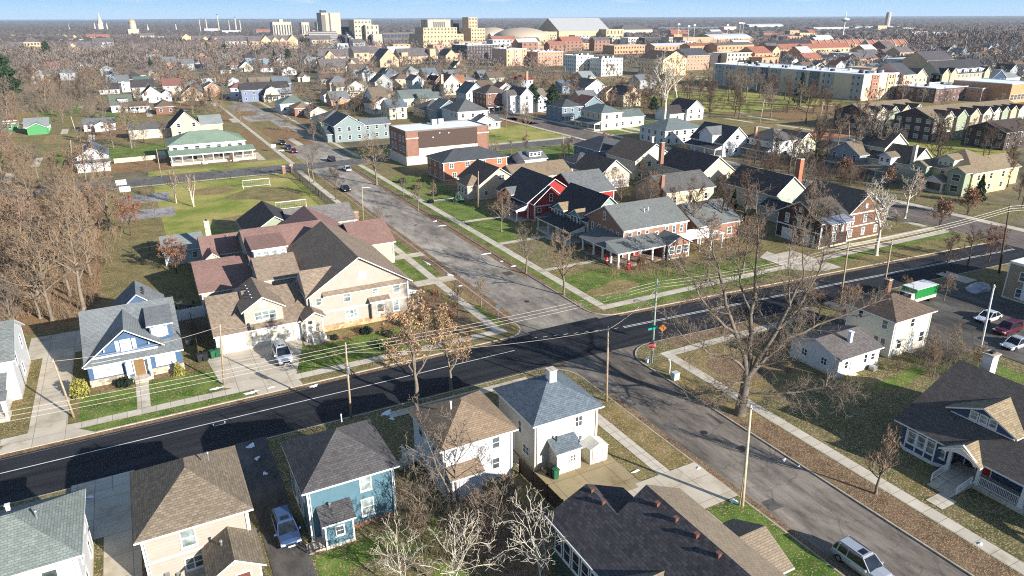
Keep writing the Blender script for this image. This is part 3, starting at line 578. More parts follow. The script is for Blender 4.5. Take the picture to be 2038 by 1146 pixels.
# open greens beyond the cross street
for i,(p,mt) in enumerate([(rect(2,224,46,232),GR_FIELD),(rect(62,224,92,236),GR_FIELD),(rect(98,223,146,262),GR_FIELD),(rect(-8,268,12,285),GR_GREEN),(rect(60.9,240,66,330),GR_OLIVE),(rect(210,470,280,540),GR_FIELD),(rect(240,250,330,330),GR_FIELD),(rect(262,182,330,222),GR_OLIVE),(rect(176,240,200,262),GR_GREEN),
   (rect(214,128,262,160),GR_FIELD),(rect(163,80,180,128),GR_DARK),(rect(163,174,200,200),GR_OLIVE),(rect(330,200,420,330),GR_OLIVE),(rect(300,130,330,160),GR_GREEN),(rect(163,176,172,222),GR_OLIVE),(rect(94,223,146,226),CONC),(rect(176,245,180,222),CONC)]): sheet('grass',p,.02+.001*i,mt)
m_or=ground_mat('orange_dirt',[(.3,(.25,.10,.05)),(.5,(.42,.18,.10)),(.7,(.55,.3,.18))],.2,0)
sheet('dirt',rect(205,176,262,188),.045,m_or)
# ---------------- houses close to the camera ----------------
def H1():
    h=H('house','white house with a pale green-grey hip roof at the bottom left corner','house',-14,55,'pale green-grey hip roof'); h.wall=C_WHITE; h.roof=R_GGRN
    h.wing((-20,51.2,-8.95,59.1),5.7,'hip',.5); h.wins('S:3@3.4,3@.9;E:2@3.6,2@1')
    h.vent(-13.2,56.6,7.6,box=True,mat=WHITE); h.vent(-11.3,54.9,7.2)
def H2():
    h=H('house','cream four-square house with a tan hip roof and white corner boards beside the empty driveway','house',-1,55.5,'cream house with the tan hip roof'); h.wall=siding((.39,.35,.295),lap=.3); h.roof=R_TAN
    h.wing((-4.8,50.9,2.95,60.2),5.55,'hip',.62,oh=.42)
    b=h.last[0]; h.glass=GLASS_B
    h.win('S',-1.6,3.55,.95,1.5,cols=1).win('S',-1.5,1.35,1.2,1.0,cols=2,glass=GLASS,hung=True); h.win('E',54,3.6).win('E',57.5,3.6).win('W',54,3.6).win('W',57.5,3.6)
    h.box('belt_board',-4.84,50.86,2.9,-.65,50.9,3.08,WHITE)
    h.box('electric_meter',-3.7,50.7,1.2,-3.35,50.9,1.7,METAL).box('hose_box',-2.9,50.62,1.1,-2.6,50.9,1.4,METAL)
    h.wing((-.5,47.0,3.0,50.9),3.0,'gy',.62,oh=.38); b=h.last[0]
    h.door('S',1.7,.95,2.1,plain('brown_door',(.14,.05,.03))).win('S',.4,1.3,.55,.9)
    h.vent(.6,49.3,3.8); h.vent(.9,55.4,8.1,mat=METAL); h.steps(.9,45.6,2.5,46.98,.5,'S')
def H3():
    h=H('house','teal blue clapboard house with a near black hip roof beside the parked blue car','house',11.5,54.6,'teal house with the black hip roof'); h.wall=C_TEAL; h.roof=R_DARK; h.glass=GLASS_B
    h.wing((7.6,50.9,15.2,58.7),5.55,'hip',.62)
    h.win('S',12.6,3.75,.85,1.3).win('S',12.6,1.15,.95,1.55).win('W',52.5,3.6).win('W',54,1.1,.9,1.5).win('W',56,1.1,.9,1.5).win('W',56.5,3.6).win('S',12.7,.02,1.2,.42,hung=False)
    h.box('brick_base',11.2,50.84,0,15.16,50.9,.55,B_RED)
    h.wing((8.45,49.3,10.9,50.9),2.6,'shedS',.45,oh=.22,trim=C_TEAL if 0 else WHITE); h.win('S',9.7,1.3,.6,.8,glass=GLASS).door('W',50.1,.85,2.0,WHITE); h.vent(9.3,50.6,3.2)
    h.steps(7.0,49.4,8.4,50.8,.5,'W',3); h.rail(7.0,49.35,8.4,49.35,.3,1.25,DKMETAL,.25)
    h.vent(12.5,57.2,7.4,mat=WHITE,r=.06)
def H4():
    h=H('house','white house with a worn tan hip roof behind the bare thicket','house',23.4,54.7,'white house with the worn tan roof'); h.wall=siding((.62,.64,.68)); h.roof=shingle((.26,.19,.13),var=.45)
    h.wing((19.9,51.0,27.1,58.6),5.6,'hip',.55)
    h.win('S',25.3,3.9,.7,1.1,glass=GLASS).win('S',25.3,1.6,.7,1.1,glass=GLASS).win('W',53,3.7).win('W',56.5,3.7).win('W',53,1.2).win('S',25.4,.0,.9,.5).win('S',26.3,.0,.9,.5)
    h.wing((20.3,49.9,23.2,51.0),2.7,'shedS',.5,oh=.3); h.door('S',21.6)
    h.vent(22.2,54.2,7.6,mat=WHITE)
    h.box('side_deck',18.5,56.6,.9,19.85,58.6,1.05,WHITE).rail(18.5,56.6,18.5,58.6,1.05,1.95).rail(18.5,56.6,19.8,56.6,1.05,1.95).post(18.55,56.65,0,.9,.12).post(18.55,58.5,0,.9,.12).steps(17.6,56.9,18.5,58.2,.9,'W',4)
def H5():
    h=H('house','cream house with a blue-grey hip roof and a square white chimney at its peak','house',33,54.5,'cream house with the blue-grey roof'); h.wall=siding((.58,.55,.47)); h.roof=R_BLUEG; h.trim=CREAM
    h.wing((29.3,50.5,36.6,58.1),5.75,'hip',.58,oh=.5)
    h.win('S',34.3,3.9,.75,1.05,cols=2).win('S',34.35,1.6,.75,1.05,cols=2).win('W',53.5,3.0,.55,1.3).win('W',52.2,1.2,1.1,.9,cols=2).door('W',55.0,.9,2.1,WHITE,z=.15)
    h.box('chimney',32.7,53.5,7.2,33.5,54.3,8.9,plain('white_brick',(.72,.70,.66),.7)).box('chimney_cap',32.62,53.42,8.9,33.58,54.38,9.0,CONC)
    h.wing((30.9,48.9,33.6,50.5),2.55,'shedS',.42,oh=.2); h.win('S',32.7,1.3,.5,.6,cols=2); h.vent(31.5,50.1,3.2,mat=DKMETAL)
    d=MB(); 
    for i in range(8):
        a=i/8; b_=(i+1)/8
    n=10
    d.ring(0,0,[(.0,.0),(.25,.04),(.42,.14)],14); o=h.add('satellite_dish',d,plain('dish_grey',(.55,.52,.48))); o.matrix_local=Matrix.Translation((33.9-h.c[0],48.9-h.c[1],2.75))@Matrix.Rotation(R(-55),4,'Z')@Matrix.Rotation(R(50),4,'X'); o.data.transform(Matrix.Translation((h.c[0],h.c[1],0)))
def shed():
    h=H('garden_shed','small cream garden shed with a lilac double door on the stained concrete','shed',35.7,49.9,'garden shed'); h.wall=siding((.66,.62,.50)); h.roof=plain('shed_roof',(.60,.58,.52)); h.trim=CREAM; h.det=1
    h.wing((34.7,48.8,36.8,50.4),1.85,'gy',.42,oh=.06,t=.07); h.door('S',35.4,.62,1.65,plain('lilac_door',(.48,.38,.40)),z=.16).door('S',36.05,.62,1.65,plain('lilac_door',(.48,.38,.40)),z=.16)
    m=MB()
    for i in range(5): m.box(34.64,49.0+i*.3,2.2,34.7,49.1+i*.3,2.25)
def H6():
    h=H('house','big house under near black shingles with reddish roof vents, lowest in the picture','house',30,30,'big black shingled roof in front'); h.wall=C_DGREEN; h.roof=R_DFOR; h.trim=WHITE; h.glass=GLASS_D; h.oh=.42
    T=shingle((.27,.215,.155),w=.5,h=.2,var=.22)  # T: sunlit tan put into the shingle colour of the lit slopes
    def plane(name,pts,mat):
        m=MB(); n=Vector(pts[1])-Vector(pts[0]); nn=n.cross(Vector(pts[2])-Vector(pts[0])).normalized()
        if nn.z<0: pts=list(reversed(pts)); nn=-nn
        k=len(pts); lo=[(Vector(p)-nn*.15) for p in pts]; m.quad(*pts,m=0); m.quad(*reversed(lo),m=1)
        for i in range(k): j=(i+1)%k; m.quad(lo[i],lo[j],pts[j],pts[i],m=1)
        h.add(name,m,[mat,WHITE])
    e=4.95; p=.45; xw=23.8; z1=e+p*3.8; z2=e+p*6.8   # ridge 1 at 27.6, ridge 2 at 30.6
    plane('roof',[(xw,39.2,e),(xw,12,e),(30.6,12,z2),(30.6,35.4,z2),(27.6,35.0,z1),(27.6,39.2,z1)],R_DFOR)
    plane('roof',[(30.605,12,z2),(34.1,12,z2-p*3.5),(34.1,35.4,z2-p*3.5),(30.605,35.4,z2)],T)
    plane('roof',[(27.61,39.2,z1),(27.61,34.9,z1),(31.4,34.9,e),(31.4,39.2,e)],R_DFOR)
    W=MB(); W.prism(rect(24.2,12.3,33.6,35.2),0,3.2); W.box(33.4,12.3,3.2,33.6,34.9,6.3); W.extr([(24.2,0),(33.6,0),(33.6,6.3),(30.6,z2-.25),(24.2,e+.0)],34.9,35.15,'y'); W.box(24.2,12.3,3.2,24.4,34.9,4.9)
    W.extr([(24.2,0),(31.0,0),(31.0,4.8),(27.6,z1-.25),(24.2,4.8)],35.3,38.9,'y'); h.add('wall',W,h.wall); OBST.append((23,10,40,41))
    for i in range(5): h.win('W',37.8-i*1.25,2.3,.85,1.7,b=(24.2,12,38,39))
    for i in range(6): h.win('W',31-i*1.6,2.3,.9,1.7,b=(24.2,12,38,39))
    h.wing((33.62,27.6,38.4,33.3),2.9,'gx',.5,oh=.35,roof=T,wname='side_gable'); h.win('E',30.4,1.2)
    h.wing((24.4,27.0,27.0,30.6),5.3,'gx',.55,oh=.3,wname='dormer',roof=T); 
    cop=plain('copper_vent',(.16,.075,.06),.6,.3)
    for u,v in ((1178,978),(1200,1002),(1308,1006),(1345,1036),(1386,1068),(1430,1107)):
        for _ in range(1):
            lo,hi=e,z2
            for _ in range(30):
                zz=(lo+hi)/2; x,y=at(u,v,zz)
                if e+p*(x-xw)>zz: lo=zz
                else: hi=zz
        h.vent(x,y,zz+.12,box=True,mat=cop)
    h.box('gutter',xw-.1,12,e-.12,xw-.02,39.2,e+.02,WHITE)
def H7():
    h=H('house','navy blue bungalow with a big brown-black roof, bay window and white railed porch','house',71,31,'blue bungalow with the big dark roof'); h.wall=C_BLUE; h.roof=shingle((.13,.112,.10)); h.oh=.45
    bt=shingle((.32,.25,.16)); h.glass=GLASS  # bt: sunlight on dormer and portico roofs painted as tan shingles
    h.wing((67.0,14,80.3,36.6),4.3,'gy',.5,oh=.4)
    # front slope carried down over the porch
    def slope():
        m=MB(); p=.5; xr=73.65; zr=4.3+p*6.65; xe=64.3; ze=zr-p*(xr-xe)+.16
        a=[(xe,13.6,ze+.03),(66.7,13.6,ze+.03+p*2.4),(66.7,37.0,ze+.03+p*2.4),(xe,37.0,ze+.03)]; lo=[(x,y,z-.16) for x,y,z in a]
        m.quad(*a,m=0); m.quad(*reversed(lo),m=1)
        for i in range(4): j=(i+1)%4; m.quad(lo[i],lo[j],a[j],a[i],m=1)
        h.add('porch_roof',m,[h.roof,WHITE]); return ze
    ze=slope()
    # bay at the north end
    m=MB(); bay=[(67.0,36.55),(65.4,36.55),(64.75,35.7),(64.75,32.6),(65.3,31.6),(67.0,31.6)]; m.prism(bay,.45,ze-.12,m=0); m.prism([(x-.02*(x<66),y) for x,y in bay],0,.5,m=1); h.add('bay_window',m,[C_BLUE,WHITE])
    for y_ in (35.1,34.1,33.1): h.win('W',y_,1.25,.72,1.25,b=(64.75,0,67,0),glass=GLASS_B)
    for y_ in (35.65,34.6,33.6,32.65): h.box('corner_trim',64.68,y_-.07,.45,64.76,y_+.07,ze-.15,WHITE)
    h.win('W',32.1,1.25,.6,1.25,b=(65.0,0,67,0),glass=GLASS_B)
    h.box('porch_floor',64.6,14,0,67,31.4,.62,CONC)
    for y_ in (31.2,28.4,24.5,20.6,16.6): h.post(64.85,y_,.62,ze-.1,.3)
    h.rail(64.75,28.2,64.75,24.7,.62,1.55,step=.14).rail(64.75,24.3,64.75,20.8,.62,1.55,step=.14).rail(64.75,20.4,64.75,16.8,.62,1.55,step=.14)
    h.door('W',30.3,1.0,2.2,DKMETAL,b=(67.0,14,80,36),z=.62).door('W',28.9,1.0,2.2,RED,b=(67.0,14,80,36),z=.62).win('W',25.8,1.5,1.6,1.2,b=(67.0,14,80,36),cols=2).win('W',21.5,1.5,1.6,1.2,b=(67.0,14,80,36),cols=2)
    # portico with arched opening
    g=MB(); zr=ze+1.25; y0,y1=27.9,31.8; n=10
    sec=[(y1,ze-.15),((y0+y1)/2,zr),(y0,ze-.15)]+[((y0+y1)/2-1.3*math.cos(math.pi*i/n),ze-.35+.55*math.sin(math.pi*i/n)) for i in range(n+1)]
    g.extr(list(reversed(sec)),63.75,63.95,'x'); h.add('portico',g,WHITE)
    h.wing((63.9,28.15,66.6,31.55),ze-.1,'gx',.58,z0=ze-.3,oh=.3,roof=bt,rname='portico_roof',wname='portico_beam',wall=WHITE,skip_wall=True)
    h.steps(61.3,28.6,63.9,30.9,.62,'W',4); h.rail(62.0,28.55,64.2,28.55,.25,1.1,top1=.42); h.rail(62.0,30.95,64.2,30.95,.25,1.1,top1=.42)
    h.box('landing',63.9,28.6,0,64.6,30.9,.6,CONC)
    # west gable with a row of three windows
    h.wing((67.9,27.7,73.4,33.5),5.4,'gx',.46,z0=4.4,oh=.5,roof=bt,wname='dormer',rname='dormer_roof'); ow=h.last[3]
    for y_ in (29.7,30.6,31.5): h.win('W',y_,5.15,.6,.75,par=ow,glass=GLASS_B)
    h.box('belt_board',67.8,27.6,4.8,67.9,33.6,4.95,WHITE)
    m=MB(); x,y=77.0,35.6; m.box(x-.6,y-.5,4.6,x+.6,y+.5,8.2,m=0); m.box(x-.72,y-.62,8.2,x+.72,y+.62,8.35,m=1); m.box(x-.3,y-.2,8.35,x+.3,y+.2,8.6,m=2); h.add('chimney',m,[plain('stucco_white',(.62,.60,.57),.8),CONC,DKMETAL])
def smallwhite():
    h=H('house','small single-storey white house with a grey gable roof and white flue','house',75.5,52.7,'small white single-storey house'); h.wall=C_WHITE; h.roof=shingle((.15,.135,.13)); h.glass=GLASS_D
    h.wing((71.6,49.3,79.2,56.5),2.75,'gx',.36,oh=.35)
    h.win('W',54.4,1.2,.75,.85,cols=2).win('W',51.4,1.2,.75,.85,cols=2).win('S',73.0,1.25,.55,.9).door('S',74.3,.75,2.0,WHITE,z=.2).win('S',76.6,1.2,.5,1.1).win('S',78.0,1.3,.6,.8)
    m=MB(); m.box(75.3,50.9,3.0,75.75,51.35,4.9); m.box(75.22,50.82,4.9,75.83,51.43,5.0); h.add('flue',m,WHITE); h.vent(73.7,54.2,3.85,h=.2,r=.14,mat=DKMETAL); h.vent(74.5,53.2,4.0,h=.2,r=.14,mat=DKMETAL)
    h.steps(73.6,48.2,75.0,49.28,.2,'S',2); h.box('air_conditioner',77.2,48.3,0,77.9,49.0,.75,METAL)
def yellowhip():
    h=H('house','pale yellow two-storey house with a brown hip roof and brick chimney','house',86.5,53,'pale yellow house with the brown hip roof'); h.wall=siding((.66,.63,.50)); h.roof=R_BRN; h.glass=GLASS_D
    h.wing((82.3,49.9,90.0,56.8),5.5,'hip',.5)
    h.win('W',51.2,3.9,.7,1.1).win('W',54.8,4.1,.6,1).win('W',51.0,1.0,.6,1.5).win('W',52.0,1.0,.6,1.5).win('S',86.0,3.9,.7,1.1).door('S',86.6,.9,2.1,WHITE,z=.3).win('S',84,1.2).win('S',88.6,1.2)
    h.chimney(88.2,55.6,6.2,8.2,.7,.7,B_BRN); h.steps(85.9,48.8,87.4,49.88,.3,'S',2); h.box('awning',83.5,49.4,2.5,84.5,49.9,2.62,METAL)
def apt():
    h=H('apartment_block','flat-roofed tan brick apartment block cut by the right picture edge','apartment block',124,50,'tan apartment block'); h.wall=brickm((.34,.25,.17)); h.roof=R_WHITE
    h.wing((117.6,34,134,55.2),5.9,'flat'); h.wins('W:4@3.6,4@.9',1.6,1.3,glass=GLASS)
    for y_ in (53.0,47.5): h.box('panel',117.5,y_-1.1,.6,117.58,y_-.4,5.4,WHITE)
def bluecraft():
    h=H('house','royal blue craftsman house with a grey roof, big front gable and wide shutters','house',-4.5,98,'blue craftsman house'); h.wall=siding((.07,.13,.235)); h.roof=shingle((.19,.205,.21),var=.45,blot=.35); h.glass=GLASS_B; h.oh=.5
    gl=glassm('bright_glass',(.6,.6,.58),.3)
    h.wing((-9.7,94.0,.7,103.6),4.45,'gx',.55,oh=.3)
    # low front slope over the full width
    h.wing((-9.7,90.9,.7,93.99),3.05,'shedS',.452,oh=.5,og=.3,wname='front_wall',rname='front_roof')
    b=(-9.7,90.9,.7,94)
    h.win('S',-7.6,1.35,2.9,1.75,b=b,cols=3,glass=gl).win('S',-1.2,1.35,2.1,1.7,b=b,cols=2,glass=gl)
    h.door('S',-4.2,1.15,2.2,plain('oak_door',(.20,.12,.05)),b=b,z=.5).win('S',-5.3,1.0,.35,1.5,b=b,glass=gl,hung=False).win('S',-3.2,1.0,.35,1.5,b=b,glass=gl,hung=False)
    m=MB(); m.box(-9.76,90.78,0,-5.6,90.9,1.0); m.box(-2.9,90.78,0,.76,90.9,1.0); h.add('stone_base',m,stonem())
    h.box('porch_floor',-5.6,89.7,0,-2.9,90.85,.5,CONC); h.steps(-4.95,88.9,-3.5,89.68,.5,'S',3); h.post(-5.5,89.95,.5,2.75,.22).post(-3.0,89.95,.5,2.75,.22)
    # front gable, its left rake running down to the corner
    m=MB(); m.extr([(-9.4,3.35),(-2.2,3.35),(-5.2,6.45)] if 0 else [(-9.0,3.6),(-1.6,3.6),(-5.1,6.35)],91.3,95,'y'); h.add('gable',m,h.wall)
    q=MB(); t=.16; q.extr([(-10.2,2.85),(-5.1,6.75),(-1.0,3.85),(-1.0,3.85+t),(-5.1,6.75+t),(-10.2,2.85+t)],90.7,98.0,'y',ms=[1,1,1,0,0,1],me=1); h.add('gable_roof',q,[h.roof,WHITE])
    b2=(-9,91.3,-1.6,95); h.win('S',-5.2,4.05,.95,1.25,b=b2,glass=gl).box('shutter',-6.35,91.2,4.0,-5.9,91.3,5.4,plain('shutter_grey',(.42,.50,.58))).box('shutter',-4.5,91.2,4.0,-4.05,91.3,5.4,MC['shutter_grey'])
    h.box('belt_board',-9.0,91.2,3.5,-1.8,91.3,3.72,WHITE)
    for sx in (-7.6,-5.1,-2.7): h.box('bracket',sx-.07,90.9,4.35+(2.2 if sx==-5.1 else 0),sx+.07,91.3,4.75+(2.0 if sx==-5.1 else 0)-.2,WHITE)
    # shed dormer on the right
    h.wing((-2.4,92.6,.1,97.2),6.0,'shedS',.16,z0=4.0,oh=.3,wname='dormer',rname='dormer_roof'); ow=h.last[3]
    h.win('S',-1.3,4.55,.9,1.15,par=ow,glass=gl).box('shutter',-2.25,92.5,4.5,-1.85,92.6,5.75,MC['shutter_grey']).box('shutter',-.75,92.5,4.5,-.35,92.6,5.75,MC['shutter_grey'])
    h.wing((-6.5,103.6,-.3,109.5),4.0,'gy',.85,oh=.3); 
    for i in range(3): h.vent(-2.6,105+i*1.1,6.2-.0*i,h=.15,r=.16,mat=DKMETAL)
    h.wins('E:2@1.2',1,1.4,b=(-9.7,94,.7,103.6))
def leftwhite():
    h=H('house','white house with a grey-green roof at the left picture edge','house',-22,96,'white house at the left edge'); h.wall=C_WHITE; h.roof=shingle((.20,.215,.21)); h.glass=GLASS_D
    h.wing((-27,91.7,-16.9,102.6),5.3,'gx',.5,oh=.4); h.wins('E:2@3.6,1@1.1;S:2@3.5'); h.door('S',-19.5,2.4,2.2,WHITE,name='garage_door',z=.12)
    h.wing((-25,88.4,-17.9,91.7),2.7,'shedS',.3,oh=.3)
    h.porch((-22,86.6,-17.6,88.4),2.6,[(-17.8,86.9),(-19.6,86.9),(-21.6,86.9)],'shedS',.2)
def beige():
    h=H('house','large beige two-storey house with tan gable roofs, triple garage and front dormer','house',20,99,'large beige house with the triple garage'); h.wall=siding((.40,.365,.31)); h.roof=shingle((.26,.20,.15),var=.5); h.oh=.45; h.glass=GLASS_B
    b0=(17.8,93.6,32.3,114.0)
    h.wing(b0,5.9,'gy',.63,oh=.55); OB=h.last
    for u,w_,z_,hh in ((19.0,.7,4.35,.95),(23.0,.95,4.15,1.35),(27.2,.7,4.5,.85),(30.4,.95,4.15,1.35)): h.win('S',u,z_,w_,hh)
    h.win('S',23.5,1.55,1.7,1.15,cols=3).win('S',30.2,1.35,.8,1.6).win('S',25.5,7.2,.01+.9,.9,glass=WHITE,hung=False)
    h.box('stone_base',18.6,93.5,0,32.35,93.6,1.0,stonem((.45,.27,.15))).win('S',23.4,.12,1.9,.8,cols=2).win('S',28.0,.12,1.0,.8)
    # pent roof under the gable, bay
    m=MB(); m.extr([(93.6,5.75),(92.95,5.5),(92.95,5.62),(93.6,6.15)],19.6,31.9,'x',ms=[1,1,0,0],me=1); h.add('pent_roof',m,[h.roof,WHITE])
    h.wing((26.3,92.9,28.9,93.55),3.6,'shedS',.5,z0=1.0,oh=.25,wname='bay_window',rname='bay_roof'); h.win('S',27.6,1.9,1.0,1.2,par=h.last[3])
    h.box('belt_board',17.78,93.52,3.0,32.32,93.6,3.2,WHITE)
    for v_ in range(3): h.vent(24.1,104.5+v_*1.4,9.6-.45,h=.35)
    for v_ in range(3): h.vent(24.4,97.5+v_*1.2,9.6-.3,h=.35)
    # cross gable to the west of the ridge
    h.wing((12.8,102.4,18.2,110.5),6.2,'gx',.55,oh=.4,z0=2); h.wing((22.0,96.6,24.0,101.5),6.6,'gx',.5,oh=.2,z0=5.0,wname='dormer',rname='dormer_roof') if 0 else None
    # tan cross slope laid over the dark side of the main roof
    q=MB(); q.extr([(94.2,6.0-.3),(98.8,9.4),(98.8,9.56),(94.2,5.86)],18.4,23.6,'x',ms=[1,1,0,0],me=1); 
    h.wing((17.4,94.0,23.4,99.4),6.0,'gx',.95,oh=.35,z0=4.4,wname='cross_gable',rname='cross_gable_roof',og=.1)
    # garage wing with dormer
    h.wing((5.0,92.9,17.7,104.6),3.05,'gx',.55,oh=.5,og=.25); gb=h.last[0]
    wd=plain('garage_white',(.68,.67,.65),.5)
    h.door('S',7.2,2.7,2.25,wd,b=gb,name='garage_door',z=.14).door('S',12.2,5.0,2.25,plain('garage_cream',(.66,.61,.50),.5),b=gb,name='garage_door',z=.14).door('S',15.6,.9,2.1,WHITE,b=gb,z=.14)
    h.box('fire_wall',9.05,92.6,3.15,9.3,98.8,0,BLACK) if 0 else None
    m=MB(); m.extr([(92.35,2.98),(98.75,6.5),(98.75,6.68),(92.35,3.16)],9.2,9.5,'x'); h.add('roof_seam',m,DKMETAL)
    h.wing((9.0,93.3,14.0,101.5),5.5,'gy',.62,oh=.4,z0=3.2,wname='dormer',rname='dormer_roof'); ow=h.last[3]; h.win('S',11.7,3.95,2.7,1.05,cols=3,par=ow).win('S',11.5,5.75,.7,.6,par=ow,glass=WHITE,hung=False)
    for v_ in range(5): h.vent(10.4,95+v_*1.3,6.3,h=.3)
    # entry portico
    h.wing((16.5,91.4,19.0,95.5),3.5,'gy',.62,oh=.35,z0=3.1,wname='entry_gable',rname='entry_roof'); h.box('porch_floor',16.3,91.1,0,19.1,92.9,.6,CONC); h.post(16.6,91.5,.6,3.15,.22).post(18.8,91.5,.6,3.15,.22)
    h.door('S',17.4,1.0,2.15,plain('front_door_pale',(.66,.62,.55)),b=gb,z=.6); wr=MB(); wr.ring(17.4,0,[(.001,0),(.28,0),(.28,.06),(.001,.06)],14); 
    o=h.add('wreath',wr,plain('wreath_green',(.03,.05,.02))); o.data.transform(Matrix.Translation((17.4,92.72,1.75+.6))@Matrix.Rotation(R(90),4,'X')@Matrix.Translation((-17.4+h.c[0],h.c[1],0))); o.location=(-h.c[0],-h.c[1],0)
    h.steps(17.0,89.9,18.2,91.08,.6,'S',4); h.rail(17.0,90.0,17.0,91.2,.2,1.1,top1=.4); h.rail(18.2,90.0,18.2,91.2,.2,1.1,top1=.4)
    h.porch((32.3,95.5,34.8,101.5),2.9,[(34.6,95.8),(34.6,98.5),(34.6,101.2)],'shedE',.25)
    h.wins('E:2@4.2,2@1.4',b=b0)
def redroof():
    h=H('house','sage green house under a long red-brown roof with a white dormer','house',18,119,'green house with the red-brown roof'); h.wall=siding((.46,.47,.33)); h.roof=shingle((.27,.165,.14),var=.3); h.glass=GLASS_D
    h.wing((5.0,108.2,12.7,124.0),3.4,'hip',.16,oh=.45) if 0 else h.wing((5.0,108.6,13.2,124.2),3.6,'gx',.32,oh=.4)
    h.wing((13.2,110.6,26,129.4),5.3,'gx',.42,oh=.4); b=h.last[0]; h.win('S',15.2,3.2,1.7,1.1,cols=3,b=b,frame=WHITE)
    h.wing((13.6,112.2,18.6,118),7.9,'shedS',.1,z0=6.0,oh=.3,wname='dormer',rname='dormer_roof',wall=C_WHITE); h.wins('S:4@6.5',.7,1.0,par=h.last[3],glass=GLASS_B)
    h.wing((21.0,113.4,31.6,133),5.4,'gy',.62,oh=.45); b=h.last[0]; h.win('S',25.2,6.3,.7,1.0,b=b,glass=GLASS).win('S',28.6,4.9,1.6,1.1,b=b,cols=2)
    h.wing((31.6,118,38.4,131),4.2,'gx',.4,oh=.4)
    h.wing((7.2,124.2,13.2,132.5),4.6,'gx',.5,oh=.4); h.chimney(8.9,133.1,4.5,8.2,.9,.9,stonem((.5,.42,.32))); h.vent(11.5,127,6.4)
    h.dormer((7.0,121.4,9.4,124.6),4.6,3.6,'gy',.8,oh=.25)
def darkgrey():
    h=H('house','charcoal roofed house backing onto the sports field','house',24,141,'charcoal roofed house by the field'); h.wall=C_SAGE; h.roof=R_BLK
    h.wing((15.8,134.5,26,147.5),4.0,'gy',.62,oh=.4,roof=R_BLK); h.wing((24.0,136,36.5,146.5),4.2,'gx',.42,oh=.4,roof=shingle((.22,.20,.19))); h.wins('W:2@1.3'); h.wing((7.8,138,13.0,144.5),2.9,'flat',roof=R_BLK) if 0 else None
    h.dormer((27,133.6,30,138),5.2,3.5,'gy',.7)
def backshed():
    h=H('garage','low grey-roofed garage behind the bare reddish tree by the field','garage',4.5,141,'low garage by the field'); h.wall=C_LTBL; h.roof=R_LGREY
    h.wing((1.3,135.9,8.0,146.5),2.7,'gx',.28,oh=.35); h.wins('S:2@1.1',.7,1.0)
for f in (H1,H2,H3,H4,H5,shed,H6,H7,smallwhite,yellowhip,apt,bluecraft,leftwhite,beige,redroof,darkgrey,backshed): f()
def brickhouse():
    h=H('house','two-storey red brick house with a grey roof, wraparound white porch and pergola','house',82,105,'brick house with the wraparound porch'); h.wall=B_RED; h.roof=shingle((.17,.18,.175),var=.3); h.trim=WHITE; h.glass=GLASS
    h.wing((76.0,99.4,91.0,111.6),5.6,'gx',.52,oh=.35,og=.25,t=.22); b=h.last[0]
    wt=WHITE
    for u in (77.5,79.5,81.4,86.0,87.8,89.6): h.win('S',u,3.7,.62,1.25,b=b)
    for u in (101.2,103.2,105.2,107.2,109.4): h.win('W',u,3.5,.6,1.3,b=b)
    h.win('W',105.6,6.3,.6,1.4,b=b); o=MB(); 
    h.win('S',83.7,3.9,.5,.5,b=b,hung=False)
    h.box('frieze',75.98,99.3,5.2,91.02,99.4,5.6,WHITE)
    h.porch((72.0,95.4,83.0,99.36),2.95,[(72.3,95.7),(72.3,97.9),(74.5,95.7),(77.2,95.7),(79.9,95.7),(82.6,95.7)],'shedS',.32,roof=h.roof,pw=.3,floor=stonem((.3,.2,.14)))
    h.porch((72.0,99.4,75.96,107.5),2.95,[(72.3,100.5),(72.3,103.4),(72.3,107)],'shedW',.32,roof=h.roof,pw=.28,floor=stonem((.3,.2,.14)))
    h.door('S',79.2,1.0,2.2,RED,b=b,z=.5).win('S',77.2,1.2,1.2,1.3,b=b,cols=2).win('S',81.4,1.0,1.1,1.7,b=b,cols=2)
    h.wing((83.0,95.0,88.0,99.39),3.1,'gy',.5,oh=.35,roof=h.roof); h.wins('S:3@1.2',.9,1.3)
    # pergola
    m=MB()
    for i in range(12): m.box(88.5,96.0+i*.42,3.0,97.5,96.08+i*.42,3.14)
    m.box(88.4,96.0,2.85,97.6,96.15,3.0); m.box(88.4,100.6,2.85,97.6,100.75,3.0); h.add('pergola',m,WHITE)
    for x in (88.8,91.6,94.4,97.2): h.post(x,96.1,0,2.85,.25)
    h.wing((94.6,100.0,105.6,112.2),3.6,'gx',.5,oh=.35,roof=h.roof); h.wins('S:2@1.2',1.0,1.2); h.wins('W:1@1.2',1.0,1.2)
    h.vent(83.0,102.6,7.7,mat=WHITE).vent(84.0,102.8,7.8,mat=WHITE)
def tealgable():
    h=H('house','teal and sage gabled house with a black roof and two tan roofed bays','house',80,117,'teal gabled house'); h.wall=siding((.27,.34,.30)); h.roof=R_BLK; h.glass=GLASS_D
    t=shingle((.32,.24,.15))
    h.wing((75.6,110.6,85.4,124.2),4.75,'gy',.88,oh=.4); b=h.last[0]; h.win('S',80.5,5.6,1.6,1.8,b=b,glass=WHITE,hung=False); h.wins('S:2@1.3',b=b)
    for y0 in (112.2,118.4): h.wing((75.0,y0,79.5,y0+3.6),5.2,'gx',.6,z0=2.9,oh=.3,roof=t,wname='bay_window',rname='bay_roof',wall=siding((.14,.24,.28))); ow=h.last[3]; h.wins('W:3@3.5',.75,1.4,par=ow,glass=GLASS_D)
    h.porch((71.8,111,75.5,124),2.8,[(72.1,111.3),(72.1,115.4),(72.1,119.6),(72.1,123.7)],'shedW',.25); h.rail(72,111.3,72,115,.5,1.4,step=.3).steps(70.4,116,71.8,118.5,.5,'W',3)
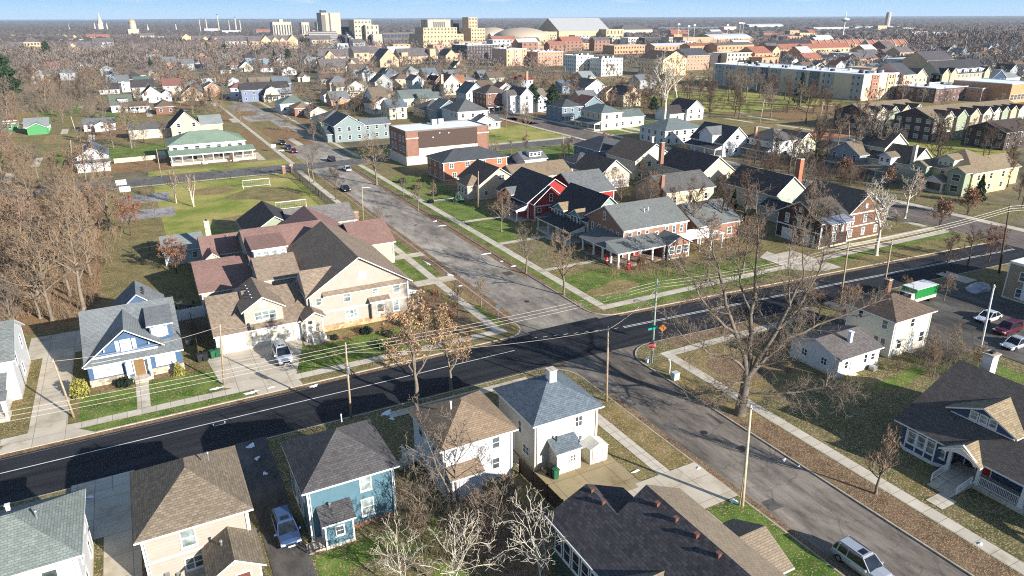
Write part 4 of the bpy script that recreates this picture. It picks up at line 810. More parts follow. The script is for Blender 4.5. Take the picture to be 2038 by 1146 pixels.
def redhouse():
    h=H('house','bright red gabled house with white trim and a blue-black roof','house',82,137,'bright red house'); h.wall=C_RED; h.roof=shingle((.045,.047,.058)); h.glass=GLASS_D
    h.wing((73.6,131.0,87,145.5),4.3,'gy',.66,oh=.45); b=h.last[0]; h.wing((74.4,129.4,82.5,131.0),4.2,'gy',.8,oh=.35,og=.3); b=h.last[0]
    h.win('S',78.6,4.4,.7,1.5,b=b).win('S',75.6,2.3,.9,.7,b=b).box('belt_board',74.3,129.3,3.4,82.6,129.4,3.65,WHITE).win('S',80.6,1,1.0,1.2,b=b)
    h.wing((73.2,137.8,77.5,142.4),4.6,'gx',.5,z0=3.4,oh=.3,roof=R_GREY,wname='dormer',rname='dormer_roof')
    h.wing((87,131.4,97,145.5),4.4,'gx',.5,oh=.4,roof=R_GREY); 
    for i in range(6): h.vent(87.6+i*1.7,139.5,7.5,h=.2,r=.18,mat=DKMETAL)
    h.porch((70.6,130.8,73.5,138),2.8,[(70.9,131),(70.9,134.4),(70.9,137.7)],'shedW',.3); h.wins('E:2@1.2',b=(87,131.4,97,145.5))
def tanhouse():
    h=H('house','tan gabled house with a brown roof facing the side street','house',80,158,'tan gabled house'); h.wall=siding((.60,.48,.34)); h.roof=shingle((.10,.085,.075)); t=R_TAN2
    h.wing((72.4,153,83.4,165),3.9,'gy',.66,oh=.45); b=h.last[0]; h.win('S',78.6,4.6,1.4,1.2,b=b,cols=2).wins('S:3@1.2',.8,1.0,b=b)
    h.wing((83.4,154.4,100,164.6),3.9,'gx',.5,oh=.4,roof=t)
    h.wing((70.2,155,75,161),3.6,'hip',.8,oh=.35,roof=t); h.wins('W:3@1.2',.8,1.4,glass=GLASS_D)
def orangebrick():
    h=H('house','orange brick two-storey block house with a charcoal hip roof','house',82,183,'orange brick hip-roofed house'); h.wall=B_ORG; h.roof=shingle((.085,.09,.10))
    h.wing((73.0,176.8,92.5,188.5),5.3,'hip',.4,oh=.5); h.wins('S:4@3.6,3@1;W:3@3.6,3@1',1.1,1.2,cols=2)
    h.wing((92.5,178,101,187),2.9,'hip',.4,oh=.4); h.wins('S:2@1')
def school():
    h=H('commercial_building','flat-roofed brick block with a dark upper band and cream lower side wall','building',85,214,'brick block with the flat roof'); h.wall=brickm((.27,.13,.09)); h.roof=R_WHITE; h.trim=plain('parapet',(.20,.15,.12))
    x0,y0,x1,y1=71.5,201.5,99,216.5
    h.wing((x0,y0,x1,y1),10.2,'flat'); b=h.last[0]
    h.box('side_panel',x0+4,y0-.1,0,x1-4,y0,5.2,plain('cream_render',(.68,.60,.48),.9,.1)).box('upper_band',x0+4,y0-.12,5.2,x1-4,y0,10.2,plain('brown_band',(.075,.05,.04),.8))
    h.box('stone_base',x0-.1,y0-.08,0,x0+4,y0,3,plain('base_stone',(.58,.52,.43),.9)).box('stone_base',x0-.12,y0,0,x0,y1,3,MC['base_stone'])
    for x in (x0,x1-4): h.box('string_course',x-.02,y0-.14,8.2,x+4.02,y0-.08 if x==x0 else y0,8.5,MC['base_stone'])
    for u in (203.8,206.6,211,213.8): h.win('W',u,7.2,1.3,1.6,b=b,cols=2).win('W',u,4.2,1.3,1.6,b=b,cols=2)
    h.win('W',205,1,1,1.6,b=b).win('W',212,1,1,1.6,b=b)
    for x,y in ((84.2,213),(86.6,213.4)): h.box('roof_unit',x,y-1.2,10.26,x+1.7,y,12.0,METAL)
    for x,z in ((80,8),(82.2,9.2),(85.2,9)): h.box('wall_vent',x,y0-.2,z,x+.35,y0-.1,z+.35,WHITE)
def browncraft():
    h=H('house','dark brown and rust craftsman house with white trim and metal-roofed porch','house',118,93,'brown craftsman house'); h.wall=siding((.17,.085,.05)); h.roof=shingle((.095,.09,.085)); h.glass=GLASS_B
    h.wing((112.6,86.2,120.5,96.8),5.4,'gx',.55,oh=.5,wall=siding((.05,.032,.028))); b=h.last[0]
    for y_ in (88.4,91.4,94.4): h.win('W',y_,3.7,.8,1.7,b=b)
    h.win('W',91.5,6.4,.5,.7,b=b).door('W',88.6,2.4,2.2,WHITE,b=b,name='garage_door',z=.15).door('W',94,2.4,2.2,WHITE,b=b,name='garage_door',z=.15).box('belt_board',112.5,86.1,3.0,112.6,96.9,3.25,WHITE)
    h.wins('S:1@3.7;S:1@1.2',b=b) 
    h.wing((113.6,84.8,119.4,87.8),5.2,'shedS',.3,z0=3.3,oh=.3,roof=R_METAL,wname='dormer',rname='dormer_roof'); h.wins('S:3@3.7',.9,1.0,par=h.last[3])
    h.wing((120.5,87.0,131.8,99.5),5.6,'gy',.7,oh=.5); b=h.last[0]; h.win('S',126,6.6,.5,.6,b=b,glass=WHITE).wins('S:3@3.7,3@1.1',.8,1.3,b=b); h.box('belt_board',120.4,86.9,5.5,131.9,87,5.75,WHITE).box('belt_board',120.4,86.9,2.95,131.9,87,3.15,WHITE)
    h.wins('E:3@3.7')
for f in (brickhouse,tealgable,redhouse,tanhouse,orangebrick,school,browncraft): f()
# ---------------- the rest of the town ----------------
def bis(f,lo,hi,n=50):
    a=f(lo)
    for _ in range(n):
        m=(lo+hi)/2
        if (f(m)>0)==(a>0): lo=m
        else: hi=m
    return (lo+hi)/2
def foot(usw,vsw,use,unw=None,depth=None):
    x0,y0=at(usw,vsw); x1=bis(lambda x:topx(x,y0)[0]-use,x0+.5,x0+2500)
    if unw is not None: depth=bis(lambda d:topx(x0,y0+d)[0]-unw,1,2500)
    return (x0,y0,x1,y0+(depth or (x1-x0)))
def M(px,vt,roof,p,wall,roofm,name,label,cat,short=None,nw='auto',depth=None,unw=None,extra=None,group=None,trim=WHITE,glass=None,oh=.4,ww=1.0,wh=1.35,det=1,rows=None,flr=3.0,colw=3.4,fh=None):
    usw,vsw,use=px; b=foot(usw,vsw,use,unw,depth); he=fh or max(2.6,height(usw,vsw,vt))
    h=H(name,label,cat,(b[0]+b[2])/2,(b[1]+b[3])/2,short,group,det); h.wall=wall; h.roof=roofm; h.trim=trim; h.glass=glass or GLASS_D; h.oh=oh
    h.wing(b,he,roof,p)
    if nw=='auto':
        rows=rows or max(1,int(round(he/flr)))
        for f,L in (('S',b[2]-b[0]),('W',b[3]-b[1])) if b[0]>0 else (('S',b[2]-b[0]),('E',b[3]-b[1])):
            c=max(1,min(12,int(L/colw)))
            h.wins(f+':'+','.join('%d@%.2f'%(c,(he/rows)*r+he/rows*.32) for r in range(rows)),ww,min(wh,he/rows*.55),b)
    if extra: extra(h,b,he)
    return h
def gab(kind='gy',fx=(0,1),fy=(-.25,.3),hh=None,p=.6,roof=None,wall=None,w=2):
    def f(h,b,he):
        X=b[2]-b[0];Y=b[3]-b[1]; q=(b[0]+X*fx[0],b[1]+Y*fy[0],b[0]+X*fx[1],b[1]+Y*fy[1]); h.wing(q,hh or he-.15,kind,p,roof=roof or h.roof,wall=wall or h.wall)
        if w: h.wins('S:%d@1.1'%w+(',%d@3.9'%w if (hh or he)>5 else ''),.9,1.2)
    return f
def west_porch(d=2.4,roof=None):
    def f(h,b,he):
        n=4; h.porch((b[0]-d,b[1]+.3,b[0]-.02,b[3]-.3),2.7,[(b[0]-d+.3,b[1]+.6+(b[3]-b[1]-1.2)*i/(n-1)) for i in range(n)],'shedW',.3,roof=roof or h.roof)
    return f
def south_porch(d=2.2,fx=(0,1)):
    def f(h,b,he):
        n=4; X=b[2]-b[0]; x0=b[0]+X*fx[0]; x1=b[0]+X*fx[1]
        h.porch((x0,b[1]-d,x1,b[1]-.02),2.7,[(x0+.3+(x1-x0-.6)*i/(n-1),b[1]-d+.3) for i in range(n)],'shedS',.3)
    return f
def multi(*fs):
    def f(h,b,he):
        for g in fs: g(h,b,he)
    return f
def chim(fx,fy,z,mat=None,w_=.9):
    def f(h,b,he): x=b[0]+(b[2]-b[0])*fx; y=b[1]+(b[3]-b[1])*fy; h.chimney(x,y,he,he+z,w_,w_,mat)
    return f
R_CHAR=shingle((.085,.09,.10)); R_MID=shingle((.13,.125,.12))
def HB(b,h_,roof,p,wall,roofm,label,short,spec=None,extra=None,cat='house',name='house',det=1,ww=1.0,wh=1.3,oh=.4,glass=None):
    h=H(name,label,cat,(b[0]+b[2])/2,(b[1]+b[3])/2,short,None,det); h.wall=wall; h.roof=roofm; h.glass=glass or GLASS_D; h.oh=oh
    h.wing(b,h_,roof,p)
    if spec: h.wins(spec,ww,wh,b)
    if extra: extra(h,b,h_)
    return h
# east of the side street
HB((96,172.5,103,180),4.6,'gx',.45,C_WHITE,R_GREY,'small white cottage with a grey roof and shed dormer between two green lawns','white cottage','S:4@1.2;W:2@1.2',lambda h,b,he:(h.dormer((97.6,172.8,101.4,175),6.4,5.2,'shedS',.1,face='S',n=3,sill=5.5),h.wing((97,170.3,103.5,172.5),2.7,'flat',roof=R_WHITE)))
HB((119.8,170.5,131,184),5.4,'hip',.5,siding((.10,.17,.26)),R_CHAR,'blue two-storey house with a charcoal hip roof near the avenue crossing','blue hip-roofed house','S:3@3.5,3@1;W:3@3.5')
HB((110.6,168.8,119.4,177),2.9,'hip',.5,siding((.12,.19,.26)),R_CHAR,'blue hip-roofed garage in front of the blue house','blue garage','S:1@1;W:1@1',cat='garage',name='garage')
HB((119.6,153,132.6,166.5),5.4,'gy',.62,siding((.62,.57,.44)),shingle((.17,.13,.10)),'cream gabled house with a stone ground floor right of the white garage gable','cream gabled house','S:4@3.5,4@1',lambda h,b,he:(h.box('stone_base',b[0]-.04,b[1]-.08,0,b[2]+.04,b[1],1.0,stonem()),h.chimney(129,158,6,10.5,.7,.7,CONC)))
HB((104,147.5,113.6,160),3.9,'gy',.75,C_CREAM,shingle((.12,.10,.085)),'cream gable-fronted garage house with a big white garage door','cream gable with the white garage door',None,lambda h,b,he:(h.door('S',107,3.2,2.4,WHITE,name='garage_door',z=.1),h.door('S',110.8,3.2,2.4,WHITE,name='garage_door',z=.1),h.win('S',108.9,5.0,.8,.8)))
HB((121.5,129.5,132.5,146),5.8,'gy',.68,siding((.60,.52,.36)),shingle((.055,.05,.055)),'yellow-cream gabled house behind dark bare trees with brick chimneys','yellow-cream gable behind the bare trees','S:2@3.7,3@1',lambda h,b,he:(h.chimney(120.9,144,6,11.5,1,1,B_RED),h.wing((107,124.5,121.5,136),3.9,'gx',.5,roof=R_MID),h.wins('S:3@1.2'),h.chimney(107.0,126.5,2,7.6,.9,.9,B_RED)))
HB((124.6,108.5,134.4,124),4.6,'gy',.75,siding((.38,.41,.36)),R_BLK,'sage gabled house with a tall orange brick chimney','sage gable with the orange chimney','S:2@1.2',lambda h,b,he:(h.chimney(135.3,112,0,11.2,1.2,1.2,B_ORG),h.wing((120,100.5,124.6,108),3.2,'gy',.5)))
# east of the avenue
HB((165,167,176.5,182),4.4,'gy',.8,C_WHITE,shingle((.08,.075,.08)),'white steep-gabled house with a dark wraparound porch roof beside the avenue','white steep-gabled house','S:3@1.3',lambda h,b,he:(h.win('S',170.8,5.2,1.2,1.3),west_porch(3.0)(h,b,he),h.wing((164,171,172,177),6.6,'gx',.7,z0=4,wname='dormer',rname='dormer_roof',roof=R_GREY)))
HB((175.2,156.2,187.2,168.5),5.6,'hip',.5,siding((.62,.61,.56)),R_MID,'cream four-square house with a grey hip roof and dark front porch','cream four-square by the avenue','S:3@3.7,3@1;W:3@3.7,2@1',lambda h,b,he:(west_porch(2.6)(h,b,he),h.chimney(176.5,165,6,9,.8,.8,B_PINK)))
HB((190.5,160,199.5,170),3.2,'gy',.7,C_PALE,R_MID,'detached cream garage with a white door behind the four-square house','cream detached garage',None,lambda h,b,he:h.door('S',195,3.5,2.2,WHITE,name='garage_door',z=.1),cat='garage',name='garage')
HB((180.5,129.5,196,139.5),5.2,'gx',.62,siding((.26,.30,.33)),R_TAN,'slate blue craftsman house with tan roofs and several white gables','slate blue craftsman house','W:3@3.6,3@1',lambda h,b,he:(h.wing((184,116.5,194,129.5),4.6,'gy',.75,roof=shingle((.10,.085,.075)),wall=C_PALE),h.wins('S:2@1.2'),h.wing((186,126,196,134),7.5,'gy',.7,z0=5,roof=shingle((.10,.085,.075)),wall=C_PALE,wname='dormer',rname='dormer_roof'),h.wing((182,121,185.5,124.5),5.9,'gx',.6,z0=3.5,wname='dormer',rname='dormer_roof',wall=C_WHITE),h.wins('W:2@4.5',.8,.9,par=h.last[3]),h.porch((177.6,117,180.4,139),2.7,[(177.9,117.3),(177.9,122),(177.9,127),(177.9,132),(177.9,138.7)],'shedW',.3)))
HB((181.2,98.2,197,113.5),5.7,'hip',.52,siding((.66,.55,.28)),shingle((.26,.20,.13)),'yellow house with a large tan and dark hip roof and two front gables','yellow house','S:3@3.7,3@1;W:1@3.7',lambda h,b,he:([ (h.wing((178.6,y0,183,y0+4.2),5.9,'gx',.55,wall=C_SAGE),h.wins('W:1@3.7,1@1',1.8,1.5)) for y0 in (98.6,108.6)],h.wing((182,104,186,108),8.0,'gx',.5,z0=5.8,wname='dormer',rname='dormer_roof',wall=C_PALE),h.wins('W:3@6.4',.6,.7,par=h.last[3]),h.porch((177.4,102.9,181,108.4),2.8,[(177.8,103.3),(177.8,108)],'gx',.5,pw=.4),h.wing((197,101,207,110),4.6,'gx',.6,roof=shingle((.26,.20,.13))),h.chimney(182.5,115,0,10,.9,.9,CONC)))
# green-roofed hall and its neighbours
def hall(h,b,he):
    h.porch((8.8,237.2,33.5,241.95),3.0,[(9.2+i*2.95,237.6) for i in range(9)],'shedS',.2,z=.8); h.door('S',16,1.2,2.2,DKMETAL,b=b,z=.8).door('S',24,1.2,2.2,DKMETAL,b=b,z=.8); h.steps(17.5,236,19,237.18,.8,'S').steps(26.5,236,28,237.18,.8,'S'); h.rail(29.5,237.2,33.4,237.2,.8,1.7,step=.4)
HB((9.2,242,31.5,256),5.5,'hip',.42,C_WHITE,R_GRN,'long white two-storey hall with a pale green hip roof and full front porch','green-roofed white hall','S:7@3.9;S:6@1.3;E:4@3.9',hall,ww=1.2,wh=.9)
HB((-15.6,241.6,-7.8,256),4.2,'gy',.6,plain('weathered_white',(.58,.58,.56),.8,.1,var=.4,scale=1.2),R_BLUEG,'weathered white gabled cottage with a blue-grey roof beside the woods','weathered white cottage','S:2@1.1',lambda h,b,he:(h.wing((-16,239.2,-7.5,241.6),2.6,'shedS',.2,roof=R_GREY)))
HB((13,293.5,23.5,306),4.6,'gy',.95,siding((.66,.52,.33)),shingle((.06,.055,.065)),'tan steep-gabled house with a dark roof behind the green-roofed hall','tan steep-gabled house','S:2@4.2,2@1.3',lambda h,b,he:(h.wing((23.5,295,31,306),4.4,'gx',.5,roof=R_LGREY),h.wing((-1,300,13,309),3.3,'gx',.4,roof=R_MID,wall=C_CREAM)))
T=[ # px(SW base u,v ; SE u), eave v, roof, pitch, wall, roof, label, short, depth, extra
((12+40,268,100),250,'gx',.45,plain('green_sheathing',(.07,.27,.10),.6),R_LGREY,'house under construction wrapped in bright green sheathing at the wood edge','green sheathed house',12,gab('gy',(.1,.95),(-.15,.6),p=.5,w=0)),
((-20,262,36),252,'flat',0,plain('green_sheathing',(.07,.27,.10),.6),plain('tan_deck',(.45,.28,.18)),'low flat green sheathed structure at the left edge beside the wood','low green sheathed structure',9,None),
((168,262,232),247,'gx',.4,C_WHITE,R_GREY,'low white ranch house behind the weathered cottage','low white ranch house',9,gab('gy',(.35,.8),(-.3,.5),p=.5,w=1)),
((223,224,268),207,'gx',.8,C_WHITE,shingle((.13,.15,.12)),'white cape house with a grey-green roof and long white dormer','white cape house',11,lambda h,b,he:(h.wing((b[0]+3.5,b[1]+1,b[2]-2,b[1]+5),he+2.6,'shedS',.12,z0=he,wname='dormer',rname='dormer_roof'),h.wins('S:5@%.1f'%(he+.9),1,1.1,par=h.last[3]))),
((198,188,240),176,'gx',.55,C_WHITE,R_BLK,'white house with a black roof at the edge of the wood','white house with the black roof',12,None),
((286,205,326),186,'gy',.85,C_WHITE,shingle((.06,.06,.07)),'tall white gabled house with a brick chimney left of the far street','tall white gabled house',13,multi(gab('gy',(1,1.5),(.2,.8),p=.7,w=1),chim(.2,-.05,1.5,B_RED,1.2))),
((250,224,300),212,'gx',.4,C_WHITE,R_BRN,'white house wing under a brown roof joined by a low porch','white house with the low brown roof',10,south_porch(2.5,(.2,.8))),
((312,228,352),210,'hip',.6,B_BRN,R_BRN,'brown brick bungalow with a brown hip roof near the far street','brown brick bungalow',12,None),
((240,183,262),160,'gx',.6,C_WHITE,R_GREY,'white house with many small gables behind the black-roofed house','white many-gabled house',12,gab('gy',(.2,.6),(-.2,.5),w=1)),
((270,180,300),163,'gx',.6,C_GREY,shingle((.10,.15,.13)),'house with a dark green roof behind the tall white gable','dark green-roofed house',12,None),
((492,202,580),176,'gx',.5,siding((.17,.21,.30)),R_BLK,'long slate blue house with a black roof and two white porches','slate blue house with the black roof',12,multi(gab('gx',(-.12,.25),(-.25,.6),w=2),south_porch(2.5,(.55,1)))),
((526,203,562),190,'gambrel',.5,siding((.55,.48,.38)),shingle((.12,.11,.10)),'cream gambrel-roofed house with a small white front porch','gambrel-roofed house',12,south_porch(2.6,(.2,.9))),
((560,226,622),205,'hip',.42,C_WHITE,shingle((.17,.20,.17)),'white house with a wide grey-green hip roof next to the gambrel house','white house with the grey-green hip roof',14,None),
((588,232,628),214,'hip',.45,B_RED,shingle((.24,.17,.12)),'small brick house with a brown hip roof left of the sage gables','small brick house with the brown hip roof',12,None),
((618,237,652),222,'gy',.55,C_PALE,R_CHAR,'pale sage gabled house squeezed between two larger roofs','pale sage gabled house',14,None),
((640,262,716),241,'hip',.42,C_SAGE,shingle((.17,.16,.155)),'wide sage bungalow under a mottled grey hip roof','wide sage bungalow',16,None),
((668,284,727),250,'gy',.62,siding((.22,.27,.27)),shingle((.07,.085,.10)),'grey-green two-storey gabled house facing the small green','grey-green gabled house',15,multi(gab('gx',(1,1.95),(.05,.6),hh=5.4,p=.42,roof=shingle((.16,.18,.19)),w=3),gab('gx',(-.22,0),(.1,.6),hh=3,w=0))),
((692,193,728),172,'gy',.6,siding((.60,.54,.42)),shingle((.20,.16,.12)),'beige two-storey gabled house with wings on both sides','beige two-storey gabled house',14,multi(gab('gx',(-.55,0),(.2,.9),p=.5,w=1),gab('gx',(1,1.3),(.3,.9),p=.5,w=0),south_porch(2.2,(.1,.7)))),
((646,204,675),188,'gy',.6,C_WHITE,R_TAN,'small white garage with a tan roof before the beige house','small white garage with the tan roof',9,None),
((704,217,738),206,'hip',.6,siding((.25,.38,.27)),shingle((.20,.16,.12)),'little green house with a brown pyramid roof','little green house',9,None),
((742,228,792),208,'gy',.5,C_WHITE,shingle((.19,.15,.11)),'white house with steep brown roofs behind the little green house','white house with the steep brown roofs',13,gab('gx',(.2,.8),(.3,1.6),hh=6,w=0)),
((738,198,790),190,'hip',.6,C_TAN,shingle((.20,.15,.11)),'tan pyramid-roofed house with dark eaves','tan pyramid-roofed house',14,None),
((776,238,812),214,'gx',.5,C_PALE,R_BLUEG,'cream house with a blue-grey roof behind the brick block','cream house behind the brick block',12,None),
((802,215,868),196,'gx',.55,C_PALE,shingle((.15,.18,.17)),'cream house with grey-green gables left of the brown four-square','cream house with the grey-green gables',13,gab('gx',(.45,1.1),(-.35,.4),p=.55,w=2)),
((845,235,905),218,'hip',.5,C_TAN,shingle((.15,.135,.13)),'brown-grey hip-roofed house behind the brick block roof units','brown-grey hip-roofed house',14,None),
((912,258,972),222,'hip',.6,C_LTBL,shingle((.13,.13,.13)),'white house with a tall dark grey hip roof and small gabled wing','white house with the tall grey hip roof',16,multi(gab('gy',(.45,1.0),(-.35,0),hh=3.6,p=.55,w=2),gab('gx',(1,1.25),(-.3,.1),hh=3,w=1))),
((968,224,1012),186,'hip',.55,B_BRN,shingle((.13,.105,.09)),'dark brown brick four-square house right of the crossing avenue','dark brown four-square house',15,south_porch(2.5,(0,.8))),
((928,205,968),186,'gy',.9,C_LTBL,shingle((.16,.19,.19)),'pale blue gabled cottage left of the brown four-square','pale blue gabled cottage',13,None),
((1036,226,1062),190,'gy',.95,C_WHITE,shingle((.14,.12,.11)),'narrow white house with a steep front gable','narrow white steep-gabled house',14,gab('gx',(-.6,0),(.2,.8),p=.5,w=1)),
((1064,222,1092),195,'gx',.6,C_LTBL,shingle((.22,.18,.15)),'white house with small steep gables under a tan roof','white house with small steep gables',12,gab('gy',(.1,.5),(-.15,.4),p=1.0,w=1)),
((884,190,918),166,'gy',.95,siding((.62,.54,.42)),shingle((.30,.14,.08)),'cream tudor house with an orange tiled roof and tall chimney','cream tudor house',13,multi(gab('gx',(.9,1.4),(0,.8),p=.8,w=1),chim(-.05,.1,5,stonem((.5,.36,.28)),1.4))),
((868,188,884),160,'gy',1.0,B_BRN,shingle((.10,.05,.05)),'dark timbered house with a steep maroon gable','dark timbered house',14,None),
((822,182,846),160,'gy',.8,C_LTBL,R_GREY,'tall pale blue house left of the tudor house','tall pale blue house',12,None),
((922,176,950),160,'hip',.55,siding((.5,.4,.3)),R_GREY,'low brown house behind the tudor house','low brown house behind the tudor',12,None),
((956,165,985),152,'gx',.6,C_BLUE,R_GREY,'blue and white gabled house left of the red-roofed house','blue and white gabled house',12,gab('gy',(.5,.9),(-.2,.5),w=1)),
((1032,178,1062),160,'hip',.55,C_LTBL,shingle((.27,.05,.04)),'house with a bright red hip roof and pink brick chimney','house with the bright red roof',12,chim(.55,-.03,5,B_PINK,1.3)),
((1164,200,1208),176,'gy',.6,C_WHITE,shingle((.09,.09,.10)),'tall plain white gabled house behind solar roofs','tall plain white gabled house',15,None),
((1118,186,1160),172,'gx',.5,C_SLATEB,R_BLUEG,'low slate blue house beside the tall white gable','low slate blue house',11,None),
((1206,200,1228),184,'gy',.6,C_TAN,R_ORG,'tan house with an orange brown roof','tan house with the orange roof',12,None),
((1240,213,1276),190,'gy',.7,C_TAN,shingle((.06,.06,.08)),'brown gabled house with black solar panels on its roof','gabled house with solar panels',13,lambda h,b,he:h.box('solar_panel',b[0]+1,b[1]-.1,he+.6,b[0]+1.1,b[1]-.05,he+.8,DKMETAL)),
((1118,243,1160),214,'hip',.5,C_SLATEB,R_CHAR,'blue-grey two-storey house with a white corner porch near the crossing','blue-grey house with the corner porch',13,multi(south_porch(2.4,(0,.5)))),
((1196,260,1238),226,'hip',.5,siding((.52,.48,.38)),shingle((.14,.17,.17)),'beige two-storey house with a green-grey roof and white connected garage','beige house with the green-grey roof',15,multi(gab('gx',(1,2.3),(.15,.75),hh=4.2,p=.5,w=3),west_porch(3.0))),
((1366,240,1400),219,'gy',.75,C_WHITE,shingle((.07,.06,.06)),'white gable-fronted garage house by the park','white gable-fronted garage by the park',12,gab('gx',(-.9,0),(.1,.9),hh=3.2,w=1)),
((1322,290,1400),262,'hip',.42,siding((.60,.60,.56)),shingle((.16,.19,.19)),'long white house with a green-grey hip roof left of the steep-gabled white house','long white house with the green-grey roof',14,None),
((738+160,100+52,932),139,'gy',.9,C_CREAM,R_BRN,'small tan gabled house among trees below the stone church','small tan gabled house below the church',10,None),
((762,158,783),145,'gy',.9,C_TAN,R_BRN,'small brown gabled house left of the churchyard trees','small brown gabled house by the churchyard',10,None),
((562,150,592),139,'gy',.5,C_WHITE,R_BLUEG,'small white gabled house with a blue-grey roof before the evergreens','small white house before the evergreens',12,None),
((455,172,478),158,'gy',.5,C_LTBL,R_GREY,'small pale blue gabled house beside the far street','small pale blue house by the far street',12,None),
((402,165,432),153,'gx',.5,C_WHITE,R_BLK,'low white garage left of the far street','low white garage by the far street',10,None),
((440,146,462),139,'gx',.5,C_WHITE,R_BLK,'low house with a black roof left of the far street','low black-roofed house by the far street',10,None),
((500,175,575),163,'gx',.4,C_CREAM,shingle((.24,.19,.14)),'long low building with a pale brown roof behind the slate blue house','long low brown-roofed building',14,None),
((640,168,690),157,'gx',.4,C_CREAM,R_BRN,'brown-roofed house behind the beige gables','brown-roofed house behind the beige gables',12,None),
((1970,175,2000),160,'gy',.6,C_NAVY,R_LGREY,'navy blue gabled house with a pale grey roof on the right','navy gabled house on the right',16,gab('gx',(1,2.2),(.1,.9),hh=5,p=.4,wall=C_WHITE,w=3)),
]
for px,vt,rf,p,wl,rm,lb,sh,dp,ex in T:
    M(px,vt,rf,p,wl,rm,'house',lb,'house' if 'garage' not in lb else 'garage',sh,depth=dp,extra=ex,glass=GLASS_D)
# townhouse rows, right
def gablets(n,wall,roof,first=.05,last=.95,d=1.2,hh=None,face='S'):
    def f(h,b,he):
        L=b[2]-b[0]
        for i in range(n):
            w_=L*(last-first)/n*.72; x=b[0]+L*(first+(last-first)*(i+.5)/n)-w_/2
            h.wing((x,b[1]-d,x+w_,b[1]+4.5),hh or he+.3,'gy',.75,roof=roof,wall=(wall[i%len(wall)]),oh=.3); h.wins('S:2@1.0,2@3.9',.9,1.1)
    return f
BK=siding((.075,.05,.045)); R_TN=shingle((.24,.19,.13)); R_DB=shingle((.085,.065,.055))
def th(px,vt,unw,dp,n,lb,sh): return M(px,vt,'gx',.42,BK,R_TN,'townhouse_row',lb,'townhouses',sh,depth=dp,extra=gablets(n,[C_PALE,C_SAGE,C_TAN,C_CREAM],R_DB,.08,.98),glass=GLASS_B,ww=1.6)
th((1722,262,1830),230,1645,15,4,'brown townhouse block further from the viewer with a dark end wall and front gables','far brown townhouse block'); th((1830,288,2010),238,None,15,6,'long brown townhouse row with tan roof and six front gables on the right','long brown townhouse row') if 0 else None
th((1850,283,1965),240,1767,15,4,'nearest brown townhouse block with a dark end wall and small front gables','near brown townhouse block')
th((1955,262,2030),228,1900,14,4,'cream gabled townhouse row at the right picture edge','cream gabled townhouse row')
M((1995,300,2060),268,'gx',.4,BK,R_DB,'townhouse_row','dark townhouse block cut by the right picture edge','townhouses','dark townhouse block at the right edge',depth=14)
# flat-roofed apartments on the right
def roofunits(n,seed):
    def f(h,b,he):
        rg=random.Random(seed)
        for i in range(n):
            x=rg.uniform(b[0]+3,b[2]-4); y=rg.uniform(b[1]+3,b[3]-4); s_=rg.uniform(.8,2.0); h.box('roof_unit',x,y,he+.05,x+s_,y+s_*.8,he+rg.uniform(.8,1.8),METAL if i%2 else DKMETAL)
    return f
def bays(mats,face='S',proud=.35):
    def f(h,b,he):
        n=len(mats); L=b[2]-b[0] if face=='S' else b[3]-b[1]
        for i,mt in enumerate(mats):
            if mt is None: continue
            if face=='S': h.box('facade_bay',b[0]+L*i/n,b[1]-proud,0,b[0]+L*(i+.9)/n,b[1]-.02,he-.1,mt)
            else: h.box('facade_bay',b[0]-proud,b[1]+L*i/n,0,b[0]-.02,b[1]+L*(i+.7)/n,he-.1,mt)
            r=max(2,int(he/3.2)); bb=(b[0]-(proud if face=='W' else 0),b[1]-(proud if face=='S' else 0),b[2],b[3])
            for j in range(r): 
                for q in ((.3,.65) if L/n>5 else (.45,)):
                    h.win(face,(b[0] if face=='S' else b[1])+L*(i+q)/n,he*j/r+1.0,1.3,1.5,bb)
    return f
gp=plain('panel_grey',(.34,.36,.35),.7); gd=plain('panel_dark',(.10,.12,.13),.7); gt=plain('panel_tan',(.60,.50,.35),.7); gl_=plain('panel_light',(.62,.62,.58),.7)
M((1712,201,1790),152,'flat',0,gt,R_WHITE,'apartment_block','long four-storey apartment block with a white flat roof and tan end wall','apartments','long white-roofed apartment block',nw=None,unw=1418,extra=multi(bays([None,B_ORG,None,B_TAN,gt]),bays([gp,None,gp,gd,gp,None,gp,gd,gp,None,gp,gp],'W'),roofunits(36,3)))
M((1790,196,1815),152,'gx',.55,plain('pink_render',(.60,.33,.24),.8),R_CHAR,'apartment_block','pink rendered apartment wing with a charcoal roof between tan and olive blocks','apartments','pink apartment wing',depth=20)
M((1812,190,1840),157,'gy',.75,siding((.45,.43,.30)),R_DARK,'apartment_block','olive gabled apartment wing right of the pink one','apartments','olive gabled apartment wing',depth=26)
M((1866,182,1962),152,'gx',.8,siding((.38,.36,.26)),shingle((.06,.06,.065)),'apartment_block','olive apartment row with white dormers and front gables','apartments','olive apartment row with dormers',depth=18,extra=lambda h,b,he:[(h.wing((b[0]+(b[2]-b[0])*q,b[1]+.5,b[0]+(b[2]-b[0])*(q+.1),b[1]+5),he+2.2,'shedS',.1,z0=he,wname='dormer',rname='dormer_roof',roof=R_WHITE,wall=WHITE),h.wins('S:2@%.1f'%(he+.7),1,1,par=h.last[3])) for q in (.32,.48,.64,.8)]+[(h.wing((b[0]+(b[2]-b[0])*q,b[1]-1,b[0]+(b[2]-b[0])*(q+.14),b[1]+6),he+.5,'gy',.9)) for q in (.0,.16)]+[h.wing((b[0]+(b[2]-b[0])*.88,b[1]-1,b[2],b[1]+6),he+.5,'gy',.9)])
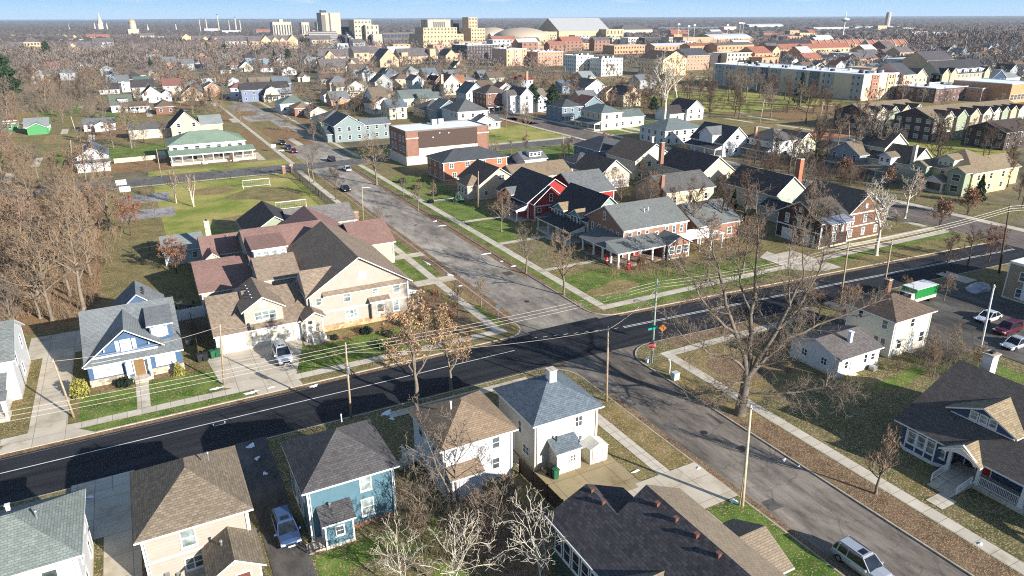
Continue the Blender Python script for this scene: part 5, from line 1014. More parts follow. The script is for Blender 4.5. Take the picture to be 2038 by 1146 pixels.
M((1858,205,1950),180,'flat',0,brickm((.13,.07,.06)),R_WHITE,'commercial_building','long low dark brick building with a white flat roof','building','long low dark brick building',depth=22,extra=roofunits(5,6))
M((1950,203,2006),180,'flat',0,B_PINK,R_LGREY,'commercial_building','low brick and glass wing between dark and orange brick buildings','building','low brick and glass wing',depth=24)
M((2006,206,2060),172,'flat',0,brickm((.55,.28,.13)),R_WHITE,'commercial_building','orange brick building with arched windows at the right edge','building','orange brick building',depth=30,nw=None,extra=lambda h,b,he:[h.win('S',b[0]+2.2+i*3.2,1.6,2.4,2.6,b,cols=3) for i in range(4)])
M((1196,152,1240),118,'flat',0,gl_,R_WHITE,'apartment_block','pale grey four-storey apartment block behind the park tree','apartments','pale grey apartment block',unw=1175,colw=3,extra=roofunits(12,8))
M((1226,160,1268),120,'flat',0,gl_,R_WHITE,'apartment_block','second pale grey apartment block right of the green','apartments','second pale grey apartment block',unw=1195,colw=3,extra=roofunits(10,9)) if 0 else None
M((1146,150,1182),112,'flat',0,gl_,R_WHITE,'apartment_block','grey-white apartment block behind the small green field','apartments','grey-white apartment block',unw=1122,colw=3,extra=roofunits(10,10))
M((1008,132,1050),98,'flat',0,plain('rose_brick',(.56,.36,.26),.8),R_WHITE,'apartment_block','rose and orange brick apartment block behind the bare trees','apartments','rose brick apartment block',depth=30,colw=3.2,extra=multi(bays([B_TAN,None,plain('rose_brick',(.56,.36,.26),.8),None,B_TAN]),roofunits(8,11)),nw=None)
M((1070,132,1122),104,'flat',0,B_PINK,R_WHITE,'apartment_block','orange brick apartment block left of the grey-white one','apartments','orange brick apartment block',unw=1045,colw=3.2,extra=roofunits(10,12))
M((930,118,995),90,'flat',0,B_DARK,R_WHITE,'apartment_block','dark brick apartment block with a white roof right of the stone church','apartments','dark brick apartment block',depth=40,extra=roofunits(10,13))
M((1318,152,1366),120,'gy',.5,plain('buff_panel',(.62,.48,.30),.8),R_BRN,'apartment_block','buff apartment house behind the pale sycamore','apartments','buff apartment house behind the sycamore',depth=30)
M((1366,140,1412),112,'gx',.4,B_PINK,R_CHAR,'apartment_block','pink brick house row behind the white-roofed apartments','apartments','pink brick row',depth=25)
# ---------------- campus and far town ----------------
BUFF=plain('buff_stone',(.50,.37,.24),.85,.1,var=.15,scale=.3); BUFF2=plain('buff_brick',(.40,.29,.19),.85,.1,var=.2,scale=.4); SLR=plain('slate_far',(.13,.115,.115),.8,.15,var=.3,scale=.3); LIME=plain('limestone',(.44,.385,.31),.8,.1,var=.08,scale=.2); DKGL=glassm('dark_facade',(.05,.055,.07),.2); REDR=plain('red_tile_far',(.30,.13,.09),.8,.1,var=.25,scale=.5); ORB=plain('orange_brick_far',(.50,.29,.17),.85,.1,var=.2,scale=.3); WHR=plain('white_roof_far',(.50,.50,.50),.6,.2,var=.05)
def FB(px,vt,roof,p,wall,roofm,name,label,cat='building',short=None,depth=20,unw=None,cols=0,rows=0,ww=2.0,wh=2.0,extra=None,trim=None,glass=None):
    b=foot(px[0],px[1],px[2],unw,depth); he=max(3,height(px[0],px[1],vt))
    h=H(name,label,cat,(b[0]+b[2])/2,(b[1]+b[3])/2,short,None,0); h.wall=wall; h.roof=roofm; h.trim=trim or wall; h.oh=.3; h.glass=glass or DKGL; h.frame=wall
    h.wing(b,he,roof,p)
    if cols:
        for r in range(rows): h.wins('S:%d@%.2f'%(cols,he*(r+.3)/rows),ww,min(wh,he/rows*.55),b,hung=False)
    if extra: extra(h,b,he)
    return h
def blk(h,b,he,fx0,fx1,fy0,fy1,z0,z1,mat,name='upper_block',roof='flat',p=.5,rm=None,rows=0,cols=0):
    X,Y=b[2]-b[0],b[3]-b[1]; q=(b[0]+X*fx0,b[1]+Y*fy0,b[0]+X*fx1,b[1]+Y*fy1); h.wing(q,z1,roof,p,z0=z0,wall=mat,roof=rm or h.roof,wname=name,rname=name+'_roof',oh=.2,par=None)
    for r in range(rows): h.wins('S:%d@%.1f'%(cols,z0+(z1-z0)*(r+.3)/rows),2,(z1-z0)/rows*.5,q,hung=False)
FB((645,92,684),24,'flat',0,LIME,LIME,'office_tower','tall pale concrete tower with a dark top box, highest block on the skyline',short='tall pale tower',depth=30,extra=lambda h,b,he:(blk(h,b,he,.05,.3,.1,.5,he,he+4,DKGL),h.box('dark_side',b[0]-.4,b[1]-.5,0,b[0]+6,b[1]-.02,he-3,plain('dark_concrete',(.16,.13,.11))),h.box('pilaster',b[0]+12,b[1]-.6,0,b[0]+14,b[1]-.02,he,SLR)))
FB((677,90,709),38,'flat',0,DKGL,SLR,'office_block','dark glass block right of the tall pale tower',depth=30)
FB((708,92,744),38,'flat',0,LIME,LIME,'office_block','pale stone block right of the dark glass block',depth=30,cols=5,rows=6,ww=2.5,extra=lambda h,b,he:blk(h,b,he,.55,1.3,-.3,.3,0,he*.8,LIME,rows=4,cols=3))
FB((546,80,585),42,'flat',0,LIME,LIME,'office_block','pale stone block with vertical dark window bands left of the tower',depth=30,cols=7,rows=1,ww=2.4,wh=30,extra=lambda h,b,he:blk(h,b,he,.4,.6,.2,.6,he,he+5,LIME))
FB((603,78,620),43,'flat',0,LIME,LIME,'office_block','narrow pale block between two pale stone blocks',depth=20,cols=3,rows=1,wh=25); FB((634,80,646),42,'flat',0,LIME,LIME,'office_block','slim pale block directly left of the tall tower',depth=20,cols=3,rows=1,wh=25)
# raked seating seen from behind
def rake(px,label,n=9):
    b=foot(*px,depth=60); h=H('grandstand',label,'grandstand',(b[0]+b[2])/2,b[1],None,None,0); hh=height(px[0],px[1],62); m=MB()
    for i in range(n):
        z0=hh*i/n; y=b[1]+i*5; ins=(b[2]-b[0])*.012*i; m.box(b[0]+ins,y,z0,b[2]-ins*.4,y+5.2,z0+hh/n*.55,m=0); m.box(b[0]+ins,y+1.5,z0+hh/n*.55,b[2]-ins*.4,y+5.2,z0+hh/n,m=1)
    h.add('seating_tier',m,[plain('stand_grey',(.30,.28,.27)),plain('stand_dark',(.09,.085,.09))])
    q=MB(); q.box(b[0]-3,b[1],0,b[0]-.2,b[1]+45,hh*.6); q.box(b[2]+.2,b[1]-1,0,b[2]+3,b[1]+45,hh*.8); h.add('side_wall',q,DKGL)
rake((622,95,690),'wide striped grandstand sloping down below the tall pale tower'); rake((700,93,742),'smaller striped grandstand right of the wide one',8)
FB((742,92,764),67,'flat',0,LIME,LIME,'stadium_tower','pale square stair tower beside the stands',depth=20)
FB((764,90,850),66,'flat',0,SLR,plain('concourse',(.5,.42,.32)),'stadium','long two-storey stadium concourse with dark openings',short='stadium concourse',depth=60,cols=12,rows=2,ww=5,wh=6)
FB((843,95,925),68,'flat',0,BUFF,BUFF,'university_hall','big stepped buff stone hall with tall vertical windows in its upper block',short='big stepped buff hall',depth=60,cols=12,rows=3,extra=lambda h,b,he:(blk(h,b,he,.05,.88,.1,.7,he,he*1.5,BUFF,rows=2,cols=10),blk(h,b,he,.18,.74,.15,.6,he*1.5,he*2.1,LIME),[h.box('tall_window',b[0]+(b[2]-b[0])*(.32+i*.05),b[1]+8.6,he*1.52,b[0]+(b[2]-b[0])*(.345+i*.05),b[1]+9-.02,he*1.95,DKGL) for i in range(6)]))
FB((903,90,940),40,'flat',0,DKGL,WHR,'office_block','dark glass slab with white top right of the stepped hall',depth=30); FB((938,92,968),56,'flat',0,BUFF,BUFF,'university_hall','buff stone corner tower right of the dark glass slab',depth=40,cols=5,rows=5,extra=lambda h,b,he:blk(h,b,he,0,.62,.2,.8,he,he*1.6,BUFF,rows=3,cols=3))
def dome(px,vt,label,k=1.0):
    b=foot(*px,depth=80); cx,cy=(b[0]+b[2])/2,(b[1]+b[3])/2; r=(b[2]-b[0])/2; hh=height((px[0]+px[2])/2,px[1],vt); h=H('arena',label,'arena',cx,cy,None,None,0)
    m=MB(); m.ring(cx,cy,[(r*math.cos(a),hh*.42+hh*.62*math.sin(a)) for a in [i*math.pi/2/8 for i in range(8)]]+[(.5,hh*1.04)],40); h.add('dome_roof',m,plain('dome_cream',(.44,.36,.27),.6),smooth=True)
    w_=MB(); w_.ring(cx,cy,[(r*1.0,0),(r*1.0,hh*.42)],40); h.add('wall',w_,BUFF)
dome((968,88,1035),56,'low cream domed arena, left one of a pair'); dome((1012,92,1112),57,'wider cream domed arena overlapping the left one')
FB((1058,88,1110),64,'flat',0,BUFF,BUFF,'university_hall','buff stone hall before the wider dome',depth=30,cols=10,rows=2)
FB((1112,86,1215),62,'gx',.55,BUFF,plain('fieldhouse_roof',(.36,.36,.36)),'fieldhouse','large fieldhouse with a pale grey gable roof',short='large fieldhouse',depth=75,cols=8,rows=1,extra=lambda h,b,he:blk(h,b,he,.8,1.15,-.25,.5,0,he*1.1,BUFF,rows=2,cols=5))
FB((1235,74,1300),60,'hip',.4,LIME,SLR,'fieldhouse','smaller hall with a grey curved roof right of the fieldhouse',depth=50)
# abbey-like stone buildings
def st(px,vt,p,label,short=None,depth=16,ex=None,roof='gx',wall=None,c=5,r=2): return FB(px,vt,roof,p,wall or BUFF,SLR,'stone_hall',label,'stone hall',short,depth,cols=c,rows=r,extra=ex)
def sg(*q):
    def f(h,b,he):
        X=b[2]-b[0]
        for (a,c_) in q: h.wing((b[0]+X*a,b[1]-1.5,b[0]+X*c_,b[1]+9),he*1.02,'gy',1.0,wall=BUFF,roof=SLR,oh=.1)
    return f
st((497,98,596),80,.8,'long tan stone dormitory with three pointed gables','long tan dormitory',18,sg((.24,.44),(.46,.6),(.62,.74),(.78,1.0)),c=12); st((425,92,492),79,.8,'tan stone dormitory wing left of the gabled one','tan dormitory wing',18,sg((.0,.2),(.5,.66)),c=8)
st((637,122,700),112,.9,'stone chapel hall with a steep slate roof and left gable','stone chapel hall',16,sg((.15,.5),),c=4,r=1); st((640,146,720),134,.8,'lower stone hall with a purple-grey slate roof','lower stone hall',16,sg((.6,.95),),c=5,r=1); st((700,118,758),106,.8,'slate-roofed stone hall right of the chapel','slate-roofed stone hall',16,None,c=4,r=1)
st((757,134,796),118,.0+1.0,'tall stone church front with a round window','stone church',26,lambda h,b,he:h.box('round_window',(b[0]+b[2])/2-2,b[1]-.3,he*.5,(b[0]+b[2])/2+2,b[1]-.05,he*.9,DKGL),'gy',c=0,r=0)
st((796,128,880),112,.7,'long stone cloister with slate roof and square tower','long stone cloister',20,lambda h,b,he:(blk(h,b,he,.72,.86,-.05,.6,0,he*1.9,BUFF),blk(h,b,he,.05,.2,-.02,.4,0,he*1.5,BUFF),[h.box('arch_opening',b[0]+(b[2]-b[0])*(.62+i*.12),b[1]-.2,0,b[0]+(b[2]-b[0])*(.69+i*.12),b[1]-.04,4,DKGL) for i in range(3)]),c=6,r=1)
st((888,130,912),110,.9,'stone gable end right of the cloister','stone gable end',20,None,'gy',c=2,r=2); st((865,92,925),84,.5,'buff stone lodge with a dark slate roof and round-arched gable','buff stone lodge',14,sg((-.3,.05),),c=8,r=1)
st((14,108,52),92,.9,'tan stone hall among bare trees at the upper left','tan stone hall upper left',16,None,c=5); st((52,108,86),80,.7,'tan hip-roofed stone hall right of the upper left hall','tan hip-roofed stone hall',16,None,'hip',c=5,r=3); st((138,106,205),92,.9,'long tan stone hall with a left gable among bare trees','long tan stone hall',16,sg((0,.3),),c=9)
st((205,86,300),78,.6,'long low tan range behind the wood','long low tan range',16,None,c=12,r=1); st((365,94,385),72,.8,'tan stone gatehouse left of the dormitories','tan gatehouse',14,None,'gy',c=2); st((385,92,420),76,.8,'small tan stone hall right of the gatehouse','small tan stone hall',14,sg((.6,.95),),c=4); st((280,80,310),68,.7,'pale stone hall below the golden dome','pale hall below the dome',14,None,wall=LIME); st((120,80,160),72,.7,'pale gabled hall left of the church spire','pale hall left of the spire',14,sg((.1,.5),(.6,.95)),wall=LIME)
# spires, chimneys and masts on the skyline
def spire(u,vb,vt,r,label,mat=LIME,name='church_spire',cat='spire',corner=False):
    x,y=at(u,vb); hh=height(u,vb,vt); o=thing(name,label,cat,(x,y,0)); m=MB(); m.box(-r,-r,0,r,r,hh*.42); link('tower',m.mesh('tower',[mat]),o)
    m=MB(); m.ring(0,0,[(r*1.2,hh*.42),(r*.62,hh*.7),(.15,hh)],8); link('spire_cap',m.mesh('spire_cap',[mat]),o)
    if corner:
        m=MB(); 
        for a in(-1,1):
            for b_ in(-1,1): m.ring(a*r*2.4,b_*r*2.4,[(r*.35,0),(r*.35,hh*.3),(.1,hh*.5)],6)
        link('pinnacle',m.mesh('pinnacle',[mat]),o)
spire(203,64,21,7.5,'tall pale church spire with corner pinnacles on the left skyline',corner=True)
x,y=at(268,74); hh=height(268,74,24); o=thing('domed_hall','golden domed hall with a pale drum on the left skyline','domed hall',(x,y,0)); m=MB(); m.box(-12,-10,0,12,10,hh*.35); m.ring(0,0,[(8,hh*.35),(8,hh*.6)],16); link('drum',m.mesh('drum',[LIME]),o)
m=MB(); m.ring(0,0,[(8.4*math.cos(a),hh*.6+9*math.sin(a)) for a in [i*math.pi/2/6 for i in range(6)]]+[(.4,hh*.6+9),(.3,hh)],16); link('dome',m.mesh('dome',[plain('gilded',(.62,.48,.25),.4,.5,.4)],smooth=True),o)
for u,vt,r_,lb in ((352,45,2,'tiny pale spire between the dome and the chimneys'),(400,36,1.6,'leftmost slim chimney on the skyline'),(413,34,2.2,'second slim chimney on the skyline'),(437,27,2,'slim white spire among the skyline chimneys'),(458,38,1.5,'thin chimney right of the white spire'),(471,33,2.6,'wide pale chimney, last of the skyline row'),(480,37,2,'pale chimney touching the wide one'),(140,43,.8,'thin mast on the far left skyline'),(296,44,1.8,'small pale turret right of the golden dome')): 
    if 'chimney' in lb:
        x,y=at(u,65); hh=height(u,65,vt); o=thing('smokestack',lb,'chimney',(x,y,0)); m=MB(); m.ring(0,0,[(r_,0),(r_*.75,hh)],10); link('shaft',m.mesh('shaft',[LIME]),o); m=MB(); m.ring(0,0,[(r_*.9,hh),(r_*.9,hh+2)],10); link('cap',m.mesh('cap',[DKMETAL]),o)
    else: spire(u,66,vt,r_*1.4,lb)
def mast(u,vb,vt,label,r=.5,top=False,cat='mast',name='radio_mast',arm=0,mat=None):
    x,y=at(u,vb); hh=height(u,vb,vt); o=thing(name,label,cat,(x,y,0)); m=MB(); m.tube([(0,0,0),(0,0,hh)],[r,r*.5],8); link('shaft',m.mesh('shaft',[mat or WHITE],uv=False),o)
    if top: m=MB(); m.ring(0,0,[(r*1,hh*.62),(r*6,hh*.68),(r*6,hh*.72),(r*1,hh*.76)],12); link('platform',m.mesh('platform',[WHITE],uv=False),o)
    if arm: m=MB(); m.box(-arm,-.4,hh-2,arm,.4,hh); link('lamp_bank',m.mesh('lamp_bank',[WHITE],uv=False),o)
mast(1676,80,23,'white broadcast tower with a round platform on the right skyline',1.2,True); 
x,y=at(1763,62); hh=height(1763,62,27); o=thing('water_tower','pale water tower block far on the right skyline','water tower',(x,y,0)); m=MB(); m.ring(0,0,[(7,0),(7,hh*.8)],12); link('tank',m.mesh('tank',[LIME]),o); m=MB(); m.ring(0,0,[(7.4,hh*.8),(6,hh)],12); link('cap',m.mesh('cap',[LIME]),o)
for u,vb,vt,a,lb in ((1348,92,48,2,'leftmost sports field floodlight mast'),(1368,92,52,2,'second sports field floodlight mast'),(1379,94,50,2,'third sports field floodlight mast'),(1445,86,50,2,'floodlight mast behind the pink building'),(1470,84,46,4,'wide floodlight mast right of the pink building'),(1476,84,47,3,'last floodlight mast in the row')): mast(u,vb,vt,lb,.4,arm=a,cat='floodlight',name='floodlight_mast')
# brick rows
M2=[((1218,94,1250),76,'flat',0,LIME,WHR,'pale stone shop block with square windows',6,3,20),((1250,95,1282),76,'flat',0,plain('pale_panel',(.66,.6,.52)),WHR,'white panelled shop block with square windows',6,3,20),((1282,95,1330),76,'flat',0,B_DARK,WHR,'black brick shop block right of the white panelled one',8,3,20),((1330,96,1340),75,'flat',0,LIME,WHR,'slim pale block beside the orange hall',2,3,18),((1340,92,1358),70,'flat',0,ORB,ORB,'orange brick corner of the long arena',2,2,16),
((1222,108,1300),92,'flat',0,ORB,WHR,'long low orange brick row behind the pale apartments',14,2,24),((1302,110,1372),93,'gx',.3,ORB,WHR,'orange brick gabled row left of the middle',10,2,18),((1372,112,1426),93,'gx',.3,ORB,REDR,'orange brick gabled row in the middle',8,2,18),((1426,112,1500),92,'gx',.3,ORB,SLR,'orange brick gabled row right of the middle',10,2,18),((1528,106,1612),92,'gx',.6,ORB,plain('black_roof_far',(.05,.045,.05)),'dark-roofed brick row with pale dormers',12,2,16),
((1412,132,1445),110,'flat',0,B_DARK,WHR,'dark brick block behind the white-roofed apartments',6,3,20),((1445,132,1498),108,'flat',0,plain('sand_panel',(.68,.56,.36)),WHR,'sand coloured block with dark windows',7,3,20),((1500,130,1535),108,'gx',.5,ORB,REDR,'orange gabled block with a red roof',4,2,22),((1535,126,1552),103,'gy',.8,BUFF,REDR,'buff gable next to the orange block',2,2,16),
((1100,100,1180),88,'flat',0,ORB,WHR,'low orange brick block left of the shops',10,2,20),((1175,98,1222),90,'flat',0,BUFF2,SLR,'low tan brick block left of the pale shops',8,1,20),((1000,104,1100),94,'flat',0,BUFF2,WHR,'low cluttered white-roofed block before the domes',12,1,30),((1440,68,1466),55,'flat',0,plain('pink_far',(.7,.5,.42)),WHR,'pink building on the far right',5,3,20),((1570,82,1590),63,'flat',0,BUFF2,BUFF2,'square brick tower block left of the broadcast tower',2,3,12),((1590,82,1612),68,'flat',0,BUFF,BUFF,'buff block right of the square tower',4,2,12),((1745,68,1765),54,'flat',0,BUFF,BUFF,'buff block near the broadcast tower',3,2,14),
((1310,66,1440),56,'flat',0,plain('slate_blue_far',(.09,.11,.13)),WHR,'long dark slate block with a saw-tooth white roof',16,2,20),((1618,66,1690),57,'flat',0,plain('grey_far',(.35,.36,.38)),WHR,'long white-roofed shed on the far right',10,1,24),((1700,62,1790),56,'flat',0,plain('grey_far',(.35,.36,.38)),WHR,'second long white-roofed shed further right',10,1,24),((1490,60,1560),52,'gx',.25,plain('grey_far',(.35,.36,.38)),WHR,'far white-roofed hall with shallow gable',8,1,30),
((1555,118,1600),100,'gx',.6,BUFF2,REDR,'red-roofed house block behind the long apartments',5,2,16),((1600,118,1690),99,'gx',.55,BUFF,REDR,'long red-roofed house row behind the dark cottages',9,2,16),((1730,168,1772),140,'flat',0,BUFF2,BUFF2,'stepped tan block with a peaked centre behind the apartments',5,3,20),((1840,150,1895),124,'gx',.6,BUFF,shingle((.10,.09,.10)),'buff gabled hall behind the pink wing',5,2,20),((1800,140,1855),122,'flat',0,C_LTBL,WHR,'pale blue flat block behind the pink wing',6,2,20)]
for px,vt,rf,p,wl,rm,lb,c,r,dp in M2: FB(px,vt,rf,p,wl,rm,'town_block',lb,cols=c,rows=r,depth=dp,short=None)
b=foot(1358,94,1500,depth=50); h=H('arena','long arena with a pale vaulted roof behind the orange rows','arena',(b[0]+b[2])/2,b[1]+20,None,None,0); h.wall=ORB; h.roof=WHR; h.trim=ORB; hh=height(1358,94,76); h.wing((b[0],b[1],b[0]+(b[2]-b[0])*.42,b[3]),hh,'flat',wall=BUFF2,roof=SLR); m=MB(); m.extr([(b[1]+i*5,hh*.75+7*math.sin(math.pi*i/10)) for i in range(11)]+[(b[3],0),(b[1],0)],b[0]+(b[2]-b[0])*.42+.1,b[2],'x',ms=[0]*10+[1,1,1],me=1); h.add('vault',m,[WHR,ORB])
# red-roofed townhouses with party walls
for (u0,vb,u1,n,lb) in ((1618,103,1728,8,'near row of tan townhouses with red roofs and raised party walls'),(1728,103,1806,6,'far row of tan townhouses with red roofs and raised party walls')):
    b=foot(u0,vb,u1,depth=13); he=height(u0,vb,93); h=H('townhouse_row',lb,'townhouses',(b[0]+b[2])/2,b[1]+6,None,None,0); h.wall=BUFF; h.roof=REDR; h.trim=BUFF; h.wing(b,he,'gx',.9)
    for i in range(n+1):
        x=b[0]+(b[2]-b[0])*i/n; m=MB(); w_=6.5; m.extr([(b[1]-.5,0),(b[3]+.5,0),(b[3]+.5,he+.8),((b[1]+b[3])/2,he+7.2),(b[1]-.5,he+.8)],x-.45,x+.45,'x'); h.add('party_wall',m,LIME)
        if i<n: h.win('S',x+(b[2]-b[0])*.5/n,he*.5,3,2,b,hung=False,glass=DKGL,frame=BUFF)
def farblocks(zone,n,where,smin,smax,hmin,hmax,seed):
    rg=random.Random(seed); (u0,v0,u1,v1)=zone; WL_=[(BUFF,'buff stone'),(ORB,'orange brick'),(B_PINK,'pink brick'),(LIME,'pale stone'),(BUFF2,'tan brick'),(plain('grey_far',(.35,.36,.38)),'grey'),(B_RED,'red brick')]; RF=[(WHR,'white'),(SLR,'slate'),(REDR,'red-brown'),(SLR,'slate')]; n0=0; t=0
    while n0<n and t<n*50:
        t+=1; u=rg.uniform(u0,u1); v=rg.uniform(v0,v1); x,y=at(u,v); w_=rg.uniform(smin,smax); d_=rg.uniform(12,22)
        if not all(x+w_<a-2 or x>c+2 or y+d_<b-2 or y>d+2 for a,b,c,d in OBST): continue
        wl,wn=rg.choice(WL_); rm,rn=rg.choice(RF); gb=rg.random()<.5; he=rg.uniform(hmin,hmax); lb='%s %s block with a %s roof %s'%(wn,'gabled' if gb else 'flat-roofed',rn,where)
        h=H('town_block',lb,'building',x+w_/2,y+d_/2,None,'blocks '+where,0); h.wall=wl; h.roof=rm; h.trim=wl; h.frame=wl; h.glass=DKGL; h.oh=.2; h.wing((x,y,x+w_,y+d_),he,'gx' if gb else 'flat',.6)
        c=max(2,int(w_/6)); r=max(1,int(he/4)); h.wins('S:'+','.join('%d@%.1f'%(c,he*(k+.3)/r) for k in range(r)),2.2,he/r*.5,hung=False); n0+=1
farblocks((420,66,640,100),16,'around the tan dormitories',22,50,7,12,1); farblocks((0,66,420,100),16,'in the woods below the church spire',18,42,6,10,2); farblocks((900,86,1240,112),18,'between the domes and the apartments',18,42,8,14,3); farblocks((1240,70,1640,104),22,'behind the orange brick rows',18,45,7,12,4); farblocks((1500,108,1800,134),14,'behind the long white-roofed apartments',14,28,6,10,5); farblocks((740,60,1640,72),18,'on the plain beyond the campus',30,70,6,10,6); farblocks((1640,56,2030,80),16,'on the far plain at the right',25,55,5,9,7); farblocks((640,96,930,128),8,'around the stone church',14,26,7,10,8)
# scattered small far houses
rg=random.Random(5); k=0
walls=[(C_WHITE,'white'),(C_GREY,'grey'),(C_LTBL,'pale blue'),(C_TAN,'tan'),(C_SLATEB,'slate blue'),(C_CREAM,'cream'),(B_PINK,'pink brick'),(C_SAGE,'sage')]
roofs=[(R_GREY,'grey'),(R_BLK,'black'),(R_BRN,'brown'),(R_BLUEG,'blue-grey'),(R_LGREY,'pale grey'),(R_RED,'red-brown')]
zones=[((1560,116,1840,150),34,'behind the long white-roofed apartments'),((1830,96,2030,150),34,'on rising ground at the upper right'),((1640,60,1900,84),30,'far off near the broadcast tower'),((100,70,340,84),8,'far off left below the spire'),((20,110,330,170),16,'deep in the left wood'),((330,120,640,145),22,'among the trees below the tan dormitories'),((1300,60,1500,84),6,'beyond the arena roofs'),((560,150,905,240),16,'packed between the centre houses'),((925,165,1300,235),9,'between the avenue and the stone church'),((215,150,480,205),9,'by the side street far end'),((1880,150,2036,172),6,'behind the olive apartments')]
seen=set()
for (u0,v0,u1,v1),n,where in zones:
    placed=[]
    for i in range(n):
        for _ in range(40):
            u=rg.uniform(u0,u1); v=rg.uniform(v0,v1); x,y=at(u,v); dd=math.hypot(x,y)
            if all(math.hypot(x-a,y-b_)>17 for a,b_ in placed) and all(not(o_[0]-9<x<o_[2]+9 and o_[1]-9<y<o_[3]+9) for o_ in OBST): break
        else: continue
        placed.append((x,y)); wl,wn=walls[rg.randrange(8)]; rm,rn=roofs[rg.randrange(6)]; w_=rg.uniform(8,12); d_=rg.uniform(9,13); he=rg.choice([3.4,5.2,5.6]); rf=rg.choice(['gx','gy','hip'])
        fr={'gx':'side-gabled','gy':'front-gabled','hip':'hip-roofed'}[rf]; lb='%s %s house with a %s roof %s'%(wn,fr,rn,where)
        h=H('house',lb,'house',x,y,None,'small houses '+where,0); h.wall=wl; h.roof=rm; h.glass=DKGL; h.frame=WHITE; h.wing((x-w_/2,y-d_/2,x+w_/2,y+d_/2),he,rf,rg.uniform(.5,.8))
        if v>100: h.wins('S:2@1.2'+(',2@3.8' if he>5 else ''),1.1,1.2); h.wins(('W' if x>0 else 'E')+':2@1.2',1.1,1.2)
        if rg.random()<.5: h.wing((x-w_*.2,y-d_/2-2,x+w_*.3,y),he-.4,'gy',.7)
# ---------------- trees ----------------
def bark(key,c,var=.35,hv=.5):
    if key in MC: return MC[key]
    m,t,b=newmat(key); oi=_n(t,'ShaderNodeObjectInfo'); f=noise(t,wco(t),3,4); col=ramp(t,f,[(.3,sc(c,1-var)),(.7,sc(c,1+var))])
    c2=(c[0]*1.12,c[1]*1.0,c[2]*.82); col=mixc(t,math_(t,'MULTIPLY',oi.outputs['Random'],hv),col,c2); t.links.new(col,b.inputs['Base Color']); b.inputs['Roughness'].default_value=.9; b.inputs['Specular IOR Level'].default_value=.1
    MC[key]=m; return m
BK_GREY=bark('bark_grey',(.19,.16,.13)); BK_DARK=bark('bark_dark',(.10,.075,.055)); BK_PALE=bark('bark_pale',(.55,.50,.40),.2,.2); TW_TAN=bark('twig_tan',(.27,.20,.14)); TW_GREY=bark('twig_grey',(.20,.165,.135)); TW_RED=bark('twig_red',(.25,.17,.12)); BK_BIG=bark('bark_big',(.16,.135,.11),.35,0); TW_PALE=bark('twig_pale',(.40,.36,.30),.25,.2); TW_DARK=bark('twig_dark',(.12,.085,.065)); TW_GOLD=bark('twig_gold',(.42,.27,.12))
def leafmat(key,c):
    if key in MC: return MC[key]
    m,t,b=newmat(key); f=noise(t,wco(t),2.2,3,.8); col=ramp(t,f,[(.3,sc(c,.45)),(.5,c),(.7,sc(c,1.6))]); t.links.new(col,b.inputs['Base Color']); b.inputs['Roughness'].default_value=.8; b.inputs['Specular IOR Level'].default_value=.15
    MC[key]=m; return m
LF_BRN=leafmat('leaf_brown',(.36,.23,.13)); LF_RUST=leafmat('leaf_rust',(.26,.12,.07)); LF_PINE=leafmat('needle_green',(.035,.06,.03)); LF_DPINE=leafmat('needle_dark',(.02,.035,.022)); LF_BOX=leafmat('leaf_yellow_green',(.30,.28,.07)); LF_IVY=leafmat('leaf_ivy',(.06,.12,.03)); LF_HOLLY=leafmat('leaf_blue_green',(.10,.16,.12))
def segs_to_mesh(name,sg,k,mat,rmin=0):
    """sg: array (n,8) p0 p1 r0 r1"""
    a=np.array(sg,dtype=float); n=len(a); p0=a[:,0:3];p1=a[:,3:6];r0=np.maximum(a[:,6],rmin);r1=np.maximum(a[:,7],rmin*.6)
    d=p1-p0; L=np.linalg.norm(d,axis=1)[:,None]+1e-9; d/=L
    ref=np.where(np.abs(d[:,2:3])>.9,np.array([[1.,0,0]]),np.array([[0,0,1.]])); u=np.cross(d,ref); u/=np.linalg.norm(u,axis=1)[:,None]; v=np.cross(d,u)
    an=np.arange(k)*2*np.pi/k; c=np.cos(an)[None,:,None]; s=np.sin(an)[None,:,None]
    ring=u[:,None,:]*c+v[:,None,:]*s
    A=p0[:,None,:]+ring*r0[:,None,None]; B=p1[:,None,:]+ring*r1[:,None,None]
    V=np.concatenate([A,B],1).reshape(-1,3)
    base=(np.arange(n)*2*k)[:,None]; j=np.arange(k); q=(j+1)%k
    F=np.stack([base+j,base+q,base+k+q,base+k+j],-1).reshape(-1,4)
    me=bpy.data.meshes.new(name); me.vertices.add(len(V)); me.vertices.foreach_set('co',V.ravel()); me.loops.add(F.size); me.loops.foreach_set('vertex_index',F.ravel().astype(np.int32)); me.polygons.add(len(F)); me.polygons.foreach_set('loop_start',np.arange(0,F.size,4,dtype=np.int32)); me.polygons.foreach_set('loop_total',np.full(len(F),4,dtype=np.int32))
    me.update(calc_edges=True); me.materials.append(mat)
    if k>4: me.polygons.foreach_set('use_smooth',[True]*len(F))
    return me
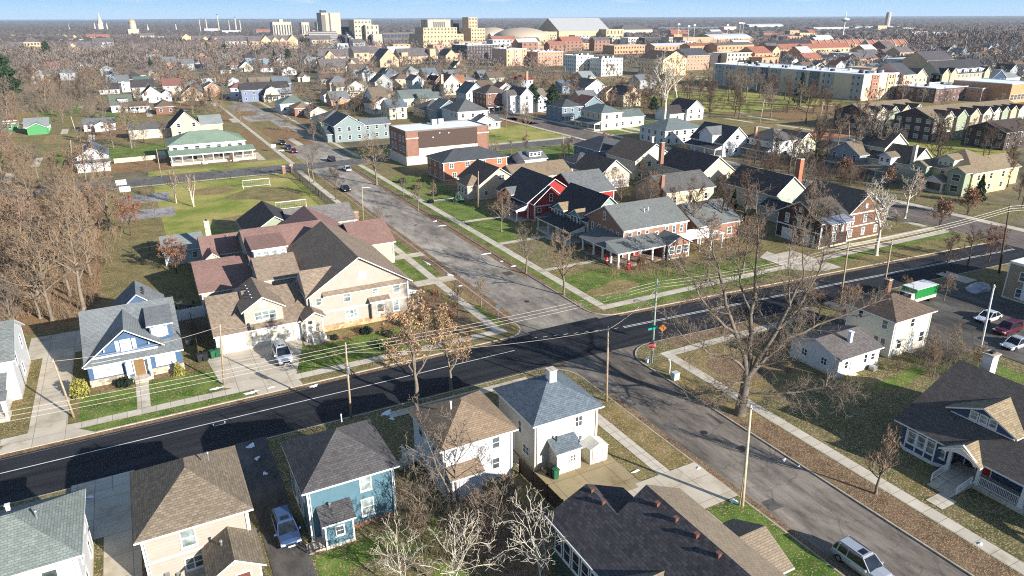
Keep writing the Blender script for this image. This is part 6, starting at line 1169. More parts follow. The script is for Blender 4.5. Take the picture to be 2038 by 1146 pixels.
def quads_mesh(name,C,size,mat,seed=0,tri=False):
    rg=np.random.default_rng(seed); C=np.array(C); n=len(C); a=rg.normal(size=(n,3)); a/=np.linalg.norm(a,axis=1)[:,None]; b=rg.normal(size=(n,3)); b-=a*(a*b).sum(1)[:,None]; b/=np.linalg.norm(b,axis=1)[:,None]
    s=(size*(.6+.8*rg.random(n)))[:,None]
    V=np.stack([C-a*s,C+b*s*.6,C+a*s,C-b*s*.6],1).reshape(-1,3); F=np.arange(n*4).reshape(-1,4)
    me=bpy.data.meshes.new(name); me.vertices.add(len(V)); me.vertices.foreach_set('co',V.ravel()); me.loops.add(F.size); me.loops.foreach_set('vertex_index',F.ravel().astype(np.int32)); me.polygons.add(len(F)); me.polygons.foreach_set('loop_start',np.arange(0,F.size,4,dtype=np.int32)); me.polygons.foreach_set('loop_total',np.full(len(F),4,dtype=np.int32)); me.update(calc_edges=True); me.materials.append(mat); return me
def grow(seed,Hh=12,trunk=.3,fork=.28,limbs=6,spread=.75,levels=3,kids=(6,6,5,4),up=.25,wob=.12,r0=None,lratio=(.62,.55,.5,.5),lean=(0,0),multi=1,rtw=.018):
    rg=random.Random(seed); out={0:[],1:[],2:[],3:[],4:[]}
    def vec(): return Vector((rg.gauss(0,1),rg.gauss(0,1),rg.gauss(0,1)))
    def branch(p,d,L,r,lvl):
        n=max(2,5-lvl) if lvl<4 else 2; pts=[p.copy()]; rs=[r]; dirs=[d.copy()]; q=p.copy(); dd=d.copy()
        for i in range(n):
            dd=(dd+vec()*wob*(1+.5*lvl)+Vector((0,0,up*.35))).normalized(); q2=q+dd*(L/n); ra=r*(1-.75*(i/n)) ; rb=r*(1-.75*((i+1)/n)); out[min(lvl,4)].append((*q,*q2,ra,rb)); q=q2; pts.append(q.copy()); dirs.append(dd.copy()); rs.append(rb)
        if lvl>=levels: return
        kk=kids[min(lvl,len(kids)-1)]
        for j in range(kk):
            t=.25+.75*(j+rg.random()*.8)/kk; i=min(n-1,int(t*n)); f=t*n-i; pp=pts[i].lerp(pts[i+1],min(1,f)); dr=dirs[i+1]
            ax=dr.cross(vec()).normalized(); ang=R(rg.uniform(28,62)); nd=(Matrix.Rotation(ang,3,ax)@dr).normalized(); nd=(nd+Vector((0,0,up*.5))).normalized()
            branch(pp,nd,L*lratio[min(lvl,3)]*rg.uniform(.7,1.15)*(1.1-.45*t),max(rtw,rs[i]*.55),lvl+1)
    r0=r0 or Hh*.022
    for mi in range(multi):
        ang0=rg.uniform(0,6.28); off=Vector((math.cos(ang0),math.sin(ang0),0))*(.25*(multi>1)*Hh*.08)
        d=Vector((lean[0]+(rg.uniform(-.3,.3) if multi>1 else 0),lean[1]+(rg.uniform(-.3,.3) if multi>1 else 0),1)).normalized(); p=off.copy(); hf=Hh*fork; n=4; r=r0*(1 if multi==1 else .6)
        out[0].append((*p,*(p+d*.35),r*1.45,r*1.05)); p=p+d*.35
        for i in range(n):
            d2=(d+vec()*.035).normalized(); q=p+d2*(hf/n); out[0].append((*p,*q,r*(1.05-.25*i/n),r*(1.05-.25*(i+1)/n))); p=q
        # central leader and limbs
        Lc=Hh*(1-fork)
        top=Lc*.92; n=6; c=p.copy(); dirs=d.copy(); rr=r*.75; nodes=[]
        for i in range(n):
            dirs=(dirs+vec()*.09).normalized(); q=c+dirs*(top/n); out[0 if i<3 else 1].append((*c,*q,rr*(1-.85*i/n),rr*(1-.85*(i+1)/n))); nodes.append((c.copy(),rr*(1-.85*i/n),i/n)); c=q
        for j in range(limbs):
            t=(j+.3)/limbs; i=min(n-1,int(t*n*.9)); c0,rc,_=nodes[i]; az=j*2.4+rg.uniform(-.4,.4)+ang0; el=R(rg.uniform(28,50)+t*22); sp=spread*Hh*(.52-.22*t)
            d1=Vector((math.cos(az)*math.cos(el),math.sin(az)*math.cos(el),math.sin(el))); branch(c0+Vector((0,0,rg.uniform(0,top/n))),d1,sp,max(.02,rc*.62),1)
    return out
PROTO={}
def make_proto(key,spec,bk,tw,k0=7,rmin=.018,leaf=None,leafn=0,leafs=.16):
    g=grow(**spec); tr=g[0]+g[1]; cr=g[2]+g[3]+g[4]
    a=segs_to_mesh('trunk',tr,k0,bk,rmin=.03); b=segs_to_mesh('crown',cr,3,tw,rmin=rmin); c=None
    if leaf:
        rg=random.Random(1); tips=[s for s in (g[3]+g[4] if g[3] else g[2])]; pts=[]
        for i in range(leafn): s=rg.choice(tips); t=rg.random(); pts.append([s[q]+(s[3+q]-s[q])*t+rg.gauss(0,.14) for q in range(3)])
        c=quads_mesh('leaves',pts,leafs,leaf,3)
    hz=max(s[5] for s in tr+cr); PROTO[key]=(a,b,c,hz)
NEAR=dict(levels=4,kids=(0,6,5,4,0)); 
def P_(key,seed,bk,tw,Hh=12,**k):
    rmin=k.pop('rmin',.018); leaf=k.pop('leaf',None); leafn=k.pop('leafn',0); leafs=k.pop('leafs',.16); k0=k.pop('k0',7)
    make_proto(key,dict(seed=seed,Hh=Hh,**k),bk,tw,k0,rmin,leaf,leafn,leafs)
# near detail
P_('street_a',1,BK_GREY,TW_GREY,10,limbs=15,spread=.85,levels=4,kids=(0,6,5,4),rmin=.014)
P_('street_b',2,BK_GREY,TW_TAN,10,limbs=15,spread=.95,levels=4,kids=(0,6,5,4),fork=.22,rmin=.014)
P_('thicket',3,BK_GREY,TW_GREY,8,limbs=7,spread=.9,levels=4,kids=(0,5,4,3),fork=.12,multi=2,rmin=.013)
P_('thicket_pale',4,BK_PALE,TW_PALE,7,limbs=7,spread=1.15,levels=3,kids=(0,5,3),fork=.10,multi=2,rmin=.024,wob=.22,lratio=(.62,.6,.55,.5))
P_('vase',5,BK_GREY,TW_RED,5.5,limbs=26,spread=.62,levels=3,kids=(0,6,4),fork=.17,up=.55,rmin=.013)
P_('leafy',6,BK_GREY,TW_TAN,11,limbs=12,spread=.85,levels=4,kids=(0,5,5,3),fork=.2,leaf=LF_BRN,leafn=3000,leafs=.12,rmin=.016)
P_('leafy_rust',7,BK_DARK,TW_RED,7,limbs=12,spread=1.25,levels=3,kids=(0,7,6),fork=.12,up=.12,leaf=LF_RUST,leafn=2400,leafs=.12,rmin=.02)
# mid detail
P_('mid_a',11,BK_GREY,TW_TAN,12,limbs=11,spread=.8,levels=4,kids=(0,6,5,4),rmin=.036,fork=.22)
P_('mid_b',12,BK_DARK,TW_DARK,12,limbs=11,spread=.85,levels=4,kids=(0,6,5,4),rmin=.036,fork=.25)
P_('mid_c',13,BK_GREY,TW_GREY,12,limbs=12,spread=.75,levels=4,kids=(0,6,5,4),rmin=.036,fork=.3,up=.4)
P_('mid_d',14,BK_GREY,TW_RED,12,limbs=11,spread=.9,levels=4,kids=(0,6,5,4),rmin=.036,fork=.18)
P_('syc',15,BK_PALE,TW_PALE,14,limbs=10,spread=.85,levels=3,kids=(0,7,6),rmin=.05,fork=.25,wob=.2,r0=.38)
P_('birch',16,BK_PALE,TW_RED,9,limbs=7,spread=.5,levels=3,kids=(0,6,5),rmin=.025,fork=.3,multi=3,up=.6)
P_('shrub',17,BK_GREY,TW_TAN,4,limbs=8,spread=1.1,levels=3,kids=(0,6,5),rmin=.022,fork=.1,multi=4)
P_('shrub_red',18,BK_DARK,TW_RED,4,limbs=8,spread=1.1,levels=3,kids=(0,6,5),rmin=.022,fork=.1,multi=4,leaf=LF_RUST,leafn=700,leafs=.14)
P_('far_a',21,BK_GREY,TW_TAN,12,limbs=8,spread=.85,levels=3,kids=(0,9,6),rmin=.08,fork=.2,k0=5)
P_('far_b',22,BK_DARK,TW_GREY,12,limbs=9,spread=.85,levels=3,kids=(0,9,6),rmin=.08,fork=.2,k0=5)
P_('far_c',23,BK_GREY,TW_RED,12,limbs=9,spread=.8,levels=3,kids=(0,9,6),rmin=.08,fork=.15,k0=5)
P_('mass_a',25,BK_GREY,TW_TAN,12,limbs=9,spread=.9,levels=2,kids=(0,15),rmin=.10,fork=.2,k0=5)
P_('mass_b',26,BK_DARK,TW_GREY,12,limbs=9,spread=.9,levels=2,kids=(0,15),rmin=.10,fork=.2,k0=5)
P_('gold',24,BK_PALE,TW_GOLD,14,limbs=9,spread=.8,levels=3,kids=(0,8,6),rmin=.05,fork=.2)
def conifer(key,seed,Hh,rad,mat,irregular=0):
    rg=random.Random(seed); m=MB(); m.tube([(0,0,0),(0,0,Hh*.97)],[Hh*.018,.03],7); a=m.mesh('trunk',[BK_DARK],uv=False); pts=[]
    for i in range(2600):
        t=rg.random()**.8; z=Hh*(.1+.9*t) if not irregular else Hh*(.35+.62*t); lob=1+.25*math.sin(z*2.3+seed); rr=rad*(1-t)**(.9 if not irregular else .45)*lob*math.sqrt(rg.uniform(.25,1)); an=rg.uniform(0,6.28)+.3*math.sin(z*3); pts.append((rr*math.cos(an),rr*math.sin(an),z-rr*.18))
    PROTO[key]=(a,quads_mesh('crown',pts,.28 if not irregular else .4,mat,seed),None,Hh)
conifer('spruce',1,12,2.8,LF_PINE); conifer('pine',2,16,4.0,LF_PINE,1); conifer('cedar',3,6,1.3,LF_DPINE)
def bush(key,seed,rx,hz,mat,n=1500,s=.12,cone=False):
    rg=random.Random(seed); m=MB(); m.tube([(0,0,0),(0,0,hz*.6)],[.06,.03],6); a=m.mesh('stem',[BK_DARK],uv=False); pts=[]
    for i in range(n):
        while 1:
            x,y,z=rg.uniform(-1,1),rg.uniform(-1,1),rg.uniform(0,1); q=(1-z)**.8 if cone else math.sqrt(max(0,1-(2*z-.9)**2))*(.95 if z>.1 else .8); r_=math.hypot(x,y)
            if r_<q and r_>q*.35*rg.random(): break
        k_=1+.12*math.sin(5*math.atan2(y,x)+seed)+.1*math.sin(z*9); pts.append((x*rx*k_,y*rx*k_,z*hz))
    PROTO[key]=(a,quads_mesh('leaves',pts,s,mat,seed),None,hz)
bush('box',1,.95,2.5,LF_BOX); bush('cone',2,.7,2.0,LF_BOX,900,.1,True); bush('low',3,.8,.9,LF_DPINE,700,.12); bush('low_g',4,.8,.8,LF_IVY,700,.12); bush('snowy',5,1.3,2.2,LF_HOLLY,1400,.13,True); bush('hedge',6,1.1,1.3,LF_DPINE,800,.14)
TREES=[]
def tree(key,x,y,hh,label=None,cat='tree',name='bare_tree',group=None,rz=None,parts=True,adj='bare'):
    a,b,c,hz=PROTO[key]; s=hh/hz; rgs=random.Random(int(x*131+y*17)); o=thing(name,label or '',cat,(x,y,.05),rgs.uniform(0,6.28) if rz is None else rz,group); w_=rgs.uniform(.9,1.12); o.scale=(s*w_,s*w_,s)
    link(a.name.split('.')[0],a,o); cr=link(b.name.split('.')[0],b,o)
    if c: link('leaves',c,cr)
    if not label: TREES.append((o,x,y,hh,adj,cat,name))
    return o
def tpx(key,u,vb,vt=None,hh=None,**k):
    x,y=at(u,vb); return tree(key,x,y,hh or height(u,vb,vt),**k)
BT='bare_tree'
# ---- the big tree at the corner, its limbs laid out as in the photograph
def bigtree():
    x,y=at(1472,826); o=thing(BT,'huge bare tree with a split trunk and long crooked limbs on the corner lawn','tree',(x,y,0)); REG.append((x,y,'huge bare tree')); rg=random.Random(42)
    cx,cy=math.cos(YAW),math.sin(YAW)
    tr=[];cr=[]
    def L3(r_,f_,z): return Vector((r_*cx+f_*cy,-r_*cy+f_*cx,z))   # right of view, away, up
    def poly(pts,r0,r1,lst=None):
        n=len(pts)-1
        for i in range(n):
            a=r0+(r1-r0)*i/n; b=r0+(r1-r0)*(i+1)/n; (lst if lst is not None else tr).append((*pts[i],*pts[i+1],a,b))
    def twigs(p,d,L,r,l):
        n=3; q=p.copy()
        for i in range(n):
            d=(d+Vector((rg.gauss(0,1),rg.gauss(0,1),rg.gauss(0,1)))*.22+Vector((0,0,.05))).normalized(); q2=q+d*L/n; cr.append((*q,*q2,r*(1-.6*i/n),r*(1-.6*(i+1)/n)))
            if l>0:
                for _ in range(2 if l>1 else 3):
                    ax=d.cross(Vector((rg.gauss(0,1),rg.gauss(0,1),rg.gauss(0,1)))).normalized(); twigs(q.lerp(q2,rg.random()),Matrix.Rotation(R(rg.uniform(25,60)),3,ax)@d,L*.58,max(.015,r*.5),l-1)
            q=q2
    poly([L3(0,0,-.1),L3(.02,0,.5),L3(.15,0,2.5),L3(.25,0,5.2)],.74,.46); poly([L3(0,0,-.1),L3(-.5,-.3,-.1)],.5,.3)
    limbs=[([(.2,0,5.0),(-.3,.2,7.5),(-1.5,.5,10),(-2.6,.8,13),(-3.4,1,16),(-4.6,1,19),(-5.2,1.2,21.5)],.42),([(.25,0,5.2),(.35,.5,8),(.3,1,12),(.6,1.4,16),(.3,2,20),(-.2,2.2,23)],.40),([(.3,0,5.0),(1.4,0,7.5),(2.6,-.3,10.5),(3.6,-.6,13.5),(4.2,-.8,17),(3.7,-1,20.5)],.42),
     ([(.3,0,4.6),(2.2,.5,7.0),(4.8,1,9.0),(8.2,1.6,10.2),(12.4,2.2,12.2),(15,2.5,13)],.30),([(.1,0,5.5),(-1.8,-.6,7.5),(-4.2,-1,8.2),(-6.8,-1.2,9.5),(-8.8,-1.4,11.8)],.24),([(.1,0,4.2),(-1.4,-1.2,4.8),(-2.8,-2,4.2),(-4.0,-2.4,3.6)],.16),([(.3,0,3.2),(2.5,-1.2,3.3),(5.2,-1.8,3.9),(8.2,-2.2,4.8),(9.8,-2.3,4.2)],.20),([(-1.5,.5,10),(-3.8,.4,12),(-6,.2,14.5),(-7.8,.1,17.5)],.24),([(2.6,-.3,10.5),(5.0,.5,13),(6.8,1.4,16.5),(7.4,1.6,19)],.22),([(.3,1,12),(-1,1.8,15),(-1.6,2.6,19)],.18),([(3.6,-.6,13.5),(2.6,-1.6,17),(2.2,-2,20)],.14)]
    for pts,r in limbs:
        P=[L3(*p) for p in pts]; Q=[P[0]]
        for a,b in zip(P,P[1:]):
            for t in (.5,1.0): Q.append(a.lerp(b,t)+Vector((rg.gauss(0,.13),rg.gauss(0,.13),rg.gauss(0,.1))))
        poly(Q,r*.8,.035)
        for i in range(2,len(Q)):
            d=(Q[i]-Q[i-1]).normalized()
            for _ in range(2):
                ax=d.cross(Vector((rg.gauss(0,1),rg.gauss(0,1),rg.gauss(0,1)))).normalized(); f=i/len(Q); twigs(Q[i-1].lerp(Q[i],rg.random()),Matrix.Rotation(R(rg.uniform(30,65)),3,ax)@d,rg.uniform(1.8,3.2)*(1.1-.4*f),.055*(1.2-f*.5),2)
        twigs(Q[-1],(Q[-1]-Q[-2]).normalized(),2.5,.05,2)
    link('trunk',segs_to_mesh('trunk',tr,9,BK_BIG,.04),o); link('crown',segs_to_mesh('crown',cr,3,TW_GREY,.014),o)
bigtree()
# ---- named trees: (kind, base px u, v, top v, label)
for key,u,vb,vt,lb,nm in [
 ('leafy',830,802,572,'tree still holding orange-brown leaves, nearer one beside the black road','leafy_tree'),('leafy',898,778,600,'tree with withered tan leaves just behind the orange-brown one','leafy_tree'),
 ('thicket',908,1000,800,'multi-stemmed pale bare tree before the worn tan roof','bare_tree'),('thicket',838,1060,905,'tan tangled bare tree beside the teal house','bare_tree'),('thicket_pale',1075,1170,985,'pale crooked bare tree at the bottom left of the black shingles','bare_tree'),('thicket_pale',905,1180,1000,'pale crooked bare tree at the bottom edge','bare_tree'),('thicket',985,1090,930,'tan multi-stemmed tree in the dark yard by the plank fence','bare_tree'),('thicket_pale',800,1185,1035,'pale bare shrub tree at the bottom edge behind the teal house','bare_tree'),('thicket',955,960,860,'low reddish thicket under the worn tan roof','bare_tree'),
 ('vase',1742,985,842,'small vase-shaped young tree with reddish twigs by the leafy verge','young_tree'),
 ('street_a',1047,545,440,'bare street tree standing on the verge before the teal gabled house','bare_tree'),('street_b',1122,588,452,'bare street tree standing on the verge before the brick house porch','bare_tree'),('street_b',998,462,372,'wide low bare tree on the lawn before the red house','bare_tree'),('street_a',757,466,398,'small bare tree by the kerb at the end of the iron fence','bare_tree'),
 ('mid_a',863,402,358,'slim young tree on the verge behind the big leaning one','young_tree'),('mid_a',833,420,352,'bare young tree on the verge near the tan gabled house','young_tree'),('mid_c',803,392,350,'slender young tree by the hedge before the orange brick house','young_tree'),('mid_a',958,612,545,'thin young tree on the kerb strip near the corner','young_tree'),('mid_a',912,632,560,'thin young tree beside the corner pavement','young_tree'),
 ('street_b',750,368,255,'big leaning pollarded bare tree beside the brick block','bare_tree'),('mid_b',669,398,322,'dark round bare tree by the iron fence','bare_tree'),('street_a',625,365,270,'tall bare tree at the street corner beside the field','bare_tree'),
 ('birch',352,405,330,'cluster of white birches at the edge of the sports field','birch_tree'),('birch',385,412,340,'white double-stemmed birch on the sports field','birch_tree'),('mid_a',310,432,390,'thin bare tree beside the lower tarmac court','young_tree'),('mid_a',292,402,362,'thin bare tree between the tarmac courts','young_tree'),
 ('leafy_rust',262,470,385,'rust-leaved tree at the wood edge by the courts','leafy_tree'),('leafy_rust',352,545,468,'reddish bare tree before the low garage','leafy_tree'),
 ('syc',1743,509,345,'white-barked sycamore with crooked branches by the black road','sycamore_tree'),('street_b',1614,492,352,'tall tree with ivy on its trunk before the brown craftsman house','bare_tree'),
 ('syc',1322,250,100,'tall pale sycamore rising before the apartments','sycamore_tree'),('gold',1345,215,108,'golden-twigged tree glowing behind the tall sycamore','bare_tree'),
 ('mid_b',1378,478,350,'dark bare tree left in the group behind the brick house','bare_tree'),('mid_b',1432,470,335,'dark spreading tree in the group behind the brick house','bare_tree'),('mid_b',1480,455,330,'dense dark tree at the right of the group behind the brick house','bare_tree'),('mid_d',1408,560,440,'reddish bare tree beside the white pergola','bare_tree'),('mid_d',1478,545,425,'reddish upright tree between the brick garage and the craftsman house','bare_tree'),
 ('mid_b',1880,545,455,'dark bare tree on the far side of the black road','bare_tree'),('leafy_rust',1968,520,450,'rust-coloured tree beside the tall power pole at the right','leafy_tree'),('mid_b',1925,530,450,'bare tree between the dark one and the rust-coloured one','bare_tree'),('shrub_red',1870,450,395,'rusty shrub clump before the yellow house','shrub'),('shrub_red',1925,428,372,'large rusty shrub right of the yellow house','shrub'),('shrub_red',1820,400,365,'rusty bush left of the yellow house porch','shrub'),('syc',1800,435,330,'crooked pale tree before the slate blue craftsman house','sycamore_tree'),
 ('mid_b',1860,345,218,'big bare tree before the long townhouse row','bare_tree'),('mid_b',1700,300,190,'tall bare tree left of the dark townhouse','bare_tree'),('mid_c',1745,340,205,'bare tree leaning before the near dark townhouse','bare_tree'),('mid_b',1620,330,225,'bare tree beside the avenue near the park','bare_tree'),('mid_b',1570,345,250,'bare tree by the orange dirt strip','bare_tree'),
 ('street_b',1048,278,195,'bare tree on the green at the avenue crossing','bare_tree'),('mid_a',985,325,270,'round bare tree on the lawn beside the brick block','bare_tree'),('mid_c',1008,252,205,'bare tree behind the lawn by the avenue','bare_tree'),
 ('mid_a',262,295,195,'large bare tree with a pale trunk before the slate-roofed wing','bare_tree'),('mid_a',480,245,195,'bare tree at the corner beside the green-roofed hall','bare_tree'),('mid_d',292,330,300,'small reddish tree near the green-roofed hall','bare_tree'),('shrub_red',462,322,306,'rusty shrub by the hall porch','shrub'),('mid_d',450,345,320,'small tree with rusty leaves on the field road','young_tree')]:
    tpx(key,u,vb,vt,label=lb,name=nm)
def ivy():
    x,y=at(1614,492); pts=[]; rg=random.Random(2)
    for i in range(1500): t=rg.random(); an=rg.uniform(0,6.28); r=.42*(1-.4*t)+rg.gauss(0,.06); pts.append((x+r*math.cos(an),y+r*math.sin(an),.1+t*7.5))
    o=link('ivy',quads_mesh('ivy',pts,.12,LF_IVY,5)); tag(o,'green ivy climbing the trunk before the brown craftsman house','ivy')
ivy()
for key,u,vb,hh,lb,nm,ct in [('box',163,792,2.6,'round yellow-green shrub at the left corner of the blue house','shrub','shrub'),('cone',357,746,2.1,'small cone-shaped evergreen at the right corner of the blue house','shrub','shrub'),('low',250,768,1.1,'low dark reddish bush under the blue house window','shrub','shrub'),('snowy',912,402,2.6,'blue-green pyramidal evergreen before the tan gabled house','evergreen_shrub','shrub'),
 ('cedar',1458,420,5,'dark columnar cedar behind the brick house garage','evergreen_tree','tree'),('pine',1060,222,13,'tall dark pine beside the narrow white house','evergreen_tree','tree'),('pine',1100,235,15,'large dark pine between the white and blue-grey houses','evergreen_tree','tree'),('spruce',1945,405,7,'dark evergreen right of the yellow house','evergreen_tree','tree'),('spruce',303,150,14,'dark spruce standing in the left wood','evergreen_tree','tree'),('pine',18,225,30,'tall dark pine at the left picture edge','evergreen_tree','tree'),('pine',96,118,20,'dark pine before the tan hip-roofed hall','evergreen_tree','tree'),('spruce',68,118,14,'small dark evergreen left of the dark pine','evergreen_tree','tree'),
 ('pine',412,105,14,'dark pine right of the gatehouse','evergreen_tree','tree'),('pine',450,112,14,'dark pine before the tan dormitory wing','evergreen_tree','tree'),('spruce',548,128,14,'pointed evergreen below the long dormitory','evergreen_tree','tree'),('pine',575,128,15,'broad evergreen below the long dormitory','evergreen_tree','tree'),('pine',1000,118,15,'dark pine before the rose brick apartments','evergreen_tree','tree'),('spruce',845,205,9,'bluish spruce left of the tudor house','evergreen_tree','tree'),('pine',1300,232,9,'dark evergreen clump beside the sycamore trunk','evergreen_tree','tree'),('spruce',1488,170,16,'dark evergreen before the long apartments','evergreen_tree','tree'),('spruce',1082,130,12,'evergreen before the orange brick apartments','evergreen_tree','tree'),('spruce',1590,210,16,'slim dark evergreen by the park','evergreen_tree','tree')]:
    tpx(key,u,vb,hh=hh,label=lb,name=nm,cat=ct)
# ---- woods and garden trees, scattered but each a tree of its own
def free(x,y,m=1.0): return all(not(a-m<x<c+m and b-m<y<d+m) for a,b,c,d in OBST)
ROADS=[(-300,68,150,81),(43.5,-50,60,400),(-260,210,400,223),(146,-100,163,300),(2,146,39,209),(-17,82,5,112),(59,62,84,66)]
def onroad(x,y): return any(a<x<c and b<y<d for a,b,c,d in ROADS)
def inpoly(u,v,P):
    r=False; j=len(P)-1
    for i in range(len(P)):
        if (P[i][1]>v)!=(P[j][1]>v) and u<(P[j][0]-P[i][0])*(v-P[i][1])/(P[j][1]-P[i][1])+P[i][0]: r=not r
        j=i
    return r
def scatter(P,n,keys,h0,h1,md,seed,label=None,group=None,adj='bare',roads=True,name='bare_tree',cat='tree',mx=1.0):
    rg=random.Random(seed); us=[p[0] for p in P]; vs=[p[1] for p in P]; got=[]; tries=0
    while len(got)<n and tries<n*60:
        tries+=1; u=rg.uniform(min(us),max(us)); v=rg.uniform(min(vs),max(vs))
        if not inpoly(u,v,P): continue
        x,y=at(u,v); d=math.hypot(x,y)
        if roads and onroad(x,y): continue
        if not free(x,y,mx): continue
        if any((x-a)**2+(y-b)**2<md*md for a,b in got): continue
        got.append((x,y)); tree(rg.choice(keys),x,y,rg.uniform(h0,h1),label=label,group=group,adj=adj,name=name,cat=cat)
    return got
WL='bare brown tree in the dense wood on the left'; 
scatter([(-60,470),(60,480),(130,640),(60,680),(-60,720)],13,['street_b','thicket','street_a'],9,14,5,31,label='bare tree at the near left end of the wood',group='bare trees at the near end of the left wood')
tpx('street_b',168,618,365,label='largest bare tree of the left wood, its pale limbs spreading above the grey roof',name=BT); tpx('street_b',105,640,430,label='bare tree leaning beside the largest tree of the left wood',name=BT)
scatter([(-80,400),(215,400),(240,520),(200,600),(60,600),(-80,560)],26,['mid_a','mid_d','street_b','mid_c'],10,16,3.6,32,label=WL,group='bare trees of the left wood')
scatter([(-80,300),(20,300),(30,345),(150,350),(150,395),(215,405),(-80,420)],26,['mid_a','mid_d','mid_c'],8,12,4.5,33,label=WL,group='bare trees of the left wood')
scatter([(-80,150),(180,150),(240,200),(150,222),(20,222),(20,290),(-80,300)],42,['mid_a','mid_b','mid_c','mid_d'],11,19,7,34,label='bare tree in the tall wood behind the green sheathed house',group='bare trees of the tall far left wood',mx=2)
scatter([(180,140),(330,140),(400,150),(440,190),(350,185),(240,170)],34,['mid_a','mid_b','far_c','mid_c'],9,15,8,35,label='bare tree in the wood behind the white houses on the left',group='bare trees behind the white houses on the left',mx=2)
scatter([(150,300),(225,265),(330,262),(332,300),(250,300),(230,350),(150,350)],8,['mid_d','mid_b','shrub'],5,10,7,36)
scatter([(330,185),(400,190),(460,240),(430,262),(340,205)],10,['mid_a','mid_c','mid_d'],7,11,7,37,roads=False)
scatter([(470,140),(640,140),(660,160),(500,165)],20,['far_a','far_b','far_c'],8,13,9,38,label='bare tree among the small houses below the tan dormitories',group='bare trees below the tan dormitories')
scatter([(640,150),(920,150),(1040,150),(1130,160),(1030,172),(640,165)],44,['far_a','far_c','mid_b','mid_c'],8,14,8,39,label='bare tree between the old houses and the stone church grounds',group='bare trees below the stone church')
scatter([(500,230),(640,240),(650,290),(600,280)],5,['mid_a','mid_d'],6,9,8,40,roads=False)
scatter([(900,160),(1110,160),(1230,180),(1100,200),(960,175)],18,['mid_b','mid_c','far_c'],7,12,9,41)
scatter([(1280,185),(1460,175),(1700,215),(1640,250),(1420,240),(1380,215),(1290,215)],44,['mid_b','mid_b','mid_c'],11,18,10,42,label='dark bare tree standing in the park before the long apartments',group='bare trees of the park')
scatter([(560,165),(900,160),(905,240),(700,235),(560,210)],26,['far_b','far_a','mid_b','mid_c'],7,11,9,70,label='bare tree among the packed houses left of the avenue crossing',group='bare trees among the centre houses')
scatter([(210,195),(420,185),(470,225),(330,255),(230,250)],14,['mid_a','mid_b','far_c'],8,13,8,71,label='bare tree in the gardens behind the tan steep-gabled house',group='bare trees of the left gardens')
scatter([(1180,360),(1330,380),(1345,430),(1240,420)],7,['mid_b','mid_d','mid_a'],6,9,6,43)
scatter([(1480,330),(1640,310),(1650,390),(1560,420),(1500,400)],8,['mid_b','mid_c'],8,12,7,44)
scatter([(1720,400),(1820,440),(1790,455),(1715,420)],2,['shrub'],3,4,6,45,roads=False,name='shrub',cat='shrub')
scatter([(1640,350),(1830,350),(1830,385),(1700,372)],7,['shrub_red','mid_d'],4,6,7,46,roads=False)
scatter([(800,345),(860,372),(900,420),(870,420),(790,370)],5,['shrub','low','hedge'],1,1.6,4,47,adj='low',name='shrub',cat='shrub')
scatter([(1220,540),(1500,470),(1560,500),(1400,545)],6,['shrub','shrub_red'],2,3.5,6,48,name='shrub',cat='shrub',adj='leafless')
scatter([(1560,640),(1680,640),(1790,590),(1900,600),(1700,600)],5,['shrub','mid_d'],3,6,5,49)
scatter([(1480,700),(1600,640),(1660,620),(1560,660)],5,['mid_b','shrub','thicket'],4,7,4,50)
scatter([(1850,760),(1960,740),(1900,700),(1820,720)],7,['shrub','mid_a'],2.5,5,2.5,51)
scatter([(1500,745),(1640,755),(1760,700),(1800,740),(1700,760)],4,['shrub'],1.6,2.6,4,52,name='shrub',cat='shrub',adj='leafless')
scatter([(560,400),(575,345),(700,430),(690,450)],3,['mid_c'],7,9,14,53) if 0 else None
scatter([(1560,140),(2040,120),(2040,160),(1900,150)],20,['far_b','far_c','far_a'],8,13,14,54,label='bare tree among the small houses at the upper right',group='bare trees among the upper right houses',roads=False)
scatter([(1960,330),(2040,330),(2040,420),(1990,400)],5,['mid_b'],7,11,8,55,roads=False)
scatter([(640,600),(840,640),(760,700),(620,690)],5,['low','low_g','shrub'],.7,1.3,3,56,name='shrub',cat='shrub',adj='low')
scatter([(780,1000),(1020,990),(1010,1060),(820,1090)],5,['thicket','shrub'],3,5,2.2,57)
scatter([(860,570),(960,650),(900,700),(840,640)],5,['shrub','shrub_red'],1.5,3,3,58,name='shrub',cat='shrub',adj='leafless')
def twigmass(name,P,n,h0,h1,label,mat,rad,seed,dens=None):
    rg=random.Random(seed); us=[p[0] for p in P]; vs=[p[1] for p in P]; sg=[]; c=0; t=0
    while c<n and t<n*8:
        t+=1; u=rg.uniform(min(us),max(us)); v=rg.uniform(min(vs),max(vs))
        if not inpoly(u,v,P): continue
        x,y=at(u,v)
        if not free(x,y,.6) or onroad(x,y): continue
        c+=1
        for _ in range(rg.randint(8,14)):
            a=rg.uniform(0,6.28); L=rg.uniform(h0,h1); q=Vector((x+rg.gauss(0,.5),y+rg.gauss(0,.5),0)); d=Vector((math.cos(a)*.45,math.sin(a)*.45,1)).normalized(); r=rad
            for k in range(3):
                q2=q+d*L/3; sg.append((*q,*q2,r*(1-.28*k),r*(.72-.28*k+.0)))
                for _ in range(1+k):
                    b=rg.uniform(0,6.28); e=(d+Vector((math.cos(b),math.sin(b),.2))*.9).normalized(); sg.append((*q2,*(q2+e*L*.22),r*.5,r*.25))
                q=q2; d=(d+Vector((rg.gauss(0,.3),rg.gauss(0,.3),.1))).normalized()
    o=link(name,segs_to_mesh(name,sg,3,mat,rad*.4)); tag(o,label,'undergrowth',kind='stuff')
